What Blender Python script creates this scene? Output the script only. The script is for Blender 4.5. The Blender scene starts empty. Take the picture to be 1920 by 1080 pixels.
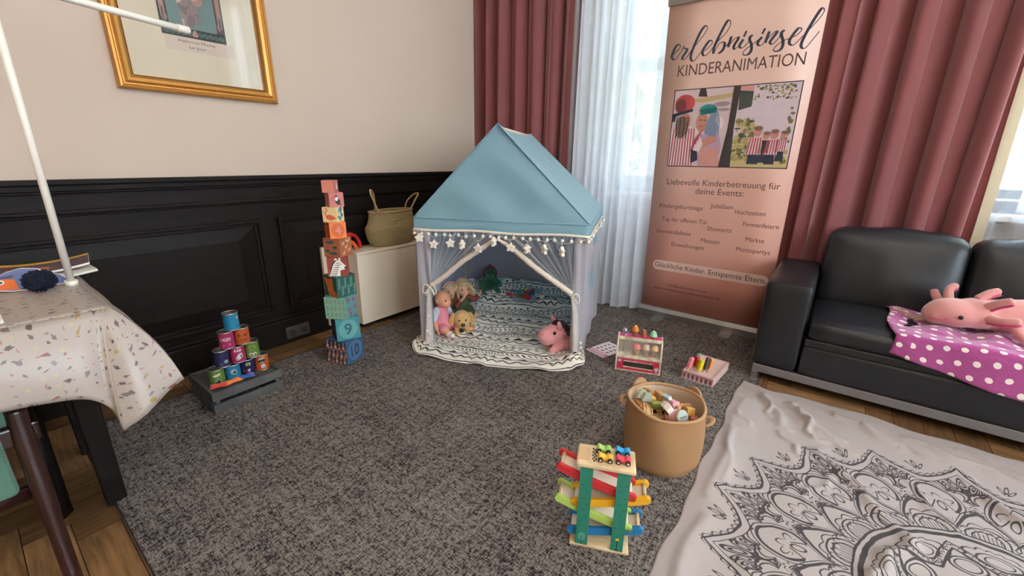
import bpy, math, random
from mathutils import Vector, Matrix, geometry
S = bpy.context.scene
C = S.collection
R = math.radians
pi = math.pi
sin, cos = math.sin, math.cos
rnd = random.Random(7)

# ------------------------------------------------------------ camera, world, lamps, exposure
cam_d = bpy.data.cameras.new('camera')
cam = bpy.data.objects.new('camera', cam_d)
C.objects.link(cam)
cam_d.sensor_width = 36.0
cam_d.lens = 14.752
cam_d.clip_start = 0.05
YAW, PITCH, ROLL = 0.643928, 0.300619, 0.015440
fwd = Vector((-sin(YAW)*cos(PITCH), cos(YAW)*cos(PITCH), -sin(PITCH)))
rt = Vector((cos(YAW), sin(YAW), 0)); up = rt.cross(fwd)
r2 = rt*cos(ROLL) + up*sin(ROLL); u2 = -rt*sin(ROLL) + up*cos(ROLL)
M3 = Matrix((r2, u2, -fwd)).transposed()
cam.matrix_world = Matrix.Translation((0, 0, 1.15)) @ M3.to_4x4()
S.camera = cam

W = bpy.data.worlds.new('sky'); S.world = W; W.use_nodes = True
bg = W.node_tree.nodes['Background']
bg.inputs[0].default_value = (0.74, 0.88, 1.0, 1); bg.inputs[1].default_value = 12.0

def area(name, loc, rot, sx, sy, power, col, portal=False):
    l = bpy.data.lights.new(name, 'AREA'); l.shape = 'RECTANGLE'; l.size = sx; l.size_y = sy
    l.energy = power; l.color = col
    if portal: l.cycles.is_portal = True
    o = bpy.data.objects.new(name, l); C.objects.link(o); o.location = loc; o.rotation_euler = rot
    return o
area('daylight_portal', (-0.9, 3.62, 2.2), (-pi/2, 0, 0), 1.3, 2.6, 1, (1, 1, 1), True)
area('daylight_portal.001', (1.25, 3.62, 2.2), (-pi/2, 0, 0), 1.6, 2.6, 1, (1, 1, 1), True)
area('daylight_portal.004', (2.85, 3.62, 2.2), (-pi/2, 0, 0), 1.2, 2.6, 1, (1, 1, 1), True)
area('daylight_portal.002', (4.1, 1.25, 2.2), (0, -pi/2, 0), 2.6, 1.6, 1, (1, 1, 1), True)
area('daylight_portal.003', (4.1, -0.8, 2.2), (0, -pi/2, 0), 2.6, 1.6, 1, (1, 1, 1), True)
area('window_daylight', (3.93, 1.25, 2.2), (0, pi/2, 0), 2.5, 1.5, 20, (0.84, 0.94, 1.0))
area('window_daylight.001', (3.93, -0.8, 2.2), (0, pi/2, 0), 2.5, 1.5, 5, (0.84, 0.94, 1.0))
area('ceiling_lamp_light', (0.7, 1.2, 3.7), (0, 0, 0), 1.3, 1.3, 20, (1.0, 0.87, 0.76))
area('ceiling_lamp_light.001', (1.2, -1.6, 3.7), (0, 0, 0), 1.6, 1.6, 50, (1.0, 0.88, 0.77))
S.view_settings.view_transform = 'Standard'
S.view_settings.look = 'None'
S.view_settings.exposure = 0.12
S.view_settings.gamma = 1.0
S.view_settings.use_curve_mapping = False

# ------------------------------------------------------------ node maths
class X:
    def __init__(s, k): s.k = k
    def __add__(s, o): return mth('ADD', s, o)
    __radd__ = __add__
    def __sub__(s, o): return mth('SUBTRACT', s, o)
    def __rsub__(s, o): return mth('SUBTRACT', o, s)
    def __mul__(s, o): return mth('MULTIPLY', s, o)
    __rmul__ = __mul__
    def __truediv__(s, o): return mth('DIVIDE', s, o)
    def __rtruediv__(s, o): return mth('DIVIDE', o, s)
    def __lt__(s, o): return mth('LESS_THAN', s, o)
    def __gt__(s, o): return mth('GREATER_THAN', s, o)
    def __pow__(s, o): return mth('POWER', s, o)
NT = None
def node(t, **ins):
    n = NT.nodes.new(t)
    for k, v in ins.items():
        k = k.replace('_', ' ')
        if isinstance(v, X): NT.links.new(v.k, n.inputs[k])
        else: n.inputs[k].default_value = v
    return n
def mth(op, *a):
    n = NT.nodes.new('ShaderNodeMath'); n.operation = op
    for i, v in enumerate(a):
        if isinstance(v, X): NT.links.new(v.k, n.inputs[i])
        else: n.inputs[i].default_value = v
    return X(n.outputs[0])
def xabs(a): return mth('ABSOLUTE', a)
def xmin(a, b): return mth('MINIMUM', a, b)
def xmax(a, *bs):
    for b in bs: a = mth('MAXIMUM', a, b)
    return a
def xsin(a): return mth('SINE', a)
def xcos(a): return mth('COSINE', a)
def frac(a): return mth('FRACT', a)
def xfl(a): return mth('FLOOR', a)
def hyp(a, b): return mth('SQRT', a*a + b*b)
def atan2(a, b): return mth('ARCTAN2', a, b)
def tri(a): return xabs(frac(a)*2.0 - 1.0)
def ln(d, w): return xabs(d) < w
def band(v, a, b): return (v > a)*(v < b)
def coords(kind='Object'):
    n = NT.nodes.new('ShaderNodeTexCoord')
    s = NT.nodes.new('ShaderNodeSeparateXYZ'); NT.links.new(n.outputs[kind], s.inputs[0])
    return X(s.outputs[0]), X(s.outputs[1]), X(s.outputs[2])
def vec(x, y, z=0.0):
    n = NT.nodes.new('ShaderNodeCombineXYZ')
    for i, v in enumerate((x, y, z)):
        if isinstance(v, X): NT.links.new(v.k, n.inputs[i])
        else: n.inputs[i].default_value = v
    return X(n.outputs[0])
def noise(v, scale, detail=2.0):
    n = node('ShaderNodeTexNoise', Vector=v, Scale=scale, Detail=detail); return X(n.outputs[0])
def white(v):
    n = NT.nodes.new('ShaderNodeTexWhiteNoise'); n.noise_dimensions = '3D'; NT.links.new(v.k, n.inputs['Vector'])
    return X(n.outputs[0])
def lin(c):
    o = []
    for q in c[:3]:
        q /= 255.0
        o.append(q/12.92 if q <= 0.04045 else ((q + 0.055)/1.055)**2.4)
    return (o[0], o[1], o[2], 1.0)
def mixc(f, a, b):
    n = NT.nodes.new('ShaderNodeMix'); n.data_type = 'RGBA'; n.clamp_factor = True
    for i, v in ((0, f), (6, a), (7, b)):
        if isinstance(v, X): NT.links.new(v.k, n.inputs[i])
        else: n.inputs[i].default_value = v
    return X(n.outputs[2])
MC = {}
def mat(name, col=(128, 128, 128), rough=0.6, metal=0.0, var=0.06, vs=14.0, bump=0.0, bs=220.0, trl=0.0, alpha=1.0,
        pat=None, sheen=0.0, coat=0.0, hgt=None, spec=0.5, trcol=None, emit=0.0):
    """procedural material: noise-varied base colour, optional pattern pat(base)->colour, optional relief"""
    global NT
    if name in MC: return MC[name]
    m = bpy.data.materials.new(name); m.use_nodes = True; NT = m.node_tree
    b = NT.nodes['Principled BSDF']; out = NT.nodes['Material Output']
    tc = NT.nodes.new('ShaderNodeTexCoord'); ob = X(tc.outputs['Object'])
    c = lin(col)
    base = mixc(noise(ob, vs, 3.0), tuple(q*(1 - var*1.6) for q in c[:3]) + (1,), tuple(min(1, q*(1 + var*1.6)) for q in c[:3]) + (1,))
    if pat: base = pat(base)
    NT.links.new(base.k, b.inputs['Base Color'])
    b.inputs['Roughness'].default_value = rough; b.inputs['Metallic'].default_value = metal
    b.inputs['Specular IOR Level'].default_value = spec
    if sheen: b.inputs['Sheen Weight'].default_value = sheen
    if coat: b.inputs['Coat Weight'].default_value = coat; b.inputs['Coat Roughness'].default_value = 0.15
    if emit: NT.links.new(base.k, b.inputs['Emission Color']); b.inputs['Emission Strength'].default_value = emit
    h = None
    if hgt: h = hgt()
    elif bump: h = noise(ob, bs, 4.0)
    if h is not None:
        bn = node('ShaderNodeBump', Strength=min(1.0, bump if bump else 0.5), Distance=0.004); NT.links.new(h.k, bn.inputs['Height'])
        NT.links.new(bn.outputs[0], b.inputs['Normal'])
    sh = b.outputs[0]
    if trl:
        t = NT.nodes.new('ShaderNodeBsdfTranslucent')
        if trcol: t.inputs[0].default_value = lin(trcol)
        else: NT.links.new(base.k, t.inputs[0])
        mx = NT.nodes.new('ShaderNodeMixShader'); mx.inputs[0].default_value = trl
        NT.links.new(sh, mx.inputs[1]); NT.links.new(t.outputs[0], mx.inputs[2]); sh = mx.outputs[0]
    if isinstance(alpha, float) and alpha < 1 or callable(alpha):
        t = NT.nodes.new('ShaderNodeBsdfTransparent')
        mx = NT.nodes.new('ShaderNodeMixShader')
        if callable(alpha): NT.links.new(alpha().k, mx.inputs[0])
        else: mx.inputs[0].default_value = alpha
        NT.links.new(t.outputs[0], mx.inputs[1]); NT.links.new(sh, mx.inputs[2]); sh = mx.outputs[0]
    NT.links.new(sh, out.inputs[0])
    MC[name] = m
    return m

# ------------------------------------------------------------ mesh builder
WM = {}
def catmull(pts, n=6, closed=False):
    P = [Vector(p) for p in pts]; out = []; N = len(P)
    rng = range(N if closed else N - 1)
    for i in rng:
        g = (lambda k: P[k % N]) if closed else (lambda k: P[max(0, min(N - 1, k))])
        a, b, c, d = g(i - 1), g(i), g(i + 1), g(i + 2)
        for j in range(n):
            t = j/n
            out.append(0.5*((2*b) + (c - a)*t + (2*a - 5*b + 4*c - d)*t*t + (3*b - a - 3*c + d)*t**3))
    if not closed: out.append(P[-1].copy())
    return out
class MB:
    def __init__(s): s.v = []; s.f = []; s.m = []; s.sm = []; s.uv = {}; s.mi = 0; s.T = Matrix.Identity(4)
    def add(s, vs, fs, smooth=False, uv=None, mi=None):
        k = len(s.v)
        for v in vs: s.v.append(s.T @ Vector(v))
        if uv:
            for i, u in enumerate(uv): s.uv[k + i] = u
        for f in fs:
            s.f.append([k + i for i in f]); s.m.append(s.mi if mi is None else mi); s.sm.append(smooth)
        return s
    def box(s, x0, x1, y0, y1, z0, z1):
        vs = [(x, y, z) for z in (z0, z1) for y in (y0, y1) for x in (x0, x1)]
        return s.add(vs, [(0, 2, 3, 1), (4, 5, 7, 6), (0, 1, 5, 4), (2, 6, 7, 3), (0, 4, 6, 2), (1, 3, 7, 5)])
    def cbox(s, c, sx, sy, sz, rot=None):
        T0 = s.T
        s.T = s.T @ Matrix.Translation(c) @ (rot.to_4x4() if rot else Matrix.Identity(4))
        s.box(-sx/2, sx/2, -sy/2, sy/2, -sz/2, sz/2); s.T = T0
        return s
    def tube(s, pts, r, n=8, closed=False, caps=True, flat=1.0):
        P = [Vector(p) for p in pts]; N = len(P)
        rs = r if isinstance(r, (list, tuple)) else [r]*N
        vs = []; fs = []
        t0 = (P[1] - P[0]).normalized()
        a = Vector((0, 0, 1)) if abs(t0.z) < 0.9 else Vector((1, 0, 0))
        nx = t0.cross(a).normalized()
        for i in range(N):
            if closed: t = P[(i + 1) % N] - P[i - 1]
            else: t = P[min(N - 1, i + 1)] - P[max(0, i - 1)]
            t.normalize()
            nx = nx - t*nx.dot(t)
            if nx.length < 1e-6: nx = t.orthogonal()
            nx.normalize(); ny = t.cross(nx)
            for j in range(n):
                q = 2*pi*j/n
                vs.append(P[i] + nx*cos(q)*rs[i] + ny*sin(q)*rs[i]*flat)
        for i in range(N if closed else N - 1):
            for j in range(n):
                i2 = (i + 1) % N
                fs.append((i*n + j, i*n + (j + 1) % n, i2*n + (j + 1) % n, i2*n + j))
        s.add(vs, fs, True)
        if caps and not closed:
            k = len(s.v) - N*n
            s.f.append([k + j for j in range(n)][::-1]); s.m.append(s.mi); s.sm.append(False)
            s.f.append([k + (N - 1)*n + j for j in range(n)]); s.m.append(s.mi); s.sm.append(False)
        return s
    def cyl(s, p0, p1, r0, r1=None, n=20):
        return s.tube([p0, p1], [r0, r0 if r1 is None else r1], n)
    def lathe(s, prof, c=(0, 0, 0), n=32, sx=1.0, sy=1.0, smooth=True, cap=True):
        vs = []; fs = []; uv = []
        for i, (r, z) in enumerate(prof):
            for j in range(n):
                q = 2*pi*j/n
                vs.append((c[0] + r*cos(q)*sx, c[1] + r*sin(q)*sy, c[2] + z)); uv.append((j/n, i/(len(prof) - 1)))
        for i in range(len(prof) - 1):
            for j in range(n):
                fs.append((i*n + j, i*n + (j + 1) % n, (i + 1)*n + (j + 1) % n, (i + 1)*n + j))
        if cap:
            if prof[0][0] > 1e-5: fs.append(tuple(range(n))[::-1])
            if prof[-1][0] > 1e-5: fs.append(tuple((len(prof) - 1)*n + j for j in range(n)))
        return s.add(vs, fs, smooth, uv)
    def ball(s, c, r, nu=16, nv=10, rot=None):
        if not isinstance(r, (tuple, list)): r = (r, r, r)
        vs = []; fs = []
        q = rot if rot else Matrix.Identity(3)
        for i in range(nv + 1):
            th = pi*i/nv
            for j in range(nu):
                ph = 2*pi*j/nu
                vs.append(Vector(c) + q @ Vector((r[0]*sin(th)*cos(ph), r[1]*sin(th)*sin(ph), r[2]*cos(th))))
        for i in range(nv):
            for j in range(nu):
                fs.append((i*nu + j, (i + 1)*nu + j, (i + 1)*nu + (j + 1) % nu, i*nu + (j + 1) % nu))
        return s.add(vs, fs, True)
    def caps(s, p0, p1, r0, r1, n=12):
        a, b = Vector(p0), Vector(p1); d = (b - a)
        ps = []; rs = []
        L = d.length; d.normalize()
        for k in range(5): q = pi/2*(1 - k/4); ps.append(a - d*r0*sin(q)); rs.append(max(1e-4, r0*cos(q)))
        for k in range(5): q = pi/2*k/4; ps.append(b + d*r1*sin(q)); rs.append(max(1e-4, r1*cos(q)))
        return s.tube(ps, rs, n)
    def grid(s, fn, nu, nv, uvf=None, smooth=True):
        vs = []; uv = []; fs = []
        for j in range(nv + 1):
            for i in range(nu + 1):
                a, b = i/nu, j/nv
                vs.append(fn(a, b)); uv.append(uvf(a, b) if uvf else (a, b))
        for j in range(nv):
            for i in range(nu):
                k = j*(nu + 1) + i
                fs.append((k, k + 1, k + nu + 2, k + nu + 1))
        return s.add(vs, fs, smooth, uv)
    def prism(s, poly, fn, h):
        """2D polygon extruded: fn(u,v,w)->point"""
        n = len(poly); vs = [fn(u, v, 0) for u, v in poly] + [fn(u, v, h) for u, v in poly]
        t = geometry.tessellate_polygon([[Vector((u, v, 0)) for u, v in poly]])
        fs = [tuple(q)[::-1] for q in t] + [tuple(n + i for i in q) for q in t]
        fs += [(i, (i + 1) % n, n + (i + 1) % n, n + i) for i in range(n)]
        return s.add(vs, fs)
    def build(s, name, mats, parent=None, bevel=0.0, seg=2, sub=0, solid=0.0, wl=True):
        me = bpy.data.meshes.new(name)
        vs = s.v
        if parent is not None and wl:
            iv = WM[parent.name].inverted(); vs = [iv @ v for v in vs]
        me.from_pydata([tuple(v) for v in vs], [], s.f)
        if not isinstance(mats, (list, tuple)): mats = [mats]
        for m in mats: me.materials.append(m)
        for p, m, sm in zip(me.polygons, s.m, s.sm): p.material_index = m; p.use_smooth = sm
        if s.uv:
            ul = me.uv_layers.new(name='UVMap')
            for l in me.loops: ul.data[l.index].uv = s.uv.get(l.vertex_index, (0, 0))
        me.update()
        o = bpy.data.objects.new(name, me); C.objects.link(o)
        if parent is not None: o.parent = parent
        WM[o.name] = WM[parent.name].copy() if parent is not None else Matrix.Identity(4)
        if bevel:
            bv = o.modifiers.new('bevel', 'BEVEL'); bv.width = bevel; bv.segments = seg; bv.limit_method = 'ANGLE'; bv.angle_limit = R(40)
        if solid:
            q = o.modifiers.new('solid', 'SOLIDIFY'); q.thickness = solid; q.offset = 0
        if sub:
            q = o.modifiers.new('sub', 'SUBSURF'); q.levels = sub; q.render_levels = sub
        return o
def tag(o, label=None, cat=None, group=None, kind=None):
    if label: o['label'] = label
    if cat: o['category'] = cat
    if group: o['group'] = group
    if kind: o['kind'] = kind
    return o
def struct(o): o['kind'] = 'structure'; return o
def thing(name, label, cat, loc=(0, 0, 0), rz=0.0, group=None):
    o = bpy.data.objects.new(name, None); C.objects.link(o); o.empty_display_size = 0.05
    o.location = loc; o.rotation_euler = (0, 0, rz)
    WM[o.name] = Matrix.Translation(loc) @ Matrix.Rotation(rz, 4, 'Z')
    return tag(o, label, cat, group)
def place(o, loc, rot=(0, 0, 0)):
    o.location = loc; o.rotation_euler = rot; return o
def dup(root, loc, rot=(0, 0, 0), label=None, mats=None):
    r = root.copy(); C.objects.link(r); r.location = loc; r.rotation_euler = rot
    WM[r.name] = Matrix.Identity(4)
    if label: r['label'] = label
    for ch in list(root.children):
        c = ch.copy(); C.objects.link(c); c.parent = r
        if mats and ch.name.split('.')[0] in mats:
            c.data = ch.data.copy(); ml = mats[ch.name.split('.')[0]]
            for i, m in enumerate(ml if isinstance(ml, list) else [ml]): c.data.materials[i] = m
        for g in list(ch.children):
            d = g.copy(); C.objects.link(d); d.parent = c
    return r
def blob(name, prims, voxel, m, parent=None, it=6, wl=True):
    """one continuous body grown from overlapping ellipsoids / tapered limbs"""
    b = MB()
    for p in prims:
        if p[0] == 'b': b.ball(p[1], p[2], 18, 12, p[3] if len(p) > 3 else None)
        else: b.caps(p[1], p[2], p[3], p[4])
    o = b.build(name, m, parent, wl=wl)
    q = o.modifiers.new('r', 'REMESH'); q.mode = 'VOXEL'; q.voxel_size = voxel; q.use_smooth_shade = True
    if it:
        q = o.modifiers.new('s', 'SMOOTH'); q.iterations = it; q.factor = 0.5
    dg = bpy.context.evaluated_depsgraph_get()
    me = bpy.data.meshes.new_from_object(o.evaluated_get(dg)); old = o.data
    o.modifiers.clear(); o.data = me; bpy.data.meshes.remove(old); me.name = name
    for p in me.polygons: p.use_smooth = True
    if not len(me.materials): me.materials.append(m)
    return o
class Decal:
    """flat print laid on a surface: fn(u,v,layer)->point"""
    def __init__(s, mb, fn, mx=0.0): s.mb = mb; s.fn = fn; s.L = 1; s.mx = mx
    def poly(s, pts, mi, L=None):
        L = s.L if L is None else L
        t = geometry.tessellate_polygon([[Vector((u, v, 0)) for u, v in pts]])
        if s.mx:        # curved ground: cut the print into narrow pieces that follow it
            st = [[pts[i] for i in q] for q in t]
            while st:
                a = st.pop(); e = [(abs(a[i][0] - a[(i + 1) % 3][0]), i) for i in range(3)]; m = max(e)
                if m[0] > s.mx:
                    i = m[1]; p, r_, o = a[i], a[(i + 1) % 3], a[(i + 2) % 3]; h = ((p[0] + r_[0])/2, (p[1] + r_[1])/2)
                    st += [[p, h, o], [h, r_, o]]
                else: s.mb.add([s.fn(u, v, L) for u, v in a], [(0, 1, 2)], False, None, mi)
            return s
        s.mb.add([s.fn(u, v, L) for u, v in pts], [tuple(q) for q in t], False, None, mi)
        return s
    def disc(s, u, v, ru, rv, mi, L=None, n=20, rot=0.0):
        return s.poly([(u + ru*cos(2*pi*i/n)*cos(rot) - rv*sin(2*pi*i/n)*sin(rot), v + ru*cos(2*pi*i/n)*sin(rot) + rv*sin(2*pi*i/n)*cos(rot)) for i in range(n)], mi, L)
    def rect(s, u0, u1, v0, v1, mi, L=None, nu=1):
        return s.mb.add([s.fn(u0 + (u1 - u0)*i/nu, v, s.L if L is None else L) for v in (v0, v1) for i in range(nu + 1)],
                        [(i, i + 1, nu + 2 + i, nu + 1 + i) for i in range(nu)], False, None, mi)
    def stroke(s, pts, w, mi, L=None, sm=0, closed=False):
        P = [Vector((p[0], p[1], 0)) for p in pts]
        if sm: P = catmull(P, sm, closed)
        L = s.L if L is None else L
        N = len(P); vs = []
        for i in range(N):
            t = (P[(i + 1) % N] - P[i - 1]) if closed else (P[min(N - 1, i + 1)] - P[max(0, i - 1)])
            t.normalize(); q = Vector((-t.y, t.x, 0)); ww = (w(t, i/max(1, N - 1)) if callable(w) else w)/2
            for e in (1, -1): p = P[i] + q*ww*e; vs.append(s.fn(p.x, p.y, L))
        s.mb.add(vs, [(2*i, 2*i + 1, (2*i + 3) % (2*N), (2*i + 2) % (2*N)) for i in range(N if closed else N - 1)], False, None, mi)
        return s
    def text(s, body, u, v, mi, width=None, height=None, L=None, align='L', shear=0.0, bold=0.0):
        L = s.L if L is None else L
        vs, fs = textmesh(body, bold)
        x0 = min(p[0] for p in vs); x1 = max(p[0] for p in vs)
        cap = 0.69
        k = (height/cap) if height else width/(x1 - x0)
        kx = width/(x1 - x0) if width else k
        ox = u - (x0 if align == 'L' else (x0 + x1)/2)*kx
        s.mb.add([s.fn(ox + p[0]*kx + shear*p[1]*k, v + p[1]*k, L) for p in vs], fs, False, None, mi)
        return s
TX = {}
def textmesh(body, bold=0.0):
    if (body, bold) in TX: return TX[(body, bold)]
    cu = bpy.data.curves.new('lettering', 'FONT'); cu.body = body; cu.resolution_u = 3; cu.offset = bold
    o = bpy.data.objects.new('lettering', cu); C.objects.link(o)
    dg = bpy.context.evaluated_depsgraph_get()
    me = bpy.data.meshes.new_from_object(o.evaluated_get(dg))
    r = ([tuple(v.co) for v in me.vertices], [tuple(p.vertices) for p in me.polygons])
    bpy.data.objects.remove(o); bpy.data.curves.remove(cu); bpy.data.meshes.remove(me)
    TX[(body, bold)] = r
    return r
def plane(o, U, V, Nn, e=0.0005):
    o, U, V, Nn = Vector(o), Vector(U), Vector(V), Vector(Nn)
    return lambda u, v, L: o + U*u + V*v + Nn*(e*L)
def sstep(a, b, x):
    t = max(0.0, min(1.0, (x - a)/(b - a))); return t*t*(3 - 2*t)
def hsh(*a):
    v = math.sin(sum(q*k for q, k in zip(a, (127.1, 311.7, 74.7))))*43758.5453
    return v - math.floor(v)
def vnoise(x, y):
    i, j = math.floor(x), math.floor(y); fx, fy = x - i, y - j
    fx = fx*fx*(3 - 2*fx); fy = fy*fy*(3 - 2*fy)
    return (hsh(i, j)*(1 - fx) + hsh(i + 1, j)*fx)*(1 - fy) + (hsh(i, j + 1)*(1 - fx) + hsh(i + 1, j + 1)*fx)*fy
def rotm(rx=0, ry=0, rz=0):
    return Matrix.Rotation(rz, 3, 'Z') @ Matrix.Rotation(ry, 3, 'Y') @ Matrix.Rotation(rx, 3, 'X')
# ============================================================ THE SETTING
WXL = -2.66          # plaster plane of the left wall
def pat_carpet(c):
    x, y, z = coords()
    a = white(vec(xfl(x*88.0 + xfl(y*330.0)*0.37), xfl(y*330.0), 1.0)); b = white(vec(xfl(x*330.0), xfl(y*88.0 + xfl(x*330.0)*0.41), 2.0))
    p = white(vec(xfl(x*400.0), xfl(y*400.0), 3.0))
    s1 = noise(vec(x*3.0, y*70.0), 1.0, 2.0); s2 = noise(vec(x*70.0, y*3.0), 1.0, 2.0)
    e = noise(vec(x*2.6, y*2.6), 1.0, 3.0)
    f = a*0.40 + b*0.40 + p*0.22 + (s1 + s2 - 1.0)*0.42 + (e - 0.5)*0.2 - 0.26
    return mixc(mth('MULTIPLY', f, 2.1), lin((39, 37, 40)), lin((138, 127, 119)))
def hgt_carpet():
    x, y, z = coords()
    return white(vec(xfl(x*75.0), xfl(y*270.0), 1.0)) + white(vec(xfl(x*270.0), xfl(y*75.0), 2.0))
m_carpet = mat('carpet_tweed', (90, 85, 82), 0.95, pat=pat_carpet, hgt=hgt_carpet, spec=0.1)
def wood(name, col, vs=6.0, rough=0.45, stretch=(1, 1, 1), **k):
    def pt(c):
        x, y, z = coords()
        n = noise(vec(x*stretch[0], y*stretch[1], z*stretch[2]), vs, 5.0)
        return mixc(mth('MULTIPLY', n - 0.3, 2.2), lin(tuple(q*0.72 for q in col)), lin(tuple(min(255, q*1.14) for q in col)))
    return mat(name, col, rough, pat=pt, **k)
m_oak = [wood('parquet_oak_%s' % n, c, 7.0, 0.38, st) for n, c, st in
         (('honey', (142, 104, 66), (1, 9, 1)), ('amber', (126, 90, 56), (9, 1, 1)), ('tan', (152, 114, 76), (1, 9, 1)), ('nut', (112, 80, 50), (9, 1, 1)))]
m_gap = mat('parquet_joint', (40, 28, 20), 0.8)
fl = MB()
fl.mi = 4; fl.box(-2.8, 4.05, -3.25, 3.6, -0.05, -0.0125)
w_, n_ = 0.105, 4; L_ = w_*n_
g_ = 0.0012
for k in range(-46, 60):
    for t in range(-8, 9):
        for typ in (0, 1):
            if typ == 0: x0, y0, x1, y1 = k*w_, k*w_, k*w_ + L_, k*w_ + w_
            else: x0, y0, x1, y1 = k*w_, (k + 1)*w_, (k + 1)*w_, (k + 1)*w_ + L_
            x0 += 2*L_*t; x1 += 2*L_*t
            x0, x1, y0, y1 = max(x0, -2.79), min(x1, 3.2), max(y0, -2.4), min(y1, 3.5)
            if x1 - x0 < 0.01 or y1 - y0 < 0.01: continue
            fl.mi = (0, 2)[int(hsh(k, t, 1) > 0.5)] if typ == 0 else (1, 3)[int(hsh(k, t, 2) > 0.5)]
            fl.add([(x0 + g_, y0 + g_, -0.01), (x1 - g_, y0 + g_, -0.01), (x1 - g_, y1 - g_, -0.01), (x0 + g_, y1 - g_, -0.01)], [(0, 1, 2, 3)])
struct(fl.build('floor', m_oak + [m_gap]))
m_wall = mat('wall_plaster', (206, 184, 166), 0.85, var=0.02, vs=3.0, bump=0.08, bs=90.0)
m_ceil = mat('ceiling_paint', (225, 218, 208), 0.9, var=0.02)
struct(MB().box(WXL - 0.12, WXL, -3.2, 3.6, -0.05, 3.8).build('wall_left', m_wall))
wr_ = MB(); wr_.box(3.95, 4.07, -3.2, 3.6, -0.05, 0.9); wr_.box(3.95, 4.07, -3.2, 3.6, 3.5, 3.8)
for a, b in ((-3.2, -1.6), (0.0, 0.45), (2.05, 3.6)): wr_.box(3.95, 4.07, a, b, 0.9, 3.5)
struct(wr_.build('wall_right', m_wall))
struct(MB().box(-2.78, 4.07, -3.32, -3.2, -0.05, 3.8).build('wall_rear', m_wall))
struct(MB().box(-2.78, 4.07, -3.32, 3.6, 3.8, 3.9).build('ceiling', m_ceil))
WIN = [(-1.52, -0.3, 0.9, 3.5), (0.45, 2.05, 0.9, 3.5), (2.25, 3.45, 0.9, 3.5)]
wb = MB()
YW0, YW1 = 3.45, 3.6
wb.box(-2.78, 4.07, YW0, YW1, -0.05, 0.9); wb.box(-2.78, 4.07, YW0, YW1, 3.5, 3.8)
for a, b in ((-2.78, -1.52), (-0.3, 0.45), (2.05, 2.25), (3.45, 4.07)): wb.box(a, b, YW0, YW1, 0.9, 3.5)
struct(wb.build('wall_window', m_wall))
m_winw = mat('window_white_lacquer', (232, 234, 236), 0.35)
m_glass = mat('window_glass', (245, 250, 250), 0.02, alpha=0.08, spec=0.5)
for i, (x0, x1, z0, z1) in enumerate(WIN):
    f = MB()
    for a, b, c, d in ((x0, x1, z0, z0 + 0.07), (x0, x1, z1 - 0.07, z1), (x0, x0 + 0.07, z0, z1), (x1 - 0.07, x1, z0, z1),
                       (x0, x1, 1.80, 1.90), ((x0 + x1)/2 - 0.06, (x0 + x1)/2 + 0.06, z0, z1), (x0 + 0.30 - 0.05, x0 + 0.30 + 0.05, z0, z1), (x0 + 0.07, x1 - 0.07, z0 + 0.07, z0 + 0.13)):
        f.box(a, b, 3.49, 3.56, c, d)
    o = struct(f.build('window_%d' % (i + 1), m_winw, bevel=0.006))
    MB().box(x0 + 0.06, x1 - 0.06, 3.52, 3.526, z0 + 0.06, z1 - 0.06).build('window_pane', m_glass, o)
    MB().box(x0 - 0.04, x1 + 0.04, 3.33, 3.5, 0.862, 0.9).build('window_sill', m_winw, o, bevel=0.008)

for i, (y0, y1) in enumerate(((-1.6, 0.0), (0.45, 2.05))):
    f = MB()
    for a, b, c, d in ((y0, y1, .9, .97), (y0, y1, 3.43, 3.5), (y0, y0 + .07, .9, 3.5), (y1 - .07, y1, .9, 3.5), ((y0 + y1)/2 - .05, (y0 + y1)/2 + .05, .9, 3.5)): f.box(3.98, 4.04, a, b, c, d)
    o = struct(f.build('window_%d' % (i + 4), m_winw, bevel=0.006))
    MB().box(4.01, 4.016, y0 + 0.06, y1 - 0.06, 0.96, 3.44).build('window_pane', m_glass, o)

# dark wainscot on the left wall
m_dark = wood('wainscot_dark_oak', (27, 19, 16), 5.0, 0.5, (1, 1, 8), bump=0.08, spec=0.16)
tr = MB()
YA, YB = -3.2, 3.45
tr.box(WXL, -2.645, YA, YB, 0, 1.0)
tr.box(WXL, -2.60, YA, YB, 1.012, 1.034); tr.box(WXL, -2.617, YA, YB, 0.985, 1.012)
tr.box(WXL, -2.622, YA, YB, 0.975, 0.985)
tr.box(WXL, -2.624, YA, YB, 0.889, 0.905); tr.box(WXL, -2.634, YA, YB, 0.878, 0.889)
struct(tr.build('trim_1', m_dark, bevel=0.004))
pans = [(-2.5, -1.45), (-1.35, -0.72), (-0.62, 1.065), (1.165, 2.2), (2.3, 3.35)]
pn = MB()
def frame_rect(mb, y0, y1, z0, z1, w, xa, xb):
    for a, b, c, d in ((y0, y1, z1 - w, z1), (y0, y1, z0, z0 + w), (y0, y0 + w, z0 + w, z1 - w), (y1 - w, y1, z0 + w, z1 - w)):
        mb.box(xa, xb, a, b, c, d)
for y0, y1 in pans:
    frame_rect(pn, y0, y1, 0.215, 0.787, 0.016, WXL, -2.625)
    frame_rect(pn, y0 + 0.016, y1 - 0.016, 0.231, 0.771, 0.018, WXL, -2.636)
    a, b, c, d = y0 + 0.075, y1 - 0.075, 0.29, 0.712
    e = 0.055
    pn.add([(-2.645, y0 + 0.034, 0.249), (-2.645, y1 - 0.034, 0.249), (-2.645, y1 - 0.034, 0.753), (-2.645, y0 + 0.034, 0.753),
            (-2.632, a + e, c + e*.6), (-2.632, b - e, c + e*.6), (-2.632, b - e, d - e*.6), (-2.632, a + e, d - e*.6)],
           [(0, 1, 5, 4), (1, 2, 6, 5), (2, 3, 7, 6), (3, 0, 4, 7), (4, 5, 6, 7)])
struct(pn.build('trim_2', m_dark, bevel=0.003))
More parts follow.
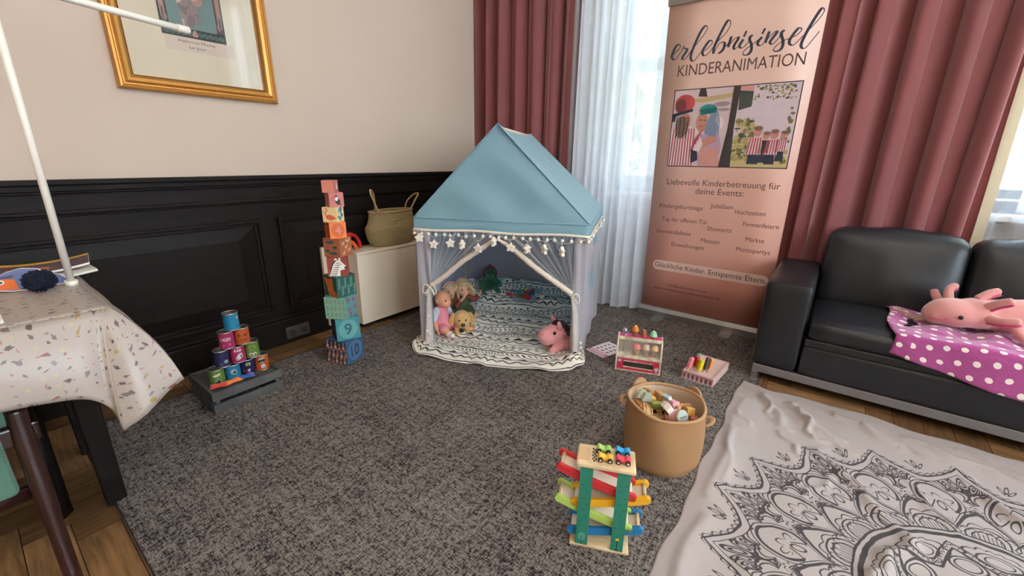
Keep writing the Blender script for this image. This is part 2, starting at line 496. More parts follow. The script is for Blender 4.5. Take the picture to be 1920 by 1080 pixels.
bs_ = MB(); bs_.box(WXL, -2.625, YA, YB, -0.01, 0.150); bs_.box(WXL, -2.632, YA, YB, 0.150, 0.172)
struct(bs_.build('baseboard_left', m_dark, bevel=0.005))
b2 = MB(); b2.box(-2.6, 3.9, 3.425, 3.45, -0.01, 0.12)
struct(b2.build('baseboard_back', mat('baseboard_white', (222, 218, 212), 0.5), bevel=0.005))

# double socket in the baseboard
m_sock = mat('socket_grey', (72, 64, 57), 0.45); m_sockd = mat('socket_dark', (40, 36, 33), 0.5)
t = thing('wall_socket', 'grey double wall socket set in the dark baseboard left of the block tower', 'socket', (-2.625, 1.18, 0.06))
MB().box(-2.625, -2.612, 1.105, 1.255, 0.02, 0.098).build('face_plate', m_sock, t, bevel=0.004)
for y in (1.143, 1.217):
    q = MB(); q.tube([(-2.613, y, 0.059), (-2.607, y, 0.059)], [0.031, 0.029], 28); q.mi = 1
    q.tube([(-2.608, y, 0.059), (-2.6065, y, 0.059)], [0.022, 0.022], 24); q.mi = 0
    for e in (-0.009, 0.009): q.tube([(-2.607, y + e, 0.059), (-2.6058, y + e, 0.059)], [0.003, 0.003], 8)
    q.build('socket_ring', [m_sock, m_sockd], t)

# carpet
cp = MB(); cp.box(-2.40, -0.15, 0.113, 3.25, -0.0095, 0.0)
tag(cp.build('carpet', m_carpet, bevel=0.003), 'grey tweed carpet spread over the parquet in front of the tent', 'carpet')
tag(MB().tube([(-2.403, 0.11, -0.004), (-0.148, 0.11, -0.004), (-0.148, 3.25, -0.004), (-2.403, 3.25, -0.004)], 0.0052, 8, True).build('binding', mat('carpet_binding', (62, 60, 66), 0.9), bpy.data.objects['carpet'], wl=False))

# ============================================================ outside the windows
m_leaf = [mat('leaf_%s' % n, c, 0.7, var=0.25, vs=3.0, trl=0.35) for n, c in (('light', (150, 178, 92)), ('mid', (108, 146, 70)), ('lime', (178, 192, 110)))]
m_bark = mat('bark', (92, 78, 64), 0.9, bump=0.4, bs=30.0)
def tree(x, y, h, r, mi, lab, base=-3.0):
    t = thing('garden_tree', lab, 'tree', (x, y, base), 0, 'trees outside the windows')
    MB().tube(catmull([(x, y, base), (x + .1, y, base + h*.4), (x - .05, y, base + h*.8)], 4), 0.14, 10).build('trunk', m_bark, t)
    f = MB(); q = random.Random(int(x*10 + 500))
    for i in range(1100):
        a = q.uniform(0, 2*pi); b = q.uniform(-1, 1); d = r*q.random()**0.4
        c = Vector((x + d*cos(a)*math.sqrt(1 - b*b), y + d*sin(a)*math.sqrt(1 - b*b), base + h*0.68 + d*b*1.25))
        U = Vector((q.uniform(-1, 1), q.uniform(-1, 1), q.uniform(-1, 1))).normalized(); V = U.orthogonal().normalized()
        s = q.uniform(0.09, 0.17)
        f.add([c - U*s, c + V*s*.6, c + U*s, c - V*s*.6], [(0, 1, 2, 3)])
    tag(f.build('foliage', m_leaf[mi], t), kind='stuff')
tree(-3.6, 9.0, 7.0, 2.1, 0, 'pale green leafy tree seen through the left window behind the tent')
tree(-0.8, 12.5, 8.5, 2.6, 2, 'lime green tree standing beyond the left window behind the banner')
tree(3.6, 11.0, 7.6, 2.4, 1, 'darker green tree seen through the right window behind the sofa')
m_rail = mat('balcony_metal', (214, 216, 214), 0.5, metal=0.2)
for i, (xa, xb, lab) in enumerate(((-2.9, 0.0, 'pale metal balcony railing outside the left window'), (0.3, 3.2, 'pale metal balcony railing outside the right window'))):
    t = thing('balcony_railing', lab, 'railing', ((xa + xb)/2, 4.7, 0.0))
    q = MB(); q.box(xa, xb, 4.68, 4.72, 1.17, 1.21); q.box(xa, xb, 4.69, 4.71, 0.2, 0.23); q.build('handrail', m_rail, t)
    n = int((xb - xa)/0.16)
    q = MB()
    for k in range(n + 1): q.cyl((xa + k*0.16, 4.7, -0.1), (xa + k*0.16, 4.7, 1.17), 0.008, n=6)
    q.build('balusters', m_rail, t)
m_bal = mat('balcony_slab', (188, 186, 180), 0.8)
struct(MB().box(-3.5, 4.5, 3.6, 4.9, -0.3, -0.08).build('trim_3', m_bal))
struct(MB().box(-40, 40, 4.9, 60, -3.1, -3.0).build('ground', mat('garden_lawn', (120, 146, 84), 0.9, var=0.2, vs=2.0)))
bl = MB(); bl.box(3.6, 12, 17.0, 24, -3, 5.2); bl.mi = 1; bl.add([(3.2, 16.6, 5.2), (12.4, 16.6, 5.2), (12.4, 20.5, 8.0), (3.2, 20.5, 8.0)], [(0, 1, 2, 3)])
bl.mi = 2
for x in (4.6, 6.4, 8.2, 10.0):
    for z in (-1.4, 1.2, 3.2): bl.box(x, x + 0.9, 16.97, 17.0, z, z + 1.3)
tag(bl.build('brick_house', [mat('house_brick', (178, 120, 98), 0.8), mat('house_roof', (120, 84, 72), 0.8), mat('house_window', (226, 222, 200), 0.3)]),
    'reddish house across the garden seen through the right window', 'house')

# ============================================================ curtains
def pat_curt(c):
    x, y, z = coords('UV')
    n = noise(vec(x*60.0, y*1.5), 1.0, 3.0)
    return mixc(n, c, lin((130, 82, 85)))
m_red = mat('curtain_red_velvet', (152, 80, 77), 0.75, pat=pat_curt, sheen=0.35, trl=0.06, spec=0.25)
m_lining = mat('curtain_lining', (196, 176, 146), 0.8, trl=0.25)
m_sheer2 = None
def curtain(name, lab, cat, xs, yc, z0, z1, m, amp, wl_, seed, n=260, nv=14, fn=None, solid=0.0, sharp=1.0):
    q = random.Random(seed)
    ph = [q.uniform(0, 2*pi) for _ in range(4)]
    def f(a, b):
        x = xs[0] + (xs[1] - xs[0])*a
        y0 = yc(x) if callable(yc) else yc
        z = z1 + (z0 - z1)*b
        g = 0.75 + 0.25*b
        u = x + 0.02*sin(3.1*x + ph[3]) + 0.012*sin(9*x + 2.2*b + ph[2])
        w = sin(2*pi*u/wl_ + ph[0]); w = math.copysign(abs(w)**sharp, w)
        y = y0 + amp*g*(w*0.72 + 0.36*sin(2*pi*u/(wl_*0.53) + ph[1] + 0.5*b) + 0.18*sin(2*pi*u/(wl_*2.7) + ph[2]))
        dx = 0.25*amp*sin(4*pi*u/wl_ + ph[1])
        return (x + dx, y, z)
    o = MB().grid(f, n, nv, lambda a, b: (a*(xs[1] - xs[0]), b*3)).build(name, m, solid=solid)
    return tag(o, lab, cat)
curtain('drape', 'dusty red pleated curtain hanging in the corner behind the tent', 'curtain', (-2.64, -1.70), lambda x: 3.0 + 0.05*sstep(-2.5, -1.7, x), 0.02, 3.7, m_red, 0.062, 0.135, 3, 330)
dr = curtain('drape', 'dusty red pleated curtain hanging behind the black sofa', 'curtain', (-0.30, 0.615), lambda x: 3.24 + 0.02*sin(4*x), 0.02, 3.7, m_red, 0.058, 0.16, 11, 330)
MB().grid(lambda a, b: (0.612 + 0.05*a + 0.012*sin(b*9), 3.265 + 0.03*a, 3.7 - 3.68*b), 6, 14).build('lining', m_lining, dr, wl=False)
def hg_sheer():
    x, y, z = coords('UV'); return noise(vec(x*300.0, y*60.0), 1.0, 2.0)
m_sheer = mat('sheer_voile', (236, 240, 248), 0.8, trl=0.42, alpha=0.76, bump=0.15, hgt=hg_sheer)
curtain('sheer_curtain', 'white translucent sheer curtain hanging between the tent and the banner', 'curtain', (-1.78, -0.30), lambda x: 3.07 + 0.17*sstep(-1.25, -0.98, x), 0.012, 3.7, m_sheer, 0.036, 0.125, 5, 420, 20, sharp=0.7)
m_sheer2 = mat('sheer_voile_thin', (236, 240, 248), 0.8, trl=0.5, alpha=0.42, bump=0.15, hgt=hg_sheer)
curtain('sheer_curtain', 'white sheer curtain over the right window above the end of the sofa', 'curtain', (0.60, 1.9), 3.31, 0.02, 3.7, m_sheer2, 0.028, 0.13, 9, 300)

curtain('sheer_curtain', 'white sheer curtain over the far right window whose reflection shows in the picture glass', 'curtain', (2.1, 3.1), 3.31, 0.02, 3.7, m_sheer, 0.03, 0.15, 19, 200)

# radiator below the left window
m_rad = mat('radiator_enamel', (226, 228, 230), 0.4)
t = thing('radiator', 'white panel radiator under the left window behind the sheer curtain', 'radiator', (-0.9, 3.38, 0.1))
q = MB(); q.box(-1.3, -0.45, 3.345, 3.36, 0.12, 0.70); q.box(-1.3, -0.45, 3.40, 3.415, 0.12, 0.70)
for k in range(28): q.box(-1.285 + k*0.03, -1.272 + k*0.03, 3.338, 3.345, 0.16, 0.66)
q.build('panel', m_rad, t, bevel=0.003)
MB().box(-1.305, -0.445, 3.34, 3.42, 0.70, 0.712).build('grille', m_rad, t, bevel=0.003)
for x in (-1.15, -0.6): MB().box(x - 0.02, x + 0.02, 3.36, 3.40, -0.01, 0.14).build('foot', m_rad, t)
# ============================================================ ROLL-UP BANNER
def pat_ban(c):
    x, y, z = coords()
    n = noise(vec(x*1.6, y, z*1.6), 1.6, 4.0)
    f = mth('ADD', z*-0.62 + 1.02, n*0.55 - 0.28)
    base = mixc(f, lin((226, 186, 168)), lin((200, 128, 112)))
    s = white(vec(xfl(x*70.0), xfl(z*70.0), 0.0)) > 0.9965
    cx, cz = frac(x*70.0) - 0.5, frac(z*70.0) - 0.5
    dot = s*(hyp(cx, cz) < 0.22)
    return mixc(dot*0.5, base, lin((240, 200, 185)))
m_ban = mat('banner_print_peach', (214, 165, 148), 0.42, pat=pat_ban, var=0)
m_alu = mat('brushed_aluminium', (176, 172, 168), 0.32, metal=0.9, var=0.03)
m_alud = mat('aluminium_shadow_gap', (60, 58, 58), 0.5)
m_ink = mat('ink_navy', (52, 56, 72), 0.6); m_inkb = mat('ink_brown', (92, 62, 62), 0.6)
bt = thing('roll_up_banner', 'tall peach roll-up banner with printed lettering standing between sheer curtain and sofa', 'banner', (-0.645, 3.12, 0))
bp = lambda x, z, L: Vector((x, 3.124 - 0.05*z - 0.0006*L, z))
q = MB(); q.box(-1.072, -0.218, 3.085, 3.175, 0.0, 0.006)
q.prism([(3.083, 0.004), (3.178, 0.004), (3.178, 0.05), (3.15, 0.074), (3.10, 0.074), (3.083, 0.045)], lambda u, v, w: (-1.075 + w, u, v), 0.86)
q.build('base_cassette', m_alu, bt, bevel=0.003)
for x in (-0.90, -0.43):
    q = MB(); q.prism([(x - 0.035, 3.09), (x + 0.035, 3.09), (x + 0.035, 2.975), (x + 0.022, 2.955), (x - 0.022, 2.955), (x - 0.035, 2.975)][::-1], lambda u, v, w: (u, v, 0.001 + w), 0.007)
    q.build('foot', m_alu, bt, bevel=0.002)
cv = MB().grid(lambda a, b: bp(-1.06 + 0.84*a, 0.07 + 2.04*b, 0), 4, 8).build('canvas', m_ban, bt, solid=0.0006)
q = MB(); q.prism([(-0.006, 2.072), (0.012, 2.072), (0.012, 2.115), (-0.006, 2.115)], lambda u, v, w: (-1.068 + w, 3.02 - u, v), 0.856)
q.build('top_rail', m_alu, bt, bevel=0.003)
MB().cyl((-0.64, 3.168, 0.05), (-0.64, 3.05, 2.08), 0.008).build('support_pole', m_alu, bt)
SCR = "-1010,1794 -998,1813 -977,1825 -968,1843 -977,1854 -994,1847 -1009,1819 -1016,1787 -1002,1771 -986,1775 -970,1797 -951,1822|-956,1813 -951,1836 -940,1844|-948,1832 -932,1825 -923,1819 -933,1800 -946,1781 -946,1767 -931,1767 -915,1785 -895,1813|-897,1810 -865,1848 -830,1892 -817,1924 -830,1935 -851,1912 -874,1860 -894,1799 -896,1767 -882,1750 -865,1758 -833,1802|-836,1795 -807,1806 -781,1831 -781,1848 -795,1851 -814,1828 -829,1798 -822,1776 -807,1773 -790,1787 -768,1815|-771,1812 -740,1849 -709,1879 -689,1916 -693,1941 -707,1943 -724,1914 -748,1857 -764,1811 -764,1777|-761,1780 -749,1809 -734,1830 -716,1834 -706,1823 -711,1795 -727,1779 -738,1777|-712,1801 -696,1813 -679,1835|-668,1855 -676,1849 -685,1803|-685,1803 -670,1827 -655,1843 -637,1850 -636,1839 -650,1814 -653,1796 -645,1788 -631,1800 -610,1829|-607,1835 -622,1807 -618,1793 -606,1790 -590,1802 -574,1826|-598,1873 -606,1848|-560,1850 -572,1842 -573,1827 -560,1800 -557,1769 -571,1751 -590,1751 -599,1760 -589,1778 -559,1799 -535,1816 -510,1834|-596,1876 -607,1847|-511,1833 -525,1815 -528,1800 -516,1790 -502,1796 -485,1819|-501,1876 -513,1849|-472,1854 -480,1847 -490,1801|-490,1801 -473,1830 -448,1852 -439,1848 -455,1822 -466,1802 -455,1790 -439,1800 -420,1823|-421,1823 -411,1842|-402,1852 -413,1846 -416,1834 -404,1805 -399,1783 -404,1761 -421,1751 -438,1754 -442,1764 -427,1783 -399,1800 -370,1810|-371,1810 -341,1819 -322,1841 -325,1850 -338,1852 -355,1830 -370,1801 -368,1782 -354,1772 -340,1778 -316,1805|-318,1803 -289,1836 -254,1879 -236,1912 -237,1926 -248,1931 -264,1904 -290,1845 -309,1787 -310,1762 -299,1750 -285,1754 -264,1784 -238,1824"
d = Decal(MB(), bp)
def pen(t, k):
    down = abs(t.x*0.83 - t.y*0.0) if False else max(0.0, -t.y) + max(0.0, 0.25*(-t.x))
    return (0.0045 + 0.0105*min(1.0, down**1.3))
for i, st in enumerate(SCR.split('|')):
    pts = [tuple(float(a)/1000 for a in p.split(',')) for p in st.split(' ')]
    short = len(pts) <= 3
    d.L = 1 + 0.1*(i % 5)
    d.stroke(pts, (lambda t, k: 0.011) if len(pts) == 2 else pen, 0, sm=8)
d.mb.build('script_lettering', m_ink, bt)
d = Decal(MB(), bp)
d.text('KINDERANIMATION', -0.967, 1.669, 0, 0.69, 0.064); d.mb.build('subtitle_lettering', m_inkb, bt)
d = Decal(MB(), bp)
d.text('Liebevolle Kinderbetreuung für', -0.961, 0.990, 0, 0.682, 0.038); d.text('deine Events:', -0.765, 0.935, 0, 0.294, 0.040)
d.mb.build('headline_lettering', m_inkb, bt)
d = Decal(MB(), bp)
for tx, x0, x1, z in (('Kindergeburtstage', -0.996, -0.705, .827), ('Jubiläen', -.658, -.520, .849), ('Hochzeiten', -.505, -.330, .822), ('Tag der offenen Tür', -.971, -.663, .735),
                      ('Firmenfeiern', -.446, -.245, .748), ('Showacts', -.659, -.507, .697), ('Gemeindefeste', -1.001, -.759, .644), ('Messen', -.689, -.571, .61), ('Märkte', -.416, -.311, .651),
                      ('Einweihungen', -.883, -.663, .557), ('Mottopartys', -.462, -.267, .580)):
    d = Decal(MB(), bp); d.text(tx, x0, z, 0, x1 - x0, 0.029); d.mb.build('service_word', m_inkb, bt)
m_pill = mat('banner_pill', (226, 188, 172), 0.45)
d = Decal(MB(), bp)
x0, x1, z0, z1 = -1.003, -0.243, 0.366, 0.440
d.poly([(x0 + 0.037 + 0.037*cos(pi/2 + pi*k/12), (z0 + z1)/2 + 0.037*sin(pi/2 + pi*k/12)) for k in range(13)] + [(x1 - 0.037 + 0.037*cos(-pi/2 + pi*k/12), (z0 + z1)/2 + 0.037*sin(-pi/2 + pi*k/12)) for k in range(13)], 0, 1)
d.text('Glückliche Kinder. Entspannte Eltern.', -0.988, 0.388, 1, 0.731, 0.037, 2)
d.mb.build('slogan_strip', [m_pill, m_inkb], bt)
d = Decal(MB(), bp)
d.text('info@erlebnisinsel.com', -0.884, 0.249, 0, 0.282, 0.021); d.text('www.erlebnisinsel-kinderanimation.de', -0.977, 0.214, 0, 0.463, 0.021)
d.mb.build('contact_lettering', m_inkb, bt)
# printed photograph: two dressed-up people left of a trunk, a group on the right
cl = dict(edge=(52, 42, 44), ground=(206, 178, 176), straw=(186, 160, 110), red=(196, 74, 76), maroon=(128, 58, 62), hair=(122, 92, 78), white=(222, 198, 196), stripe=(176, 78, 84), navy=(52, 54, 70),
          teal=(50, 128, 122), blue=(112, 136, 164), skin=(192, 128, 108), lilac=(178, 146, 170), pink=(204, 140, 128), trunk=(62, 52, 50), sky=(208, 184, 188), bush=(164, 148, 92), olive=(110, 106, 66), flag=(66, 72, 62), grass=(196, 174, 122), grey=(150, 134, 136))
kn = list(cl); pm = [mat('print_' + k, cl[k], 0.5) for k in kn]; I = {k: i for i, k in enumerate(kn)}
PX0, PX1, PZ0, PZ1 = -0.968, -0.269, 1.116, 1.584
d = Decal(MB(), lambda u, v, L: bp(PX0 + (PX1 - PX0)*u, PZ0 + (PZ1 - PZ0)*v, 1.0 + L*0.35))
d.rect(-0.008, 1.008, -0.012, 1.012, I['edge'], 1)
d.rect(0, 1, 0, 1, I['ground'], 2)
d.rect(0.5, 1, 0.12, 1, I['sky'], 3); d.rect(0.5, 1, 0, 0.14, I['grass'], 4)
d.poly([(0.1, .87), (.5, .93), (.5, .88), (.25, .83)], I['straw'], 3); d.poly([(.22, 1), (.27, 1), (.29, .90), (.21, .91)], I['trunk'], 4)
for u, v, a, b in ((.42, .80, .07, .03), (.44, .73, .05, .02)): d.disc(u, v, a, b, I['grey'], 3)
# person with teal scarf
d.poly([(.24, .40), (.42, .46), (.46, .28), (.44, .0), (.28, 0), (.25, .2)], I['lilac'], 5); d.poly([(.27, .22), (.43, .27), (.47, .0), (.29, 0)], I['pink'], 6)
d.disc(.36, .50, .055, .10, I['blue'], 6); d.disc(.40, .56, .06, .09, I['white'], 5); d.disc(.27, .58, .052, .12, I['skin'], 7); d.poly([(.28, .34), (.40, .42), (.42, .33), (.30, .24)], I['skin'], 8)
for k in range(6): d.stroke([(.33 + k*.012, .72), (.345 + k*.014, .6), (.33 + k*.018, .48), (.345 + k*.016, .38 + .02*(k % 3))], .009, I['blue'] if k % 2 else I['grey'], 8.5, sm=4)
d.disc(.345, .58, .03, .16, I['blue'], 8, rot=-.2); d.disc(.31, .745, .072, .062, I['teal'], 9); d.poly([(.235, .74), (.39, .76), (.38, .70), (.25, .67)], I['teal'], 9)
d.disc(.255, .61, .012, .006, I['navy'], 9); d.disc(.29, .605, .012, .006, I['navy'], 9); d.disc(.265, .53, .018, .008, I['red'], 9)
# person with red scarf, back to the viewer
d.poly([(0, 0), (.22, 0), (.30, .30), (.235, .50), (.16, .52), (0, .50)], I['white'], 10)
for k in range(9): d.poly([(.005 + k*.026, 0), (.017 + k*.026, 0), (.03 + k*.023, .5), (.018 + k*.023, .51)], I['stripe'], 11)
for k in range(6): d.poly([(.19 + k*.02, .20 + .05*k), (.205 + k*.018, .20 + .045*k), (.235 + k*.010, .36 + .025*k), (.222 + k*.01, .375 + .024*k)], I['stripe'], 12)
d.disc(.09, .52, .055, .15, I['hair'], 12); d.disc(.12, .60, .05, .1, I['skin'], 11); d.disc(.10, .83, .088, .115, I['red'], 13); d.disc(.065, .80, .05, .09, I['maroon'], 14)
for k in range(4): d.stroke([(.03 + k*.022, .76 + k*.006), (.05 + k*.026, .86 + k*.01), (.09 + k*.02, .94 - k*.012)], .006, I['maroon'], 14, sm=4)
for k in range(7): d.stroke([(.045 + k*.016, .66), (.04 + k*.018, .52), (.05 + k*.014, .38 + .02*(k % 3))], .010, I['hair'] if k % 2 else I['trunk'], 12.5, sm=4)
d.poly([(0, .70), (.175, .76), (.18, .725), (.0, .655)], I['navy'], 15); d.poly([(0, .70), (.03, .69), (.025, .60), (0, .59)], I['navy'], 15)
d.poly([(.20, .22), (.26, .20), (.27, .08), (.21, .04)], I['navy'], 13)
# trunk, flag, bush, group
d.poly([(.46, 0), (.56, 0), (.545, .5), (.555, 1), (.50, 1), (.495, .5)], I['trunk'], 9)
d.poly([(.55, .95), (.66, .93), (.66, .75), (.56, .71)], I['flag'], 8); d.poly([(.55, 1), (.66, .99), (.66, .93), (.55, .93)], I['pink'], 7)
q = random.Random(4)
for k in range(150): d.disc(.57 + .13*q.random(), .10 + .5*q.random()**1.3, .008 + .02*q.random(), .010 + .022*q.random(), (I['bush'], I['olive'], I['straw'], I['flag'])[int(3.3*q.random())], 4 + .02*k, 9)
for k in range(90): d.disc(.67 + .31*q.random(), .98 - .16*q.random()**2, .004 + .010*q.random(), .004 + .012*q.random(), (I['bush'], I['flag'], I['olive'])[k % 3], 4 + .02*k, 8)
for k in range(12): d.disc(.95 + .03*q.random(), .2 + .6*q.random(), .008 + .010*q.random(), .02*q.random() + .010, I['olive'], 4 + .05*k)
for k in range(16): d.disc(.86 + .115*q.random(), .06 + .3*q.random(), .016, .026, I['olive'] if q.random() < .6 else I['bush'], 5 + .05*k)
for (u, v, s, c) in ((.73, .16, 1.2, 'stripe'), (.80, .18, .9, 'navy'), (.86, .16, 1.05, 'stripe'), (.93, .2, .85, 'stripe')):
    d.poly([(u - .035*s, v - .12), (u + .04*s, v - .12), (u + .03*s, v + .04), (u - .03*s, v + .04)], I['navy'], 8)
    d.poly([(u - .05*s, v), (u + .05*s, v), (u + .045*s, v + .17*s), (u - .035*s, v + .18*s)], I['white'] if c == 'stripe' else I['trunk'], 9)
    if c == 'stripe':
        for k in range(5): d.poly([(u + (-.048 + k*.02)*s, v), (u + (-.038 + k*.02)*s, v), (u + (-.024 + k*.016)*s, v + .175*s), (u + (-.034 + k*.016)*s, v + .175*s)], I['stripe'], 10)
    d.disc(u + .012, v + .235*s, .028*s, .05*s, I['skin'], 11); d.disc(u + .012, v + .27*s, .03*s, .025*s, I['hair'], 12)
d.mb.build('printed_photo', pm, bt)

# ============================================================ FRAMED PRINT
m_gold = mat('gilded_wood', (196, 138, 66), 0.36, metal=0.55, var=0.12, vs=30.0, bump=0.06, bs=60.0)
m_mat = mat('passepartout_cream', (222, 204, 178), 0.8, var=0.02)
ft = thing('framed_picture', 'gilt framed print with wide cream mat hanging on the wall above the wainscot', 'picture', (-2.66, 0.92, 1.42))
FY0, FY1, FZ0, FZ1 = 0.574, 1.262, 1.424, 2.42
prof = [(0.0, 0.0), (0.0, 0.026), (0.006, 0.034), (0.014, 0.036), (0.02, 0.030), (0.024, 0.030), (0.034, 0.040), (0.048, 0.036), (0.054, 0.028), (0.0555, 0.022), (0.064, 0.022), (0.064, 0.0)]
q = MB(); vs = []; fs = []
for (a, hh) in prof:
    vs += [(-2.66 + hh, FY0 + a, FZ0 + a), (-2.66 + hh, FY1 - a, FZ0 + a), (-2.66 + hh, FY1 - a, FZ1 - a), (-2.66 + hh, FY0 + a, FZ1 - a)]
for i in range(len(prof) - 1):
    for j in range(4): fs.append((i*4 + j, (i + 1)*4 + j, (i + 1)*4 + (j + 1) % 4, i*4 + (j + 1) % 4))
q.add(vs, fs); q.build('frame', m_gold, ft)
q = MB(); a = 0.0595
for (p0, p1) in (((FY0 + a, FZ0 + a), (FY1 - a, FZ0 + a)), ((FY1 - a, FZ0 + a), (FY1 - a, FZ1 - a)), ((FY1 - a, FZ1 - a), (FY0 + a, FZ1 - a)), ((FY0 + a, FZ1 - a), (FY0 + a, FZ0 + a))):
    L = max(abs(p1[0] - p0[0]), abs(p1[1] - p0[1])); n = int(L/0.0065)
    pts = []; rs = []
    for k in range(2*n + 1):
        pts.append((-2.6375, p0[0] + (p1[0] - p0[0])*k/(2*n), p0[1] + (p1[1] - p0[1])*k/(2*n))); rs.append(0.0036 if k % 2 else 0.0022)
    q.tube(pts, rs, 6)
q.build('beading', mat('beading_dark_gold', (92, 62, 34), 0.5, metal=0.4), ft)
MB().box(-2.655, -2.652, FY0 + .05, FY1 - .05, FZ0 + .05, FZ1 - .05).build('mat_board', m_mat, ft)
ac = dict(dark=(44, 54, 54), teal=(118, 140, 136), plum=(104, 82, 84), rose=(190, 142, 126), mauve=(158, 132, 128), sage=(86, 112, 104), paper=(216, 192, 174), pale=(206, 178, 166), taupe=(128, 112, 108))
an = list(ac); am = [mat('artprint_' + k, ac[k], 0.7) for k in an]; A = {k: i for i, k in enumerate(an)}
d = Decal(MB(), lambda u, v, L: Vector((-2.652 + 0.0003*L, u, v)))
AY0, AY1, AZ0 = 0.781, 1.050, 1.684
d.rect(AY0 + .006, AY1 + .03, AZ0 - .062, AZ0, A['paper'], 1)
d.rect(AY0, AY1, AZ0, AZ0 + .62, A['dark'], 2)
d.rect(AY0 + .035, AY1 - .035, AZ0 + .04, AZ0 + .60, A['teal'], 3)
for sgn, yy in ((1, AY0), (-1, AY1)):
    d.rect(min(yy + sgn*.006, yy + sgn*.03), max(yy + sgn*.006, yy + sgn*.03), AZ0 + .045, AZ0 + .6, A['plum'], 3)
    d.stroke([(yy + sgn*.010, AZ0 + .6), (yy + sgn*.010, AZ0 + .12), (yy + sgn*.014, AZ0 + .075), (yy + sgn*.022, AZ0 + .06), (yy + sgn*.0285, AZ0 + .07), (yy + sgn*.026, AZ0 + .085)], .006, A['mauve'], 4, sm=5)
    d.stroke([(yy + sgn*.026, AZ0 + .6), (yy + sgn*.0235, AZ0 + .12), (yy + sgn*.024, AZ0 + .08), (yy + sgn*.029, AZ0 + .066)], .005, A['rose'], 5, sm=5)
    d.disc(yy + sgn*.0165, AZ0 + .16, .006, .05, A['rose'], 5)
    for k in range(5):
        c0 = yy + sgn*(.02 + k*.023)
        d.disc(c0, AZ0 + .02, .013, .011, A['sage'], 3, rot=sgn*.4); d.stroke([(c0 - .012, AZ0 + .008), (c0 + .012, AZ0 + .032)], .002, A['dark'], 4)
    d.stroke([(yy + sgn*.112, AZ0 + .033), (yy + sgn*.120, AZ0 + .024), (yy + sgn*.112, AZ0 + .015), (yy + sgn*.105, AZ0 + .022)], .0025, A['sage'], 5, sm=5)
yc = (AY0 + AY1)/2
d.poly([(yc - .006, AZ0 + .036), (yc + .006, AZ0 + .036), (yc + .013, AZ0 + .012), (yc + .008, AZ0 + .008), (yc - .008, AZ0 + .008), (yc - .013, AZ0 + .012)], A['rose'], 4)
q = random.Random(21)
for k in range(44):     # plain leafy bouquet
    v = q.random(); u = yc - .012 + (q.random() - .5)*(.03 + .15*v)
    d.disc(u, AZ0 + .07 + .24*v, .010 + .014*q.random(), .022 + .016*q.random(), (A['mauve'], A['taupe'], A['pale'], A['rose'], A['mauve'])[k % 5], 4 + .06*k, 12, q.uniform(-1.2, 1.2))
for k in range(9): d.stroke([(yc - .01 + .004*k, AZ0 + .06), (yc - .05 + .012*k, AZ0 + .2), (yc - .09 + .022*k, AZ0 + .34)], .0016, A['taupe'], 8, sm=4)
d.mb.build('art_print', am, ft)
d = Decal(MB(), lambda u, v, L: Vector((-2.6515, u, v)))
d.text('Alphonse Mucha', 0.838, 1.661, 0, 0.157, 0.0125); d.text('Le Jour', 0.882, 1.637, 0, 0.070, 0.0125)
d.mb.build('caption_lettering', mat('caption_ink', (72, 62, 58), 0.7), ft)
m_pg = bpy.data.materials.new('picture_glass'); m_pg.use_nodes = True; NT = m_pg.node_tree
gl = NT.nodes.new('ShaderNodeBsdfGlossy'); gl.inputs['Roughness'].default_value = 0.02; tp_ = NT.nodes.new('ShaderNodeBsdfTransparent')
fr = NT.nodes.new('ShaderNodeFresnel'); fr.inputs[0].default_value = 1.5; mx = NT.nodes.new('ShaderNodeMixShader')
NT.links.new(fr.outputs[0], mx.inputs[0]); NT.links.new(tp_.outputs[0], mx.inputs[1]); NT.links.new(gl.outputs[0], mx.inputs[2]); NT.links.new(mx.outputs[0], NT.nodes['Material Output'].inputs[0])
MB().box(-2.6475, -2.6455, FY0 + .056, FY1 - .056, FZ0 + .056, FZ1 - .056).build('glass', m_pg, ft)

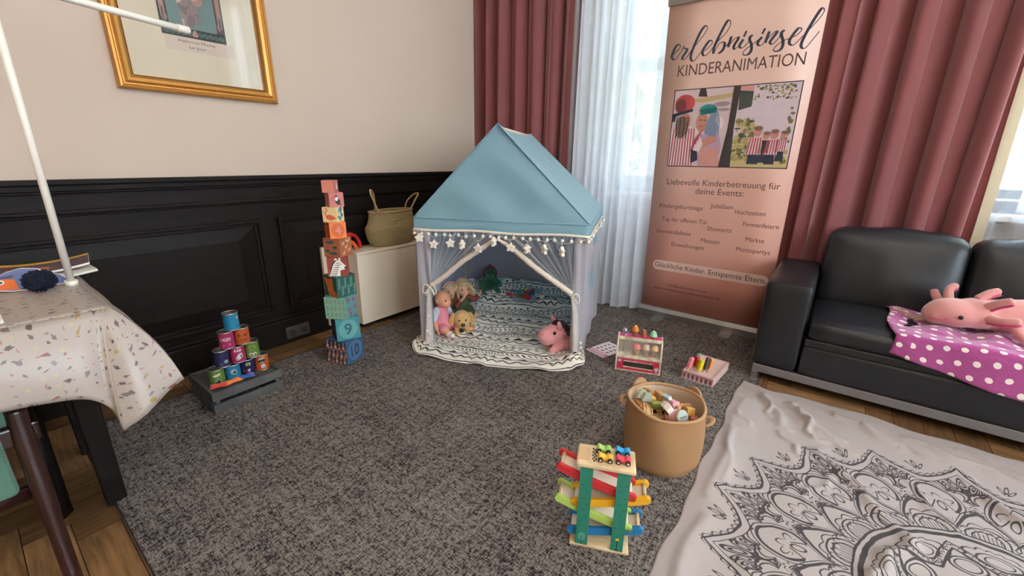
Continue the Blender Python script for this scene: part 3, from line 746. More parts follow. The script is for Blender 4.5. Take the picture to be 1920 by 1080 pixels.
# ============================================================ SOFA
def hg_leather():
    x, y, z = coords()
    return noise(vec(x, y, z), 260.0, 3.0)*0.25 + noise(vec(x*9.0, y*5.0, z*3.0), 2.2, 3.0)
m_lea = mat('black_leather', (25, 26, 30), 0.4, var=0.08, bump=0.25, hgt=hg_leather, spec=0.5)
m_chr = mat('sofa_rail_steel', (150, 146, 146), 0.38, metal=0.8)
st = thing('sofa', 'black leather sofa on a steel rail in front of the red curtain', 'sofa', (0.8, 2.85, -0.01))
def cushion(name, x0, x1, y0, y1, z0, z1, r=0.04, puff=0.015, mb=None, n=14, tilt=None, seed=1):
    """rounded upholstered block"""
    b = MB()
    cx, cy, cz = (x0 + x1)/2, (y0 + y1)/2, (z0 + z1)/2; hx, hy, hz = (x1 - x0)/2, (y1 - y0)/2, (z1 - z0)/2
    def f(p):
        p = Vector(p)
        q = Vector((max(-hx + r, min(hx - r, p.x)), max(-hy + r, min(hy - r, p.y)), max(-hz + r, min(hz - r, p.z))))
        dd = p - q
        if dd.length > 1e-9: p = q + dd.normalized()*r
        w = lambda a, h: max(0.0, 1 - (a/h)**2)
        k = puff*(0.8 + 0.4*vnoise(p.x*9 + seed, p.z*9 + p.y*7))
        if abs(p.z) > hz - r: p.z += math.copysign(k*w(p.x, hx)*w(p.y, hy), p.z)
        if abs(p.y) > hy - r: p.y += math.copysign(k*w(p.x, hx)*w(p.z, hz), p.y)
        if tilt: p.y += tilt*(p.z + hz)
        return p + Vector((cx, cy, cz))
    N = n
    ax = [-1 + 2*i/N for i in range(N + 1)]
    for k, s in ((0, -1), (0, 1), (1, -1), (1, 1), (2, -1), (2, 1)):
        def g(a, c, k=k, s=s):
            u, v = 2*a - 1, 2*c - 1
            if k == 0: p = (s*hx, (u*s)*hy, v*hz)
            elif k == 1: p = ((-u*s)*hx, s*hy, v*hz)
            else: p = ((u*s)*hx, v*hy, s*hz)
            return f(p)
        b.grid(g, N, N)
    return b.build(name, m_lea, st)
cushion('armrest', -0.205, 0.008, 2.475, 3.21, 0.088, 0.565, 0.03, 0.006, seed=2)
cushion('armrest', 1.60, 1.81, 2.475, 3.21, 0.088, 0.565, 0.03, 0.006, seed=3)
cushion('front_panel', 0.010, 1.598, 2.475, 2.56, 0.088, 0.255, 0.02, 0.004, seed=4)
cushion('front_panel', 0.010, 1.598, 2.47, 3.0, 0.245, 0.30, 0.02, 0.003, seed=5)
for i in range(2):
    a = 0.012 + i*0.794
    cushion('seat_cushion', a, a + 0.79, 2.462, 3.02, 0.285, 0.395, 0.04, 0.016, seed=6 + i)
cushion('back_cushion', 0.012, 0.598, 2.915, 3.09, 0.36, 0.785, 0.06, 0.03, tilt=0.22, seed=11, n=18)
cushion('back_cushion', 0.604, 1.19, 2.915, 3.09, 0.36, 0.785, 0.06, 0.03, tilt=0.22, seed=12, n=18)
cushion('back_cushion', 1.196, 1.60, 2.915, 3.09, 0.36, 0.785, 0.06, 0.03, tilt=0.22, seed=13, n=18)
cushion('back_frame', 0.02, 1.59, 3.13, 3.225, 0.088, 0.70, 0.03, 0.004, seed=9)
q = MB(); q.box(-0.19, 1.8, 2.485, 2.515, 0.042, 0.088); q.box(-0.19, 1.8, 3.15, 3.18, 0.042, 0.088); q.box(-0.19, -0.16, 2.515, 3.15, 0.042, 0.088); q.box(1.77, 1.8, 2.515, 3.15, 0.042, 0.088)
q.build('base_rail', m_chr, st, bevel=0.003)
for x in (-0.175, 1.765):
    for y in (2.5, 3.165): MB().box(x - 0.015, x + 0.015, y - 0.02, y + 0.02, -0.01, 0.045).build('leg', m_chr, st, bevel=0.002)

# polka-dot blanket on the seat
def pat_polka(c):
    u, v, z = coords('UV')
    w = noise(vec(u*3.0, v*3.0), 2.0, 2.0)*0.5
    a = (u*0.94 - v*0.34)*17.5 + w*0.25; b = (u*0.34 + v*0.94)*17.5 + w*0.2
    row = xfl(b); a2 = a + 0.5*row
    dd = hyp(frac(a2) - 0.5, frac(b) - 0.5)
    pile = noise(vec(u*30.0, v*30.0), 3.0, 4.0)
    c2 = mixc(pile, c, lin((150, 62, 118)))
    return mixc(dd < 0.205, c2, lin((244, 226, 218)))
m_polka = mat('fleece_magenta_dots', (186, 78, 146), 0.95, pat=pat_polka, sheen=0.4, bump=0.3, bs=160.0)
m_tan = mat('fleece_print_tan', (196, 166, 128), 0.95); m_tanl = mat('fleece_print_line', (112, 88, 78), 0.95)
def bl_pt(a, b):
    x = 0.325 + 0.95*a
    if a < 0.06: x += 0.012*sin(b*9)
    hem = 0.352 - 0.20*a - 0.012*sin(7*a)
    L1 = 0.47
    s = b*(L1 + 0.055 + (0.41 - hem))
    top = 0.412 + 0.012*vnoise(a*16, b*10) + 0.010*sin(a*31 + b*5)*(b < 0.6)
    if s < L1: y, z = 2.93 - s, top
    elif s < L1 + 0.055:
        t_ = (s - L1)/0.055*pi/2; y, z = 2.46 - 0.012*sin(t_), top - 0.03*(1 - cos(t_))
    else:
        k = (s - L1 - 0.055); y, z = 2.447 - 0.004*sin(a*23), top - 0.03 - k
    return (x, y, z)
po = MB().grid(bl_pt, 70, 60, lambda a, b: (0.95*a, 0.62*b)).build('throw_blanket', m_polka, solid=0.006)
tag(po, 'magenta fleece blanket with white dots draped over the sofa seat', 'blanket')
# printed tan motif on its back corner
def onb(u, v, L):
    p = Vector(bl_pt(u, v)); return p + Vector((0, 0, 0.0045 + 0.0007*L))
d = Decal(MB(), onb, 0.01)
d.poly([(.02, .10), (.05, .06), (.09, .14), (.13, .17), (.15, .14), (.17, .17), (.16, .24), (.19, .36), (.165, .40), (.13, .30), (.09, .22), (.04, .18)], 0, 1)
for pts in ([(.03, .10), (.08, .17), (.12, .22)], [(.05, .09), (.10, .18), (.15, .20)], [(.13, .28), (.16, .32), (.18, .36)], [(.12, .22), (.14, .19), (.16, .21)]):
    d.stroke(pts, .004, 1, 2, sm=6)
d.mb.build('printed_motif', [m_tan, m_tanl], po, wl=False)

# ============================================================ AXOLOTL PLUSH
m_ax = mat('plush_pink', (214, 146, 140), 0.95, var=0.05, vs=9.0, sheen=0.5, bump=0.25, bs=240.0)
m_axd = mat('plush_gill_pink', (196, 70, 104), 0.95, sheen=0.4, bump=0.2); m_eye = mat('toy_eye_black', (18, 16, 18), 0.12)
at = thing('axolotl_plush', 'large pink axolotl plush lying across the dotted blanket on the sofa', 'plush toy', (0.62, 2.70, 0.42))
body = [('b', (0.545, 2.715, 0.492), (0.105, 0.088, 0.066)), ('b', (0.485, 2.708, 0.476), (0.055, 0.068, 0.05)), ('b', (0.61, 2.73, 0.50), (0.085, 0.085, 0.07)),
        ('c', (0.60, 2.735, 0.495), (0.82, 2.775, 0.51), 0.066, 0.088), ('b', (0.86, 2.78, 0.51), (0.13, 0.09, 0.085)), ('c', (0.9, 2.785, 0.50), (1.12, 2.79, 0.47), 0.085, 0.05), ('c', (1.12, 2.79, 0.47), (1.3, 2.74, 0.45), 0.05, 0.02),
        ('c', (0.715, 2.71, 0.50), (0.745, 2.655, 0.452), 0.027, 0.024), ('c', (0.745, 2.655, 0.452), (0.80, 2.63, 0.437), 0.024, 0.017), ('c', (0.75, 2.65, 0.45), (0.765, 2.605, 0.432), 0.018, 0.012), ('c', (0.752, 2.652, 0.45), (0.79, 2.605, 0.434), 0.018, 0.011),
        ('c', (0.70, 2.82, 0.50), (0.74, 2.89, 0.452), 0.027, 0.022), ('c', (0.99, 2.71, 0.49), (1.02, 2.63, 0.445), 0.03, 0.022), ('c', (0.99, 2.85, 0.49), (1.03, 2.92, 0.445), 0.03, 0.022)]
blob('body', body, 0.009, m_ax, at, 8)
def gill(p, r0=0.021):
    P = catmull(p, 5); n = len(P)
    MB().tube(P, [r0*(1 - 0.35*i/(n - 1)) if i < n - 1 else r0*0.35 for i in range(n)], 10).build('gill', m_ax, at)
    o = Vector((0.004, -0.006, -0.017))
    MB().tube([a + o for a in P], [0.009*(1 - 0.3*i/(n - 1)) if i < n - 1 else 0.003 for i in range(n)], 8).build('gill_fringe', m_axd, at)
gill([(0.63, 2.675, 0.50), (0.675, 2.635, 0.505), (0.725, 2.615, 0.522)])
gill([(0.63, 2.69, 0.54), (0.655, 2.66, 0.575), (0.69, 2.64, 0.60)])
gill([(0.61, 2.745, 0.562), (0.64, 2.755, 0.595), (0.672, 2.765, 0.612)])
gill([(0.525, 2.79, 0.53), (0.522, 2.82, 0.575), (0.548, 2.835, 0.60)])
gill([(0.51, 2.80, 0.50), (0.485, 2.84, 0.535), (0.475, 2.85, 0.56)])
for p in ((0.552, 2.629, 0.494), (0.468, 2.775, 0.492)): MB().ball(p, 0.0095, 14, 10).build('eye', m_eye, at)
q = MB(); q.tube(catmull([(0.462, 2.642, 0.468), (0.487, 2.628, 0.470), (0.505, 2.630, 0.468), (0.51, 2.634, 0.478)], 5), 0.0022, 6); q.build('mouth_seam', m_axd, at)
# ============================================================ TABLE, CLOTH AND WHAT LIES ON IT
m_blk = wood('table_dark_wood', (22, 17, 15), 6.0, 0.45, (1, 1, 6), spec=0.25)
tb = thing('table', 'dark wooden table hidden under the speckled tablecloth at the left edge', 'table', (-1.95, -0.45, -0.01))
MB().box(-2.32, -1.57, -1.25, 0.185, 0.70, 0.732).build('table_top', m_blk, tb, bevel=0.004)
MB().box(-2.24, -1.74, -1.15, 0.10, 0.63, 0.70).build('apron', m_blk, tb)
for x, y in ((-1.80, 0.118), (-2.22, 0.118), (-1.80, -1.12), (-2.22, -1.12)):
    q = MB(); q.add([(x - .032, y - .032, .66), (x + .032, y - .032, .66), (x + .032, y + .032, .66), (x - .032, y + .032, .66), (x - .026, y - .026, -.01), (x + .026, y - .026, -.01), (x + .026, y + .026, -.01), (x - .026, y + .026, -.01)],
                    [(0, 1, 2, 3), (7, 6, 5, 4), (0, 4, 5, 1), (1, 5, 6, 2), (2, 6, 7, 3), (3, 7, 4, 0)])
    q.build('leg', m_blk, tb, bevel=0.004)
def pat_terr(c):
    u, v, z = coords('UV')
    for (sc, thr, cols, off) in ((26.0, 0.40, ((138, 76, 60), (164, 134, 70), (112, 100, 98), (90, 70, 70)), 0.0), (38.0, 0.30, ((160, 104, 84), (132, 120, 114), (110, 84, 80), (186, 170, 128)), 7.3)):
        wx = noise(vec(u + off, v), 30.0, 2.0)*0.030; wy = noise(vec(u, v + off + 3.0), 30.0, 2.0)*0.030
        uu, vv = (u + wx)*sc + off, (v + wy)*sc
        iu, iv = xfl(uu), xfl(vv)
        r1 = white(vec(iu, iv, off)); r2_ = white(vec(iu, iv, off + 2.0)); r3 = white(vec(iu, iv, off + 4.0)); r4 = white(vec(iu, iv, off + 6.0))
        x, y = frac(uu) - 0.5 + (r2_ - 0.5)*0.3, frac(vv) - 0.5 + (r3 - 0.5)*0.3
        an_ = r1*6.28; ca, sa = xcos(an_), xsin(an_)
        px, py = x*ca + y*sa, y*ca - x*sa
        msk = ((xabs(px)/(0.14 + r3*0.16) + xabs(py)/(0.07 + r2_*0.12)) < 1.0)*(r4 < 0.85)
        col = mixc(r2_ > 0.28, lin(cols[0]), mixc(r2_ > 0.52, lin(cols[1]), mixc(r2_ > 0.72, lin(cols[2]), lin(cols[3]))))
        c = mixc(msk*0.92, c, col)
    return c
m_terr = mat('oilcloth_terrazzo', (174, 160, 150), 0.42, pat=pat_terr, var=0.015, coat=0.15, trl=0.04)
zt = 0.7345
V = lambda *a: Vector(a)
tops = []; hems = []
def addp(tp, hm): tops.append(Vector(tp)); hems.append(Vector(hm))
for k in range(13):      # edge towards the camera
    y = -1.25 + 0.1*k
    addp((-1.555, y, zt), (-1.492 + 0.016*sin(y*16), y, 0.553 + 0.004*sin(9*y)))
addp((-1.555, 0.05, zt), (-1.485, 0.045, 0.543)); addp((-1.555, 0.11, zt), (-1.48, 0.095, 0.53)); addp((-1.556, 0.155, zt), (-1.478, 0.125, 0.505))
addp((-1.557, 0.178, zt), (-1.482, 0.143, 0.468)); addp((-1.558, 0.188, zt), (-1.455, 0.148, 0.424)); addp((-1.558, 0.19, zt), (-1.451, 0.150, 0.416)); addp((-1.558, 0.192, zt), (-1.446, 0.156, 0.421)); addp((-1.56, 0.197, zt), (-1.425, 0.20, 0.452))
addp((-1.563, 0.20, zt), (-1.447, 0.262, 0.488)); addp((-1.568, 0.2, zt), (-1.4565, 0.296, 0.5015)); addp((-1.57, 0.2, zt), (-1.458, 0.305, 0.505)); addp((-1.572, 0.2, zt), (-1.465, 0.305, 0.5055)); addp((-1.60, 0.2, zt), (-1.525, 0.305, 0.515))
for k in range(12):
    x = -1.66 - 0.06*k; addp((x, 0.2, zt), (x - 0.01, 0.272 + 0.022*sin(k*1.3), 0.53 + 0.01*sin(k*2.1)))
def dense(P, n=3): return catmull(P, n)
tp, hm = dense(tops), dense(hems)
q = MB(); NR = 14
vs = []; uv = []; s_ = 0.0
for i in range(len(tp)):
    if i: s_ += (hm[i] - hm[i - 1]).length*0.6 + (tp[i] - tp[i - 1]).length*0.4
    o = (hm[i] - tp[i]); hz = Vector((o.x, o.y, 0)); L = o.length
    for r in range(NR + 1):
        t_ = r/NR
        bulge = 0.9*(t_ - t_*t_)*0.06
        p = tp[i] + Vector((o.x*(t_**0.75), o.y*(t_**0.75), o.z*t_)) + (hz.normalized()*bulge if hz.length > 1e-6 else Vector())
        p.z -= 0.004*min(1, t_*6)
        vs.append(p); uv.append((s_, t_*L))
fs = [(i*(NR + 1) + r, i*(NR + 1) + r + 1, (i + 1)*(NR + 1) + r + 1, (i + 1)*(NR + 1) + r) for i in range(len(tp) - 1) for r in range(NR)]
q.add(vs, fs, True, uv)
ring = [p.copy() for p in tp] + [Vector((-2.34, -1.25, zt))]
tz = geometry.tessellate_polygon([ring])
q.grid(lambda a, b: (-2.34 + (0.782)*a, -1.25 + 1.448*b, zt + 0.0012*vnoise(a*9, b*14)), 30, 50, lambda a, b: (3 + 0.782*a, 1.448*b))
tc_ = tag(q.build('tablecloth', m_terr, solid=0.0025), 'white oilcloth with terrazzo flecks draped over the table at the left edge', 'tablecloth')

m_whp = mat('white_plastic_tube', (236, 226, 212), 0.4)
t = thing('pole_stand', 'thin white pole clamped to the table edge with a horizontal arm', 'stand', (-1.92, 0.18, 0.737))
q = MB(); q.cyl((-1.915, 0.18, 0.737), (-1.808, 0.18, 1.62), 0.0095, n=14); q.build('upright', m_whp, t)
MB().cyl((-1.916, 0.18, 0.736), (-1.914, 0.18, 0.752), 0.016, n=16).build('clamp', m_whp, t)
MB().cyl((-1.88, 0.16, 1.585), (-1.90, 0.612, 1.5565), 0.0105, n=14).build('arm', m_whp, t)
q = MB(); q.cyl((-1.899, 0.604, 1.557), (-1.90, 0.632, 1.5555), 0.0125, n=14); q.ball((-1.90, 0.632, 1.5555), 0.0125); q.build('end_cap', m_whp, t)
# booklets
bkc = [((226, 176, 62), (96, 74, 82)), ((120, 86, 92), (214, 206, 196)), ((216, 214, 208), (150, 128, 120))]
def booklet(name, cx, cy, z, rz, w, h, cols, lab, curl):
    t = thing(name, lab, 'booklet', (cx, cy, z), rz)
    q = MB()
    pages = mat('booklet_pages', (232, 226, 216), 0.8)
    fn = lambda a, b: (w*(a - .5), h*(b - .5), 0.004 + curl*(abs(b - .5)*2)**2 + 0.003*sin(a*4))
    o = MB().grid(fn, 8, 12).build('pages', pages, t, solid=0.007, wl=False)
    q = MB(); q.grid(lambda a, b: tuple(Vector(fn(a, b)) + Vector((0, 0, 0.0042))), 8, 12); nf = len(q.f)
    for i in range(nf):
        if (i % 8) > 5: q.m[i] = 1
        elif 30 < i < 62 and (i % 8) in (1, 2): q.m[i] = 2
    q.build('cover', [mat('cover_%d_a' % cols, bkc[cols][1], 0.4), mat('cover_%d_b' % cols, bkc[cols][0], 0.4), mat('cover_inset', (190, 120, 96), 0.4)], t, wl=False)
    return t
booklet('booklet', -2.12, 0.10, 0.738, R(184), 0.22, 0.31, 1, 'purple covered booklet under the yellow edged one on the tablecloth', 0.010)
booklet('booklet', -2.17, 0.115, 0.753, R(172), 0.21, 0.30, 0, 'topmost booklet with a yellow edge lying on the tablecloth', 0.018)
booklet('booklet', -2.15, -0.25, 0.738, R(14), 0.21, 0.29, 2, 'pale booklet at the far left edge of the tablecloth', 0.008)
# sheet of paper near the camera edge
m_pap = mat('paper_white', (232, 222, 214), 0.8)
q = MB(); q.grid(lambda a, b: (-1.60 - 0.30*a, -0.20 + 0.215*b, 0.7372 + 0.004*a*a + 0.0015*sin(6*b)), 8, 8)
tag(q.build('paper_sheet', m_pap, solid=0.0008), 'white paper sheet lying on the tablecloth at the left edge of the photo', 'paper')
# paper cut-out animal with a dark blue pompom
cpt = thing('paper_cutout', 'cut-out printed paper animal in orange and blue lying under the dark blue pompom', 'paper craft', (-1.98, 0.05, 0.738), R(0))
pc = [mat('cut_blue', (104, 116, 158), 0.6), mat('cut_white', (236, 226, 220), 0.6), mat('cut_orange', (226, 112, 56), 0.6), mat('cut_coral', (224, 118, 96), 0.6), mat('cut_grey', (92, 86, 92), 0.6)]
# laid out across the view: u to the right, v up and back, leaning slightly
O_, U_ = Vector((-1.935, 0.092, 0.742)), Vector((0.10, 0.98, 0.0)).normalized()
V_ = Vector((-0.75, 0.08, 0.55)).normalized()
d = Decal(MB(), plane(O_, U_, V_, U_.cross(V_), 0.0006))
SU = lambda L_: [(u*.72, v*.92) for u, v in L_]
out_ = [(-.21, .055), (-.20, .085), (-.15, .088), (-.10, .066), (-.06, .085), (-.015, .098), (.03, .088), (.07, .058), (.10, .046), (.132, .006), (.10, 0), (.05, .002), (.0, -.006), (-.05, -.004), (-.085, .005), (-.12, .032), (-.17, .046)]
out_ = SU(out_)
d.poly(out_, 1, 0); d.poly([(u*.97 - .002, v*.93 + .003) for u, v in out_], 0, 1)
d.poly(SU([(-.20, .06), (-.19, .078), (-.15, .08), (-.10, .055), (-.04, .05), (-.03, .0), (-.08, .008), (-.12, .036), (-.17, .05)]), 2, 2)
d.poly(SU([(-.205, .06), (-.2, .08), (-.15, .083), (-.11, .066), (-.16, .064)]), 3, 3); d.poly(SU([(-.13, .05), (-.04, .058), (-.04, .068), (-.11, .062)]), 4, 3)
d.disc(-.058, .036, .009, .009, 1, 4); d.disc(-.057, .035, .005, .005, 4, 5)
d.mb.build('animal_shape', pc, cpt, solid=0.0006)
m_pom = mat('yarn_navy', (13, 22, 42), 0.95, bump=0.6, bs=120.0)
q = MB(); rr = random.Random(5)
q.ball((-1.885, 0.112, 0.771), (0.029, 0.034, 0.030), 28, 18)
for k in range(900):
    n = Vector((rr.uniform(-1, 1), rr.uniform(-1, 1), rr.uniform(-0.8, 1))).normalized()
    c = Vector((-1.885, 0.112, 0.771)); n = Vector((n.x, n.y*1.15, n.z)); a = c + n*0.027; b = c + n*(0.032 + 0.0015*rr.random()) + Vector((rr.uniform(-1, 1), rr.uniform(-1, 1), rr.uniform(-1, 1)))*0.003
    q.tube([a, b], [0.0026, 0.0014], 4)
tag(q.build('yarn_pompom', m_pom), 'dark navy yarn pompom sitting on the paper animal on the table', 'pompom')

# chair pushed under the table
m_mah = mat('chair_mahogany', (48, 24, 20), 0.25, var=0.12, vs=12.0, coat=0.3)
m_green = mat('chair_upholstery_green', (78, 116, 98), 0.8, sheen=0.3, bump=0.2, bs=300.0)
ch = thing('chair', 'dark mahogany chair with green upholstery pushed under the table at the left edge', 'chair', (-1.62, -0.3, -0.01))
def bar(mb, p0, p1, w0, w1):
    mb.tube([p0, p1], [w0, w1], 4); return mb
q = MB(); q.tube(catmull([(-1.62, -0.02, 0.50), (-1.60, -0.022, 0.40), (-1.555, -0.025, 0.22), (-1.50, -0.028, -0.01)], 5), [0.022]*6 + [0.021]*5 + [0.018]*5, 14); q.build('leg', m_mah, ch)
q = MB(); q.tube([(-1.86, -0.012, 0.42), (-1.85, -0.012, -0.01)], [0.036, 0.030], 4); q.build('leg', m_blk, ch)
q = MB(); q.tube([(-1.60, -0.50, 0.45), (-1.50, -0.50, -0.01)], [0.028, 0.022], 8); q.build('leg', m_mah, ch)
q = MB(); q.tube([(-1.86, -0.50, 0.45), (-1.86, -0.50, -0.01)], [0.03, 0.026], 4); q.build('leg', m_blk, ch)
MB().box(-1.90, -1.60, -0.52, 0.01, 0.40, 0.455).build('seat_frame', m_mah, ch, bevel=0.006)
q = MB(); q.box(-1.90, -1.61, -0.50, -0.01, 0.455, 0.51); q.build('seat', m_green, ch, bevel=0.02, seg=4)
q = MB(); q.box(-1.615, -1.58, -0.48, -0.06, 0.27, 0.60); q.build('backrest', m_green, ch, bevel=0.015, seg=3)
q = MB(); q.tube([(-1.60, -0.03, 0.26), (-1.59, -0.49, 0.26)], [0.02, 0.02], 12); q.build('stretcher', m_mah, ch)

# ============================================================ GREY CRATE WITH TIN CANS
m_crate = wood('crate_grey_wood', (82, 80, 77), 10.0, 0.75, (8, 1, 1), bump=0.3)
ct = thing('wooden_crate', 'grey painted wooden crate standing upside down at the carpet corner under the cans', 'crate', (-2.23, 0.675, 0))
cx0, cx1, cy0, cy1 = -2.385, -2.085, 0.52, 0.83
for z0, z1, nm in ((0.0, 0.043, 'lower_slat'), (0.062, 0.105, 'upper_slat')):
    for k, (a, b, c, e) in enumerate(((cx1 - .012, cx1, cy0, cy1), (cx0, cx0 + .012, cy0, cy1), (cx0 + .012, cx1 - .012, cy0, cy0 + .012), (cx0 + .012, cx1 - .012, cy1 - .012, cy1))):
        MB().box(a, b, c, e, z0, z1).build(nm, m_crate, ct, bevel=0.0015)
for x in (cx0 + .012, cx1 - .030):
    for y in (cy0 + .012, cy1 - .030): MB().box(x, x + .018, y, y + .018, 0.0, 0.10).build('corner_post', m_crate, ct)
MB().box(cx0 + .012, cx1 - .012, cy0 + .012, cy1 - .012, 0.080, 0.092).build('board', m_crate, ct)
m_tin = mat('tin_rim', (190, 184, 176), 0.28, metal=0.9); m_tini = mat('tin_inside', (110, 104, 98), 0.4, metal=0.7)
cc = dict(blue=(44, 142, 180), pink=(196, 54, 108), orange=(214, 98, 46), navy=(44, 44, 92), green=(112, 146, 62), white=(240, 232, 222), black=(26, 24, 28), cream=(236, 220, 170), violet=(128, 58, 110), red=(196, 50, 54), lime=(178, 186, 84))
cn_ = list(cc); cm = [m_tin, m_tini] + [mat('can_' + k, tuple(int(q*.84) for q in cc[k]), 0.4) for k in cn_]; K = {k: i + 2 for i, k in enumerate(cn_)}
CR, CH = 0.0318, 0.084
def can(col, loc, face, faces, lab, dark=None):
    """printed tin: wall with its print, rim, dark inside; face = direction the print looks"""
    t = thing('tin_can', lab, 'tin can', loc, face, 'monster face tin cans on the crate')
    q = MB(); q.mi = K[col]; q.lathe([(CR, 0.003), (CR, CH - 0.004)], n=40, cap=False)
    d = Decal(q, lambda u, v, L: Vector(((CR + .00025*L)*cos(u/CR), (CR + .00025*L)*sin(u/CR), v*CH)), 0.004)
    faces(d)
    q.build('printed_wall', cm, t, wl=False)
    q = MB(); q.lathe([(CR - .0005, CH - .005), (CR + .0013, CH - .003), (CR + .0013, CH), (CR - .001, CH + .0005), (CR - .0022, CH - .002)], n=40, cap=False)
    q.build('rim', m_tin, t, wl=False)
    q = MB(); q.lathe([(CR - .002, 0.0), (CR + .0012, 0.0005), (CR + .0012, 0.003), (CR, 0.0045)], n=40); q.build('base', m_tin, t, wl=False)
    q = MB(); q.lathe([(CR - .0018, CH - .001), (CR - .0022, 0.004), (0.0001, 0.0035)], n=36, cap=False); q.build('inside', m_tini, t, wl=False)
    return t
w, k_ = K['white'], K['black']
# u is measured around the tin (+u to the viewer's right), v in tin heights
def eye(d, u, v, r, pr=.5, L=1): d.disc(u, v, r, r/CH*1.0, w, L); d.disc(u, v, r*pr, r*pr/CH, k_, L + 1)
def f_pink3(d):
    for u in (-.018, -.004, .010): d.disc(u, .60, .0082, .092, w, 1); d.disc(u, .60, .0046, .05, K['pink'], 2)
    d.stroke([(-.02, .34), (-.01, .30), (.006, .31), (.018, .35)], .0022, k_, 1, sm=5); d.poly([(-.016, .31), (-.011, .30), (-.0145, .18)], w, 2); d.poly([(.008, .32), (.0135, .335), (.012, .20)], w, 2)
def f_orange2(d):
    for u in (-.013, .013): d.disc(u, .60, .0075, .085, k_, 1); d.disc(u, .60, .0055, .06, K['orange'], 2); d.disc(u, .60, .0035, .04, k_, 3)
    d.stroke([(-.013, .28), (-.004, .25), (.006, .27), (.016, .34)], .004, k_, 1, sm=5)
    for j in range(7): d.stroke([(-.012 + j*.0043, .22 + .012*abs(j - 2)), (-.012 + j*.0043, .36 + .012*abs(j - 2))], .0012, k_, 2)
def f_navyx(d):
    d.stroke([(-.018, .66), (-.006, .74), (.010, .78)], .009, K['violet'], 1, sm=5); d.stroke([(-.004, .74), (.008, .78)], .003, w, 2)
    d.stroke([(-.012, .14), (.000, .30)], .004, K['cream'], 1); d.stroke([(-.012, .30), (.000, .14)], .004, K['cream'], 1)
    d.disc(.017, .34, .0085, .10, w, 1); d.disc(.018, .33, .0058, .066, K['navy'], 2); d.disc(.019, .33, .0028, .04, w, 3)
def f_pinkdown(d):
    for u in (-.010, .002, .012): d.poly([(u - .0055, .70), (u + .0055, .72), (u + .0015, .94)], w, 1)
    d.poly([(-.012, .30), (.004, .58), (.018, .60), (.020, .40), (.008, .24), (-.006, .18)], w, 1)
    eye(d, .013, .42, .0085, .5, 2); eye(d, -.005, .27, .0062, .5, 2)
def f_green2(d):
    d.stroke([(-.016, .64), (-.006, .76), (.008, .76), (.016, .62)], .006, K['lime'], 1, sm=5); d.stroke([(-.012, .52), (.0, .50), (.013, .54)], .011, K['cream'], 1, sm=4)
    for u in (-.008, .009): d.disc(u, .25, .0085, .105, w, 1); d.disc(u + .001, .22, .0042, .05, k_, 2)
def f_greencyc(d):
    d.poly([(-.016, .66), (-.010, .72), (.014, .78), (.018, .70), (.010, .64), (-.008, .60)], w, 1)
    d.disc(.002, .30, .0125, .135, w, 1); d.disc(.002, .30, .0108, .115, k_, 2); d.disc(-.001, .33, .003, .034, w, 3)
def f_bluecyc(d):
    d.disc(.004, .60, .013, .15, w, 1); d.disc(.004, .60, .0112, .127, k_, 2); d.disc(.004, .60, .0098, .11, w, 3); d.disc(.005, .59, .0075, .085, k_, 4); d.disc(.002, .63, .0022, .03, w, 5)
    d.stroke([(-.018, .16), (-.006, .10), (.012, .16)], .0016, k_, 1, sm=5); d.poly([(-.012, .13), (-.005, .12), (-.0095, .05)], w, 2); d.poly([(.005, .13), (.011, .15), (.009, .07)], w, 2)
def f_navyeye(d):
    d.disc(.004, .74, .011, .10, K['cream'], 1); d.disc(.004, .73, .0075, .072, K['lime'], 2); d.disc(.004, .72, .004, .045, k_, 3); d.poly([(-.02, .56), (.01, .62), (.01, .54), (-.02, .46)], k_, 2)
    d.poly([(-.014, .38), (.014, .46), (.010, .18), (-.006, .12)], K['violet'], 1); d.poly([(-.002, .42), (.010, .44), (.004, .22)], w, 2); d.disc(-.019, .34, .004, .07, K['red'], 1)
def f_orangemouth(d):
    d.poly([(-.016, .78), (.014, .86), (.015, .66), (.006, .52), (-.008, .48), (-.015, .58)], k_, 1)
    for j in range(5): u = -.013 + j*.0062; d.poly([(u - .003, .80 + j*.012), (u + .003, .81 + j*.012), (u, .66 + j*.012)], w, 2)
    for u in (-.006, .003): d.poly([(u - .004, .49), (u + .004, .52), (u + .001, .62)], w, 2)
    d.disc(.003, .30, .0105, .13, w, 1); d.poly([(-.007, .18), (.013, .18), (.013, .3), (-.007, .3)], w, 1); d.disc(.006, .24, .0028, .035, k_, 2)
def f_plain(d):
    d.disc(.030, .72, .006, .10, w, 1); d.stroke([(.028, .35), (.034, .42), (.030, .5)], .004, w, 1)
FA = R(-18)
Z0 = 0.092
can('green', (-2.193, 0.584, Z0), FA, f_greencyc, 'green tin can with one black eye at the near end of the bottom row')
can('blue', (-2.188, 0.6515, Z0), FA, f_bluecyc, 'blue tin can with one round eye in the bottom row beside the green one')
can('navy', (-2.193, 0.7185, Z0), FA, f_navyeye, 'navy tin can with a tongue in the bottom row beside the orange one')
can('orange', (-2.195, 0.786, Z0), FA, f_orangemouth, 'orange tin can with a wide toothed mouth at the far end of the bottom row')
can('navy', (-2.192, 0.618, Z0 + .0845), FA, f_navyx, 'navy tin can with a cross eye in the second row above the green one')
can('pink', (-2.189, 0.6855, Z0 + .0845), FA, f_pinkdown, 'pink tin can with pointed teeth on top in the middle of the second row')
can('green', (-2.194, 0.7525, Z0 + .0845), FA, f_green2, 'olive green tin can with two white eyes at the far end of the second row')
can('pink', (-2.191, 0.6515, Z0 + .169), FA, f_pink3, 'pink tin can with three eyes and fangs in the third row')
can('orange', (-2.191, 0.719, Z0 + .169), FA, f_orange2, 'orange tin can with a stitched mouth in the third row')
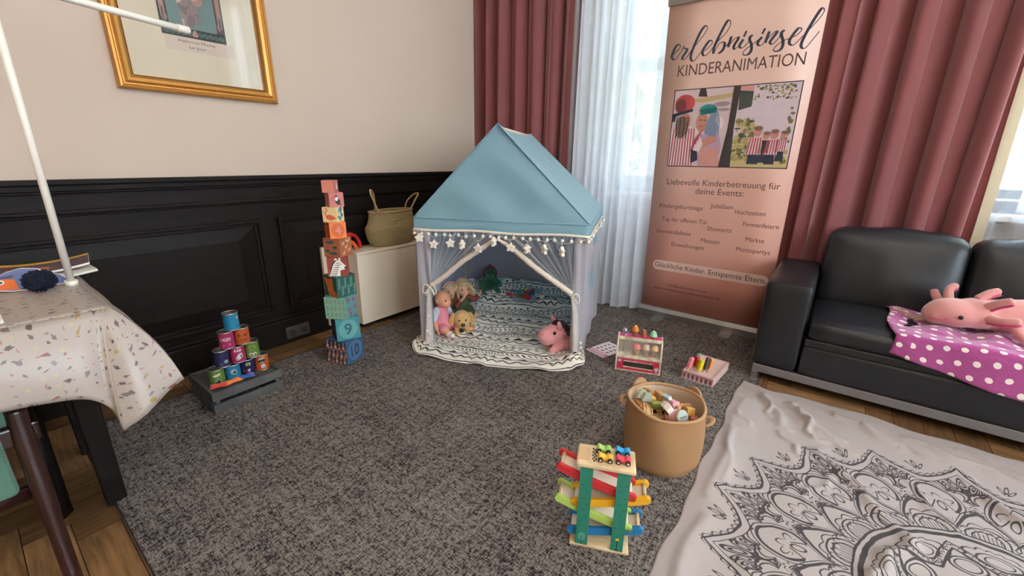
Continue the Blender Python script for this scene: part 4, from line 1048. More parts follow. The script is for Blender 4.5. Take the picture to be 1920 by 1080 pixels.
can('blue', (-2.191, 0.685, Z0 + .2535), FA, f_plain, 'light blue tin can topping the pyramid of cans')
def beanbag(loc, rz, col, lab):
    m = mat('beanbag_' + lab.split()[0], col, 0.9, sheen=0.3, bump=0.3, bs=180.0)
    q = MB()
    def f(a, b, s):
        u, v = 2*a - 1, 2*b - 1
        h = max(0, (1 - u*u)*(1 - v*v))**0.5
        pinch = 1 - 0.55*(1 - abs(u))**2*0 - 0.35*abs(v)*(1 - abs(u))
        return (0.034*u*(1 + .15*abs(v)), 0.022*v*(0.55 + 0.45*abs(u)), 0.016 + s*0.015*h*(0.55 + 0.45*abs(u)))
    q.grid(lambda a, b: f(a, b, 1), 14, 14); q.grid(lambda a, b: f(1 - a, b, -1), 14, 14)
    o = q.build('bean_bag', m); place(o, loc, (0, 0, rz)); return tag(o, lab, 'bean bag', 'bean bags on the crate')
beanbag((-2.140, 0.572, Z0 + .001), R(70), (214, 62, 40), 'red bean bag lying in front of the green can on the crate')
beanbag((-2.134, 0.626, Z0 + .001), R(95), (232, 122, 36), 'orange bean bag lying between the red and the blue one')
beanbag((-2.136, 0.684, Z0 + .001), R(80), (48, 84, 156), 'blue bean bag lying in front of the navy can')

# ============================================================ WHITE CABINET, BASKET, TOY
m_cab = mat('cabinet_white', (236, 216, 190), 0.45, var=0.015)
cb = thing('low_cabinet', 'low white cabinet standing against the dark wainscot between block tower and tent', 'cabinet', (-2.54, 1.8, 0))
MB().box(-2.62, -2.445, 1.545, 2.42, 0.028, 0.519).build('body', m_cab, cb, bevel=0.003)
MB().box(-2.622, -2.438, 1.538, 2.425, 0.519, 0.537).build('top_board', m_cab, cb, bevel=0.002)
MB().box(-2.624, -2.60, 1.392, 1.545, 0.028, 0.572).build('side_panel', m_cab, cb, bevel=0.002)
MB().box(-2.60, -2.47, 1.56, 2.4, 0.0, 0.028).build('plinth', mat('plinth_black', (26, 24, 24), 0.7), cb)
def wick_uv():
    x, y, z = coords()
    return atan2(y*2.2, x*5.0)*(1/(2*pi)) + 0.5, z*4.2, z
def hg_wick():
    u, v, z = wick_uv()
    a = xsin(v*2*pi*24.0)
    b = xsin(u*2*pi*64.0 + xfl(v*24.0)*pi)
    return a*0.6 + b*0.5
def pat_wick(c):
    u, v, z = wick_uv()
    n = noise(vec(xabs(u - .5)*60.0, v*24.0), 1.0, 3.0); b = xsin(u*2*pi*64.0 + xfl(v*24.0)*pi)*0.5 + 0.5
    return mixc(n*0.6 + b*0.35, lin((148, 124, 84)), lin((206, 180, 132)))
m_wick = mat('seagrass_weave', (180, 154, 108), 0.85, pat=pat_wick, hgt=hg_wick, bump=0.9)
m_rope = mat('seagrass_rope', (178, 144, 98), 0.9, bump=0.6, bs=180.0)
wk = thing('wicker_basket', 'round belly seagrass basket with two loop handles on the white cabinet', 'basket', (-2.528, 1.905, 0.537))
WS = 0.43
q = MB(); q.lathe([(0.001, .002), (0.17, .002), (0.195, .012), (0.215, .05), (0.228, .10), (0.231, .125), (0.226, .135), (0.205, .165), (0.193, .20), (0.19, .235), (0.187, .24), (0.184, .235), (0.186, .2), (0.20, .165), (0.222, .125), (0.21, .05), (0.17, .012), (0.001, .010)], (-2.528, 1.905, 0.537), 56, WS, 0.95)
q.build('woven_body', m_wick, wk)
q = MB(); q.tube([(-2.528 + .189*WS*cos(2*pi*k/48), 1.905 + .18*sin(2*pi*k/48), .777) for k in range(48)], .0065, 8, True); q.build('rim', m_rope, wk)
for pts in ([(-2.462, 1.755, .775), (-2.46, 1.728, .84), (-2.475, 1.712, .905), (-2.51, 1.735, .93), (-2.55, 1.785, .89), (-2.565, 1.80, .775)], [(-2.47, 2.03, .775), (-2.465, 2.075, .84), (-2.49, 2.13, .885), (-2.54, 2.125, .875), (-2.565, 2.085, .83), (-2.565, 2.06, .775)]):
    q = MB(); q.tube(catmull(pts, 6), .0062, 8); q.build('handle', m_rope, wk)
rt_ = thing('arch_toy', 'red arch toy with an orange piece on the white cabinet behind the block tower', 'toy', (-2.55, 1.57, .537))
m_rp = mat('toy_red', (196, 36, 40), 0.35); m_op = mat('toy_orange', (226, 96, 40), 0.35)
q = MB(); q.tube(catmull([(-2.55, 1.645, .545), (-2.55, 1.64, .58), (-2.55, 1.615, .625), (-2.55, 1.57, .645), (-2.55, 1.525, .625), (-2.55, 1.50, .58), (-2.55, 1.497, .545)], 5), .0125, 10); q.build('red_arch', m_rp, rt_)
q = MB(); q.tube(catmull([(-2.53, 1.60, .545), (-2.53, 1.595, .565), (-2.53, 1.575, .59), (-2.53, 1.55, .595)], 5), .014, 10); q.build('orange_arch', m_op, rt_)
# ============================================================ STACKING BLOCK TOWER
kc = dict(pink=(222, 134, 116), rose=(196, 116, 106), cream=(244, 208, 150), orange=(236, 128, 60), brown=(172, 98, 64), wine=(150, 62, 58), forest=(46, 84, 72), mint=(146, 182, 158), teal=(66, 132, 138), navy=(56, 86, 118),
          black=(36, 34, 38), white=(240, 230, 216), flamingo=(226, 110, 72), blue=(70, 140, 150), dorange=(214, 102, 50), tiger=(214, 110, 52), plant=(92, 122, 108), plum=(150, 112, 140), sea=(98, 158, 154), dteal=(40, 98, 110), lnavy=(78, 112, 142), ink=(44, 58, 84), beak=(232, 80, 70), sand=(222, 170, 130), ltgreen=(140, 178, 150), aqua=(120, 176, 170))
kk = list(kc); km = [mat('block_' + n, kc[n], 0.55, var=0.03) for n in kk]; B = {n: i for i, n in enumerate(kk)}
def block(i, s, z, x, y, rz, colR, colL, fR, fL, lab):
    t = thing('stacking_block', lab, 'toy block', (x, y, z), R(rz), 'stacking block tower')
    q = MB(); h = s/2
    def side(c, U, N):
        q.mi = B[c]
        U, N = Vector(U), Vector(N)
        q.add([N*h + U*(h*a) + Vector((0, 0, h + h*b)) for a, b in ((-1, -1), (1, -1), (1, 1), (-1, 1))], [(0, 1, 2, 3)])
        return Decal(q, lambda u, v, L: N*(h + .0003*L) + U*(u*s) + Vector((0, 0, h + v*s)))
    dR = side(colR, (0, 1, 0), (1, 0, 0)); dL = side(colL, (1, 0, 0), (0, -1, 0))
    side(colL, (-1, 0, 0), (0, 1, 0)); side(colR, (0, -1, 0), (-1, 0, 0))
    q.mi = B[colR]; q.add([(-h, -h, s), (h, -h, s), (h, h, s), (-h, h, s), (-h, -h, 0), (h, -h, 0), (h, h, 0), (-h, h, 0)], [(0, 1, 2, 3), (7, 6, 5, 4)])
    if fR: fR(dR)
    if fL: fL(dL)
    q.build('printed_cube', km, t, wl=False)
def num(body, ring, ink, bx):
    def f(d):
        d.disc(0, 0, .40, .44, B[ring], 1, 36); d.text(body, 0, -.24, B[ink], bx, .48, 2, 'C', bold=0.02)
    return f
def giraffes(d):
    for j in range(3):
        for i in range(5):
            u, v = -.42 + i*.2 + .07*(j % 2), .30 - j*.31 - .05*(i % 2)
            c = B['tiger'] if (i + j) % 2 else B['sand']
            d.poly([(u - .06, v - .12), (u + .05, v - .12), (u + .05, v - .02), (u + .02, v), (u + .02, v + .16), (u - .01, v + .16), (u - .015, v), (u - .06, v - .04)], c, 1)
            for w_ in (-.05, .03): d.rect(u + w_, u + w_ + .018, v - .2, v - .11, c, 1)
            d.rect(u - .01, u + .055, v + .14, v + .175, c, 1)
def plants(d):
    for j in range(3):
        for i in range(5):
            u, v = -.38 + i*.19, .3 - j*.3
            d.stroke([(u, v - .12), (u, v + .1)], .012, B['plant'], 1)
            for k in range(3): d.stroke([(u, v - .08 + k*.06), (u + .05, v - .04 + k*.06)], .014, B['plant'], 1); d.stroke([(u, v - .08 + k*.06), (u - .05, v - .04 + k*.06)], .014, B['plant'], 1)
def hippos(d):
    for u, v in ((-.2, -.12), (.22, .25), (.3, -.1), (-.05, -.36), (-.25, .33)):
        d.disc(u, v, .15, .10, B['plum'], 1); d.disc(u - .12, v + .03, .07, .07, B['plum'], 1); d.rect(u - .1, u - .04, v - .14, v, B['plum'], 1); d.rect(u + .05, u + .11, v - .14, v, B['plum'], 1)
def bamboo(d):
    for i in range(6):
        u = -.38 + i*.155
        v0, v1 = (-.42, .05) if i % 2 else (-.1, .42)
        d.stroke([(u, v0), (u + .04, v1)], .022, B['aqua'], 1)
        for k in range(4): v = v0 + (v1 - v0)*(k + .5)/4; d.stroke([(u + .01, v), (u + .09, v + .05)], .024, B['aqua'], 1); d.stroke([(u + .01, v - .04), (u - .05, v)], .02, B['aqua'], 1)
def tiger(d):
    d.poly([(-.2, -.5), (.46, -.5), (.42, -.28), (.22, -.12), (.2, .3), (.1, .36), (-.15, .34), (-.28, .28), (-.26, .0)], B['tiger'], 1)
    d.disc(-.08, .12, .24, .2, B['tiger'], 2); d.disc(-.28, .32, .08, .09, B['tiger'], 2); d.disc(.12, .34, .08, .09, B['tiger'], 2)
    for u in (-.17, .02): d.disc(u, .14, .022, .03, B['black'], 3)
    d.disc(-.08, .02, .04, .03, B['black'], 3)
    for k in range(6): d.stroke([(-.2 + k*.11, -.48), (-.17 + k*.1, -.26)], .026, B['forest'], 3)
    d.stroke([(-.42, .36), (-.36, .18), (-.2, .3)], .05, B['tiger'], 1)
def zebra(d):
    d.poly([(-.44, -.5), (.1, -.5), (.12, -.2), (.40, -.12), (.44, .02), (.30, .16), (.16, .34), (-.02, .36), (-.2, .16), (-.32, -.2)], B['white'], 1)
    d.disc(-.05, .38, .07, .10, B['white'], 2, rot=.4); d.disc(.13, .42, .05, .09, B['white'], 2); d.disc(.40, -.05, .07, .07, B['black'], 2); d.disc(.18, .14, .022, .03, B['black'], 2)
    for k in range(7): d.stroke([(-.40 + k*.055, -.46 + k*.11), (-.20 + k*.05, -.48 + k*.115), (-.06 + k*.035, -.42 + k*.11)], .032, B['black'], 3, sm=3)
    d.stroke([(-.34, -.12), (-.2, .18), (-.02, .38)], .05, B['black'], 3, sm=3)
def savanna(d):
    for u, v, w_ in ((-.1, .28, .26), (.18, .02, .15), (.05, -.3, .30), (-.3, -.18, .16)):
        d.disc(u, v, w_, .055, B['dteal'], 1); d.disc(u + .05, v + .05, w_*.6, .04, B['dteal'], 1); d.stroke([(u, v), (u - .01, v - .16)], .014, B['black'], 1)
def dogs(d):
    for u, v in ((-.22, .22), (.2, .3), (.02, -.0), (-.2, -.3), (.25, -.2)):
        d.disc(u, v, .11, .06, B['sand'], 1, rot=.3); d.disc(u + .1, v + .08, .045, .05, B['sand'], 1); d.stroke([(u - .08, v), (u - .1, v - .12)], .03, B['sand'], 1); d.stroke([(u + .05, v), (u + .05, v - .12)], .03, B['sand'], 1); d.stroke([(u - .1, v + .02), (u - .17, v + .1)], .022, B['sand'], 1)
    d.disc(-.05, .36, .08, .05, B['black'], 1); d.disc(.02, .36, .05, .05, B['white'], 2)
def flamingo(d):
    d.poly([(-.22, -.28), (.0, -.36), (.3, -.32), (.46, -.22), (.24, -.06), (.0, .02), (-.2, -.04), (-.28, -.16)], B['flamingo'], 1)
    d.stroke([(-.2, -.1), (-.3, .05), (-.24, .2), (-.14, .3), (-.2, .40), (-.32, .36), (-.38, .24)], .075, B['flamingo'], 1, sm=5); d.disc(-.34, .28, .04, .08, B['white'], 2); d.disc(-.38, .20, .03, .05, B['black'], 2)
    for u in (.06, .12): d.rect(u, u + .025, -.5, -.33, B['flamingo'], 1)
def palm(d):
    for k, (u, v) in enumerate(((-.1, .3), (.1, .12), (-.2, -.2), (.2, -.1), (.0, -.3), (.15, .38))): d.disc(u, v, .19, .10, B['blue'], 1, rot=.8 + k*.9)
def toucan(d):
    d.disc(.08, -.12, .17, .24, B['black'], 1, rot=.3); d.disc(.0, .08, .10, .16, B['white'], 2); d.disc(-.13, .18, .10, .055, B['beak'], 3); d.disc(.0, .16, .02, .025, B['black'], 3); d.stroke([(.16, -.3), (.32, -.36)], .06, B['black'], 1); d.disc(.0, .26, .09, .06, B['black'], 2)
    d.disc(-.33, .0, .02, .04, B['black'], 1)
def dot(d): d.disc(0, -.1, .02, .03, B['wine'], 1)
def bird(d): d.disc(.15, -.1, .12, .2, B['white'], 1); d.disc(.15, .15, .1, .12, B['white'], 1); d.disc(.1, .18, .03, .03, B['black'], 2); d.disc(.2, -.28, .08, .05, B['black'], 2)
def leaves(d):
    for k, (u, v) in enumerate(((-.2, .3), (.15, .1), (-.1, -.15), (.2, -.3), (.25, .35))): d.disc(u, v, .14, .06, B['black'], 1, rot=.6*k)
TW = [(10, .142, 1.213, 16.3, 'navy', 'ink', num('10', 'lnavy', 'ink', .46), giraffes, 'largest navy block with the number 10 at the bottom of the block tower'),
      (9, .130, 1.229, -18.6, 'teal', 'ink', num('9', 'sea', 'dteal', .32), leaves, 'teal block with the number 9, second from the bottom of the tower'),
      (8, .126, 1.217, 31, 'sea', 'ltgreen', hippos, plants, 'mint green block with little plants and hippos under the tiger block'),
      (7, .118, 1.224, 2.6, 'forest', 'forest', bamboo, tiger, 'dark green block with a tiger and bamboo in the tower'),
      (6, .103, 1.226, 55, 'wine', 'wine', None, zebra, 'wine red block with a zebra head in the tower'),
      (5, .102, 1.236, 22, 'brown', 'brown', dogs, savanna, 'brown block with savanna trees and small animals in the tower'),
      (4, .086, 1.233, -14, 'orange', 'dorange', num('4', 'dorange', 'pink', .34), leaves, 'orange block with the number 4 in the tower'),
      (3, .078, 1.230, 31, 'cream', 'cream', palm, flamingo, 'cream coloured block with a flamingo in the tower'),
      (2, .074, 1.245, -14.5, 'rose', 'rose', toucan, dot, 'dusty rose block with a toucan just below the top of the tower'),
      (1, .062, 1.228, 39, 'rose', 'pink', bird, dot, 'smallest pink block on top of the block tower')]
zz = 0.0
for (i, s, y, rz, cR, cL, fR, fL, lab) in TW:
    block(i, s, zz, -2.129, y, rz, cR, cL, fR, fL, lab); zz += s + .0004

# ============================================================ PLAY TENT
TA = R(26.565)
TMx = Matrix.Translation((-1.92, 1.62, 0)) @ Matrix.Rotation(TA, 4, 'Z')
AW, AD = 0.984, 0.93
def TL(a, b, z): return TMx @ Vector((a + 0.085*max(0, b)/AD*(a/AW), b, z))
m_roof = mat('tent_canvas_teal', (164, 205, 212), 0.5, var=0.03, vs=5.0, spec=0.7, sheen=0.25, trl=0.40, trcol=(40, 160, 210), bump=0.5, hgt=lambda: xabs(noise(vec(coords()[0]*3.0 + coords()[2]*1.2, coords()[1]*3.0, coords()[2]*1.4), 2.4, 4.0) - 0.5)*-0.9 + xabs(noise(vec(coords()[0]*2.0 - coords()[2]*2.0, coords()[1]*2.0, coords()[2]*0.8 + 4.0), 3.4, 3.0) - 0.5)*-0.5)
m_side = mat('tent_cotton_grey', (186, 180, 186), 0.85, var=0.03, trl=0.14, trcol=(64, 96, 150), bump=0.12, bs=120.0)
m_tape = mat('tent_trim_cream', (238, 226, 208), 0.8, bump=0.3, bs=300.0)
m_pomw = mat('pompom_white', (242, 232, 218), 0.95, sheen=0.4, bump=0.5, bs=500.0)
tent = thing('play_tent', 'house shaped play tent with turquoise roof, pompom trim and gathered white curtains', 'play tent', (-1.92, 1.62, 0), TA)
m_polew = mat('tent_pole_wood', (206, 186, 166), 0.5)
for (a, b) in ((0.012, 0.02), (AW - 0.012, 0.02), (0.012, AD - 0.015), (AW - 0.012, AD - 0.015)):
    MB().cyl(TL(a, b, 0.0), TL(a, b, 0.77), 0.011, n=12).build('pole', m_polew, tent)
for b in (0.02, AD - 0.015):
    MB().tube([TL(0.012, b, 0.76), TL(0.485, b, 1.30), TL(AW - 0.012, b, 0.76)], 0.010, 10).build('gable_pole', m_polew, tent)
MB().cyl(TL(0.485, 0.02, 1.30), TL(0.485, AD - 0.015, 1.30), 0.010, n=10).build('ridge_pole', m_polew, tent)
ZE, ZB, ZA, AP = 0.812, 0.747, 1.322, 0.482
q = MB()
wr = lambda u, v, k: 0.010*(vnoise(u*7 + k, v*5) - .5) + 0.006*sin(u*13 + v*21 + k)
o_ = 0.012
# front and back gables
for sgn, b0 in ((-1, -0.012), (1, AD + 0.012)):
    def g(a, c, sgn=sgn, b0=b0):
        z = ZE + (ZA - ZE)*c; k = 1 - c
        aa = AP + ((-o_ if a < .5 else AW + o_) - AP)*abs(2*a - 1)*k
        e = (1 - abs(2*a - 1))*k
        bb = b0 + sgn*(-0.020*c + wr(aa, z, 3)*1.0*min(1, e*4))
        return TL(aa, bb, z + 0.0*a)
    q.grid(g, 30, 26)
for s in (-1, 1):
    def g(a, c, s=s):
        b = -0.012 + (AD + 0.024)*a
        ed = (-o_ if s < 0 else AW + o_)
        aa = AP + (ed - AP)*(1 - c); z = ZE + (ZA - ZE)*c
        e = 4*a*(1 - a)
        z -= 0.022*e*(0.25 + 0.75*c) + wr(b*2, z, 7)*0.5*e
        # ridge corners pulled in a touch
        if c > .98: b = b + 0.02*(0.5 - a)
        return TL(aa, b, z)
    q.grid(g, 26, 26)
# valance band all round
def band_pt(t):
    P = [(-o_, -.012), (AW + o_, -.012), (AW + o_, AD + .012), (-o_, AD + .012)]
    t = t % 4; i = int(t); f = t - i
    p, r_ = P[i], P[(i + 1) % 4]
    return p[0] + (r_[0] - p[0])*f, p[1] + (r_[1] - p[1])*f
def g(t, c):
    a, b = band_pt(t*4); i = int(t*4) % 4; n = ((0, -1), (1, 0), (0, 1), (-1, 0))[i]
    e = 4*(t*4 % 1)*(1 - t*4 % 1)
    off = (0.006*sin(pi*c) + 0.004*sin(t*70 + c*3))*min(1, e*2)
    return TL(a + n[0]*off, b + n[1]*off, ZE + (ZB - ZE)*c - 0.004*sin(t*52)*c)
q.grid(g, 120, 5)
q.build('roof', m_roof, tent)
def seam(p): return [TL(*x) for x in catmull(p, 5)]
q = MB()
q.tube(seam([(-o_, -.015, ZE), (AP*.5, -.022, ZE + .003), (AP, -.024, ZE), (AP + .26, -.02, ZE - .002), (AW + o_, -.015, ZE)]), .0035, 6)
for s in (-o_, AW + o_): q.tube(seam([(s, -.013, ZE), (AP + (s - AP)*.5, -.006, (ZE + ZA)/2), (AP, .004, ZA)]), .0042, 6)
q.build('roof_piping', m_roof, tent)
q = MB(); q.grid(lambda t, c: TL(*(lambda p, i: (p[0] + ((0, .006, 0, -.006)[i]), p[1] + ((-.006, 0, .006, 0)[i])))(band_pt(t*3.999), int(t*3.999) % 4), ZB + .007 - .013*c - 0.004*sin(t*52)), 120, 1)
q.build('trim_tape', m_tape, tent, solid=0.003)
# pompoms along the trim: front edge and right edge
pp = MB(); pp.ball((0, 0, 0), (.0098, .0098, .0105), 12, 8); pp.cyl((0, 0, .009), (0, 0, .024), .0012, n=5)
p0 = pp.build('pompom', m_pomw, tent, wl=False)
pos = [(-0.012 + 0.0 + k*(AW + .02)/22.0, -.022) for k in range(23)] + [(AW + .022, .05 + k*.088) for k in range(11)]
jj = random.Random(2)
for i, (a, b) in enumerate(pos):
    o = p0 if i == 0 else p0.copy()
    if i: C.objects.link(o); o.parent = tent
    o.location = (a + 0.085*max(0, b)/AD*(a/AW) + jj.uniform(-.006, .006), b, ZB - .026 + jj.uniform(-.003, .003)); o.rotation_euler = (jj.uniform(-.2, .2), jj.uniform(-.3, .3), 0)
# side walls
def wall(f, n, m_, nm='side_wall'): MB().grid(f, n[0], n[1]).build(nm, m_side, tent)
fold = lambda u, z, k: (1 - sstep(.78, .95, z))*0.010*sin(u*19 + 2.5*sin(z*4 + k)) + 0.014*(vnoise(u*8 + k, z*4) - .5)*(1 - sstep(.78, .95, z))
wall(lambda t, c: TL(-0.004 + fold(t, c, 1)*.8, AD*t, 0.78*c + .004), (30, 24), 0)
wall(lambda t, c: TL(AW + 0.004 + fold(t, c, 4)*.9*min(1, t*8) + .02*(1 - c)*t, AD*t, 0.78*c + .003), (34, 24), 0)
wall(lambda t, c: TL(AW*t, AD + fold(t, c, 6)*.6, 0.78*c + .004), (30, 20), 0, 'back_wall')
wall(lambda t, c: TL(-.004 + (.084 + .012*(1 - c)**2)*t, -.004 + .010*sin(t*9 + c*5)*t - .004, 0.77*c + .004), (10, 24), 0, 'front_strip')
wall(lambda t, c: TL(.918 + .070*t + (1 - t)*.008*(1 - c), -.004 + .006*sin(t*8 + c*3)*(1 - t), 0.77*c + .003), (10, 24), 0, 'front_strip')
# turquoise star print on the right wall
m_tprint = mat('tent_star_print', (142, 186, 196), 0.8, trl=0.2)
d = Decal(MB(), lambda u, v, L: TL(AW + .0052 + fold(u/AD, v/.78, 4)*.9*min(1, u/AD*8) + .02*(1 - v/.78)*u/AD + .0003*L, u, v), .012)
def star(u, v, r, k=0.45, rot=0.3): return [(u + r*(1 if i % 2 == 0 else k)*sin(i*pi/5 + rot), v + r*(1 if i % 2 == 0 else k)*cos(i*pi/5 + rot)) for i in range(10)]
q = random.Random(9)
for i in range(26):
    v = .33 + .36*i/26; d.poly(star(.33 + .30*(v - .33) + q.uniform(-.09, .09), v, q.uniform(.022, .045), .5, q.random()), 0, 1 + .05*i)
d.mb.build('star_print', m_tprint, tent)
# tulle curtains gathered with ribbons
def alpha_tulle():
    u, v, z = coords('UV'); n = noise(vec(u*46.0, v*1.2), 1.0, 1.0); n2 = noise(vec(u*150.0, v*2.0), 1.0, 1.0)
    return mth('MINIMUM', 0.17 + mth('MAXIMUM', (n - 0.52)*2.2, 0.0) + mth('MAXIMUM', (n2 - 0.58)*2.0, 0.0), 0.8)
m_tulle = mat('tulle_white', (240, 236, 236), 0.8, alpha=alpha_tulle, trl=0.3)
m_roll = mat('tulle_rolled_hem', (238, 222, 204), 0.8, bump=0.5, bs=60.0, trl=0.2)
m_bund = mat('tulle_bundle', (234, 224, 216), 0.8, bump=0.5, bs=50.0, alpha=0.82, trl=0.3)
def tulle(a_in, hem, tie, low, sgn):
    H = catmull([(p[0], p[1]) + (0,) for p in hem], 10)
    def along(t):
        k = t*(len(H) - 1); i = min(int(k), len(H) - 2); f = k - i; return H[i]*(1 - f) + H[i + 1]*f
    def g(p, t):
        l0 = Vector((a_in + (tie[0] - a_in)*t, .742 + (tie[1] - .742)*t, 0)); h = along(t)
        pos = l0*(1 - p) + h*p
        if t < .02: pos.y = max(pos.y, .742*(1) if p < .97 else pos.y)
        top = Vector((a_in + (hem[0][0] - a_in)*p, .742, 0)); pos = pos*(1 - (1 - t)**3) + top*(1 - t)**3
        return TL(pos.x, -.008 + .007*sin(p*44)*(1 - .5*t), pos.y)
    tc = MB().grid(g, 80, 24, lambda a, b: (a, b)).build('tulle_curtain', m_tulle, tent)
    P = catmull([(p[0], -.012, p[1]) for p in hem], 8); n = len(P)
    MB().tube([TL(p.x, p.y, p.z) for p in P], [.010 + .010*min(1, i/(n*.35)) + .0015*sin(i*1.9) for i in range(n)], 12, flat=0.8).build('rolled_hem', m_roll, tc)
    Q = catmull([(p[0], -.016, p[1]) for p in low], 8); n = len(Q)
    MB().tube([TL(p.x, p.y, p.z) for p in Q], [.014 + .018*(i/n)**.7 + .002*sin(i*2.3) for i in range(n)], 14, flat=0.55).build('hanging_bundle', m_bund, tc)
    r = MB(); x, z = tie
    r.tube([TL(x + .020*cos(k*pi/8), -.012 + .016*sin(k*pi/8), z + .004*sin(k)) for k in range(16)], .0045, 6, True)
    for dx in ((-1, 1) if sgn < 0 else (1,)):
        r.tube(seam([(x, -.032, z), (x + dx*.018, -.036, z + .014), (x + dx*.036, -.036, z + .004), (x + dx*.042, -.034, z - .03), (x + dx*.030, -.034, z - .042), (x + dx*.012, -.033, z - .014)]), .0036, 6)
    if sgn < 0:
        r.tube(seam([(x, -.032, z), (x - .012, -.036, z - .03), (x - .022, -.034, z - .055)]), .0042, 6); r.tube(seam([(x, -.032, z), (x + .02, -.036, z - .02), (x + .028, -.034, z - .05)]), .0042, 6)
    r.build('tie_ribbon', m_tape, tc)
    return tc
t1 = tulle(.080, [(.474, .712), (.40, .655), (.288, .576), (.17, .475), (.078, .408)], (.074, .404), [(.074, .404), (.062, .30), (.058, .17), (.050, .035)], -1)
t2 = tulle(.918, [(.482, .712), (.58, .655), (.705, .559), (.83, .475), (.922, .415)], (.924, .412), [(.924, .412), (.945, .30), (.955, .17), (.962, .04)], 1)
for tc, pts in ((t1, ((.060, .22), (.052, .12), (.066, .10), (.030, .035), (.045, .03))), (t2, ((.988, .13), (.992, .10), (.985, .065)))):
    for a, z in pts: MB().ball(TL(a, -.040, z), .009, 10, 8).build('pompom', m_pomw, tc)

# star garland
m_star = mat('felt_star_white', (240, 226, 212), 0.85, bump=0.15); m_heart = mat('heart_stitch', (140, 108, 100), 0.8)
gd = thing('star_garland', 'string of white star charms with hearts hanging across the tent opening', 'garland', tuple(TL(.48, -.05, .69)), TA)
GS = [(.032, .701, 10, 0), (.12, .668, 15, 1), (.222, .679, 5, 0), (.293, .674, 80, 0), (.389, .657, -5, 1), (.481, .700, 82, 0), (.577, .673, 8, 1), (.673, .669, 58, 1), (.77, .671, -55, 0), (.869, .664, -62, 1)]
SR = random.Random(8)
strp = []
for i, (s, z, yw, ht) in enumerate(GS):
    a = s*AW; c = TL(a, -.045, z); rr_ = .030
    M = Matrix.Translation(c) @ Matrix.Rotation(TA + R(yw), 4, 'Z') @ Matrix.Rotation(SR.uniform(-.12, .12), 4, 'Y')
    q = MB(); q.T = M
    q.prism([(x, y) for x, y in star(0, 0, rr_, .56, 0)][::-1], lambda u, v, w_: (u, w_ - .010, v), .020)
    o = q.build('star_charm', m_star, gd, bevel=0.003)
    if ht:
        d = Decal(MB(), lambda u, v, L: M @ Vector((u, -.0106 - .0003*L, v)))
        d.stroke([(.0, -.012), (.008, -.004), (.009, .003), (.0045, .007), (0, .003), (-.0045, .007), (-.009, .003), (-.008, -.004)], .0018, 0, 1, sm=3, closed=True)
        d.mb.build('heart', m_heart, o)
    strp.append((a, z + .032))
pts = [(-.02, .742)]
for i, (a, z) in enumerate(strp):
    pts.append((a, z + .012))
    if i < 9: pts.append(((a + strp[i + 1][0])/2, .735 - .008*(i % 2)))
pts.append((1.0, .742))
q = MB(); q.tube([TL(p.x, p.y, p.z) for p in catmull([(a, -.045, z) for a, z in pts], 5)], .0011, 5)
for a, z in strp: q.cyl(TL(a, -.045, z - .004), TL(a, -.045, z + .014), .0011, n=5)
q.build('string', m_tape, gd)

# ============================================================ BLANKET IN THE TENT
def bh(a, b):
    z = 0.0
    if b > .1: z = 0.19*((b - .1)/.85)**1.7
    return z
def pat_tribal(c):
    u, v, z = coords('UV')
    w = noise(vec(u*5.0, v*5.0), 1.6, 2.0)
    vv = (v + (w - 0.5)*0.040)*1.12; uu = (u + (w - 0.5)*0.02)*1.15
    P = 0.30
    t = frac(vv/P)*P
    L = lambda c0, th: ln(t - c0, th/2)
    b1 = L(.012, .008)
    zz_ = ln(t - .048 - tri(uu/.052)*.026, .0045)*band(t, .04, .085)
    zz2 = ln(t - .060 - tri(uu/.052)*.018, .0028)*band(t, .04, .085)
    b2 = L(.094, .006)
    tr_ = (((t - .102)/.026) < tri(uu/.062)*1.25 - 0.25)*band(t, .102, .128)
    b3 = L(.140, .005)
    da = (frac((uu + t*.8)/.021) < .42)*band(t, .154, .172)
    b4 = L(.184, .010)
    wv = ln(t - .203 - xsin(uu*95.0)*.006, .004)
    lf = (frac((uu + xabs(t - .235)*1.1)/.030) < .40)*band(t, .219, .251)*(xabs(t - .235) > .003)
    b5 = L(.262, .006)
    dm = ((xabs(frac(uu/.044) - .5)*.044 + xabs(t - .279)) < .010)
    f = xmax(b1, zz_, zz2, b2, tr_, b3, da, b4, wv, lf, b5, dm)
    return mixc(f, c, lin((34, 32, 38)))
m_trib = mat('blanket_tribal', (234, 224, 208), 0.9, pat=pat_tribal, var=0.02, bump=0.2, bs=200.0, sheen=0.15)
hemc = catmull([(-.066, .003, 0), (-.03, -.085, 0), (.048, -.149, 0), (.264, -.186, 0), (.40, -.197, 0), (.525, -.199, 0), (.764, -.190, 0), (.914, -.160, 0), (1.00, -.105, 0), (1.02, -.04, 0)], 8)
backc = catmull([(.03, .88, 0), (.2, .885, 0), (.45, .90, 0), (.7, .90, 0), (.9, .89, 0), (.985, .86, 0)], 8)
def cpt_(Cv, t):
    k = t*(len(Cv) - 1); i = min(int(k), len(Cv) - 2); f = k - i; return Cv[i]*(1 - f) + Cv[i + 1]*f
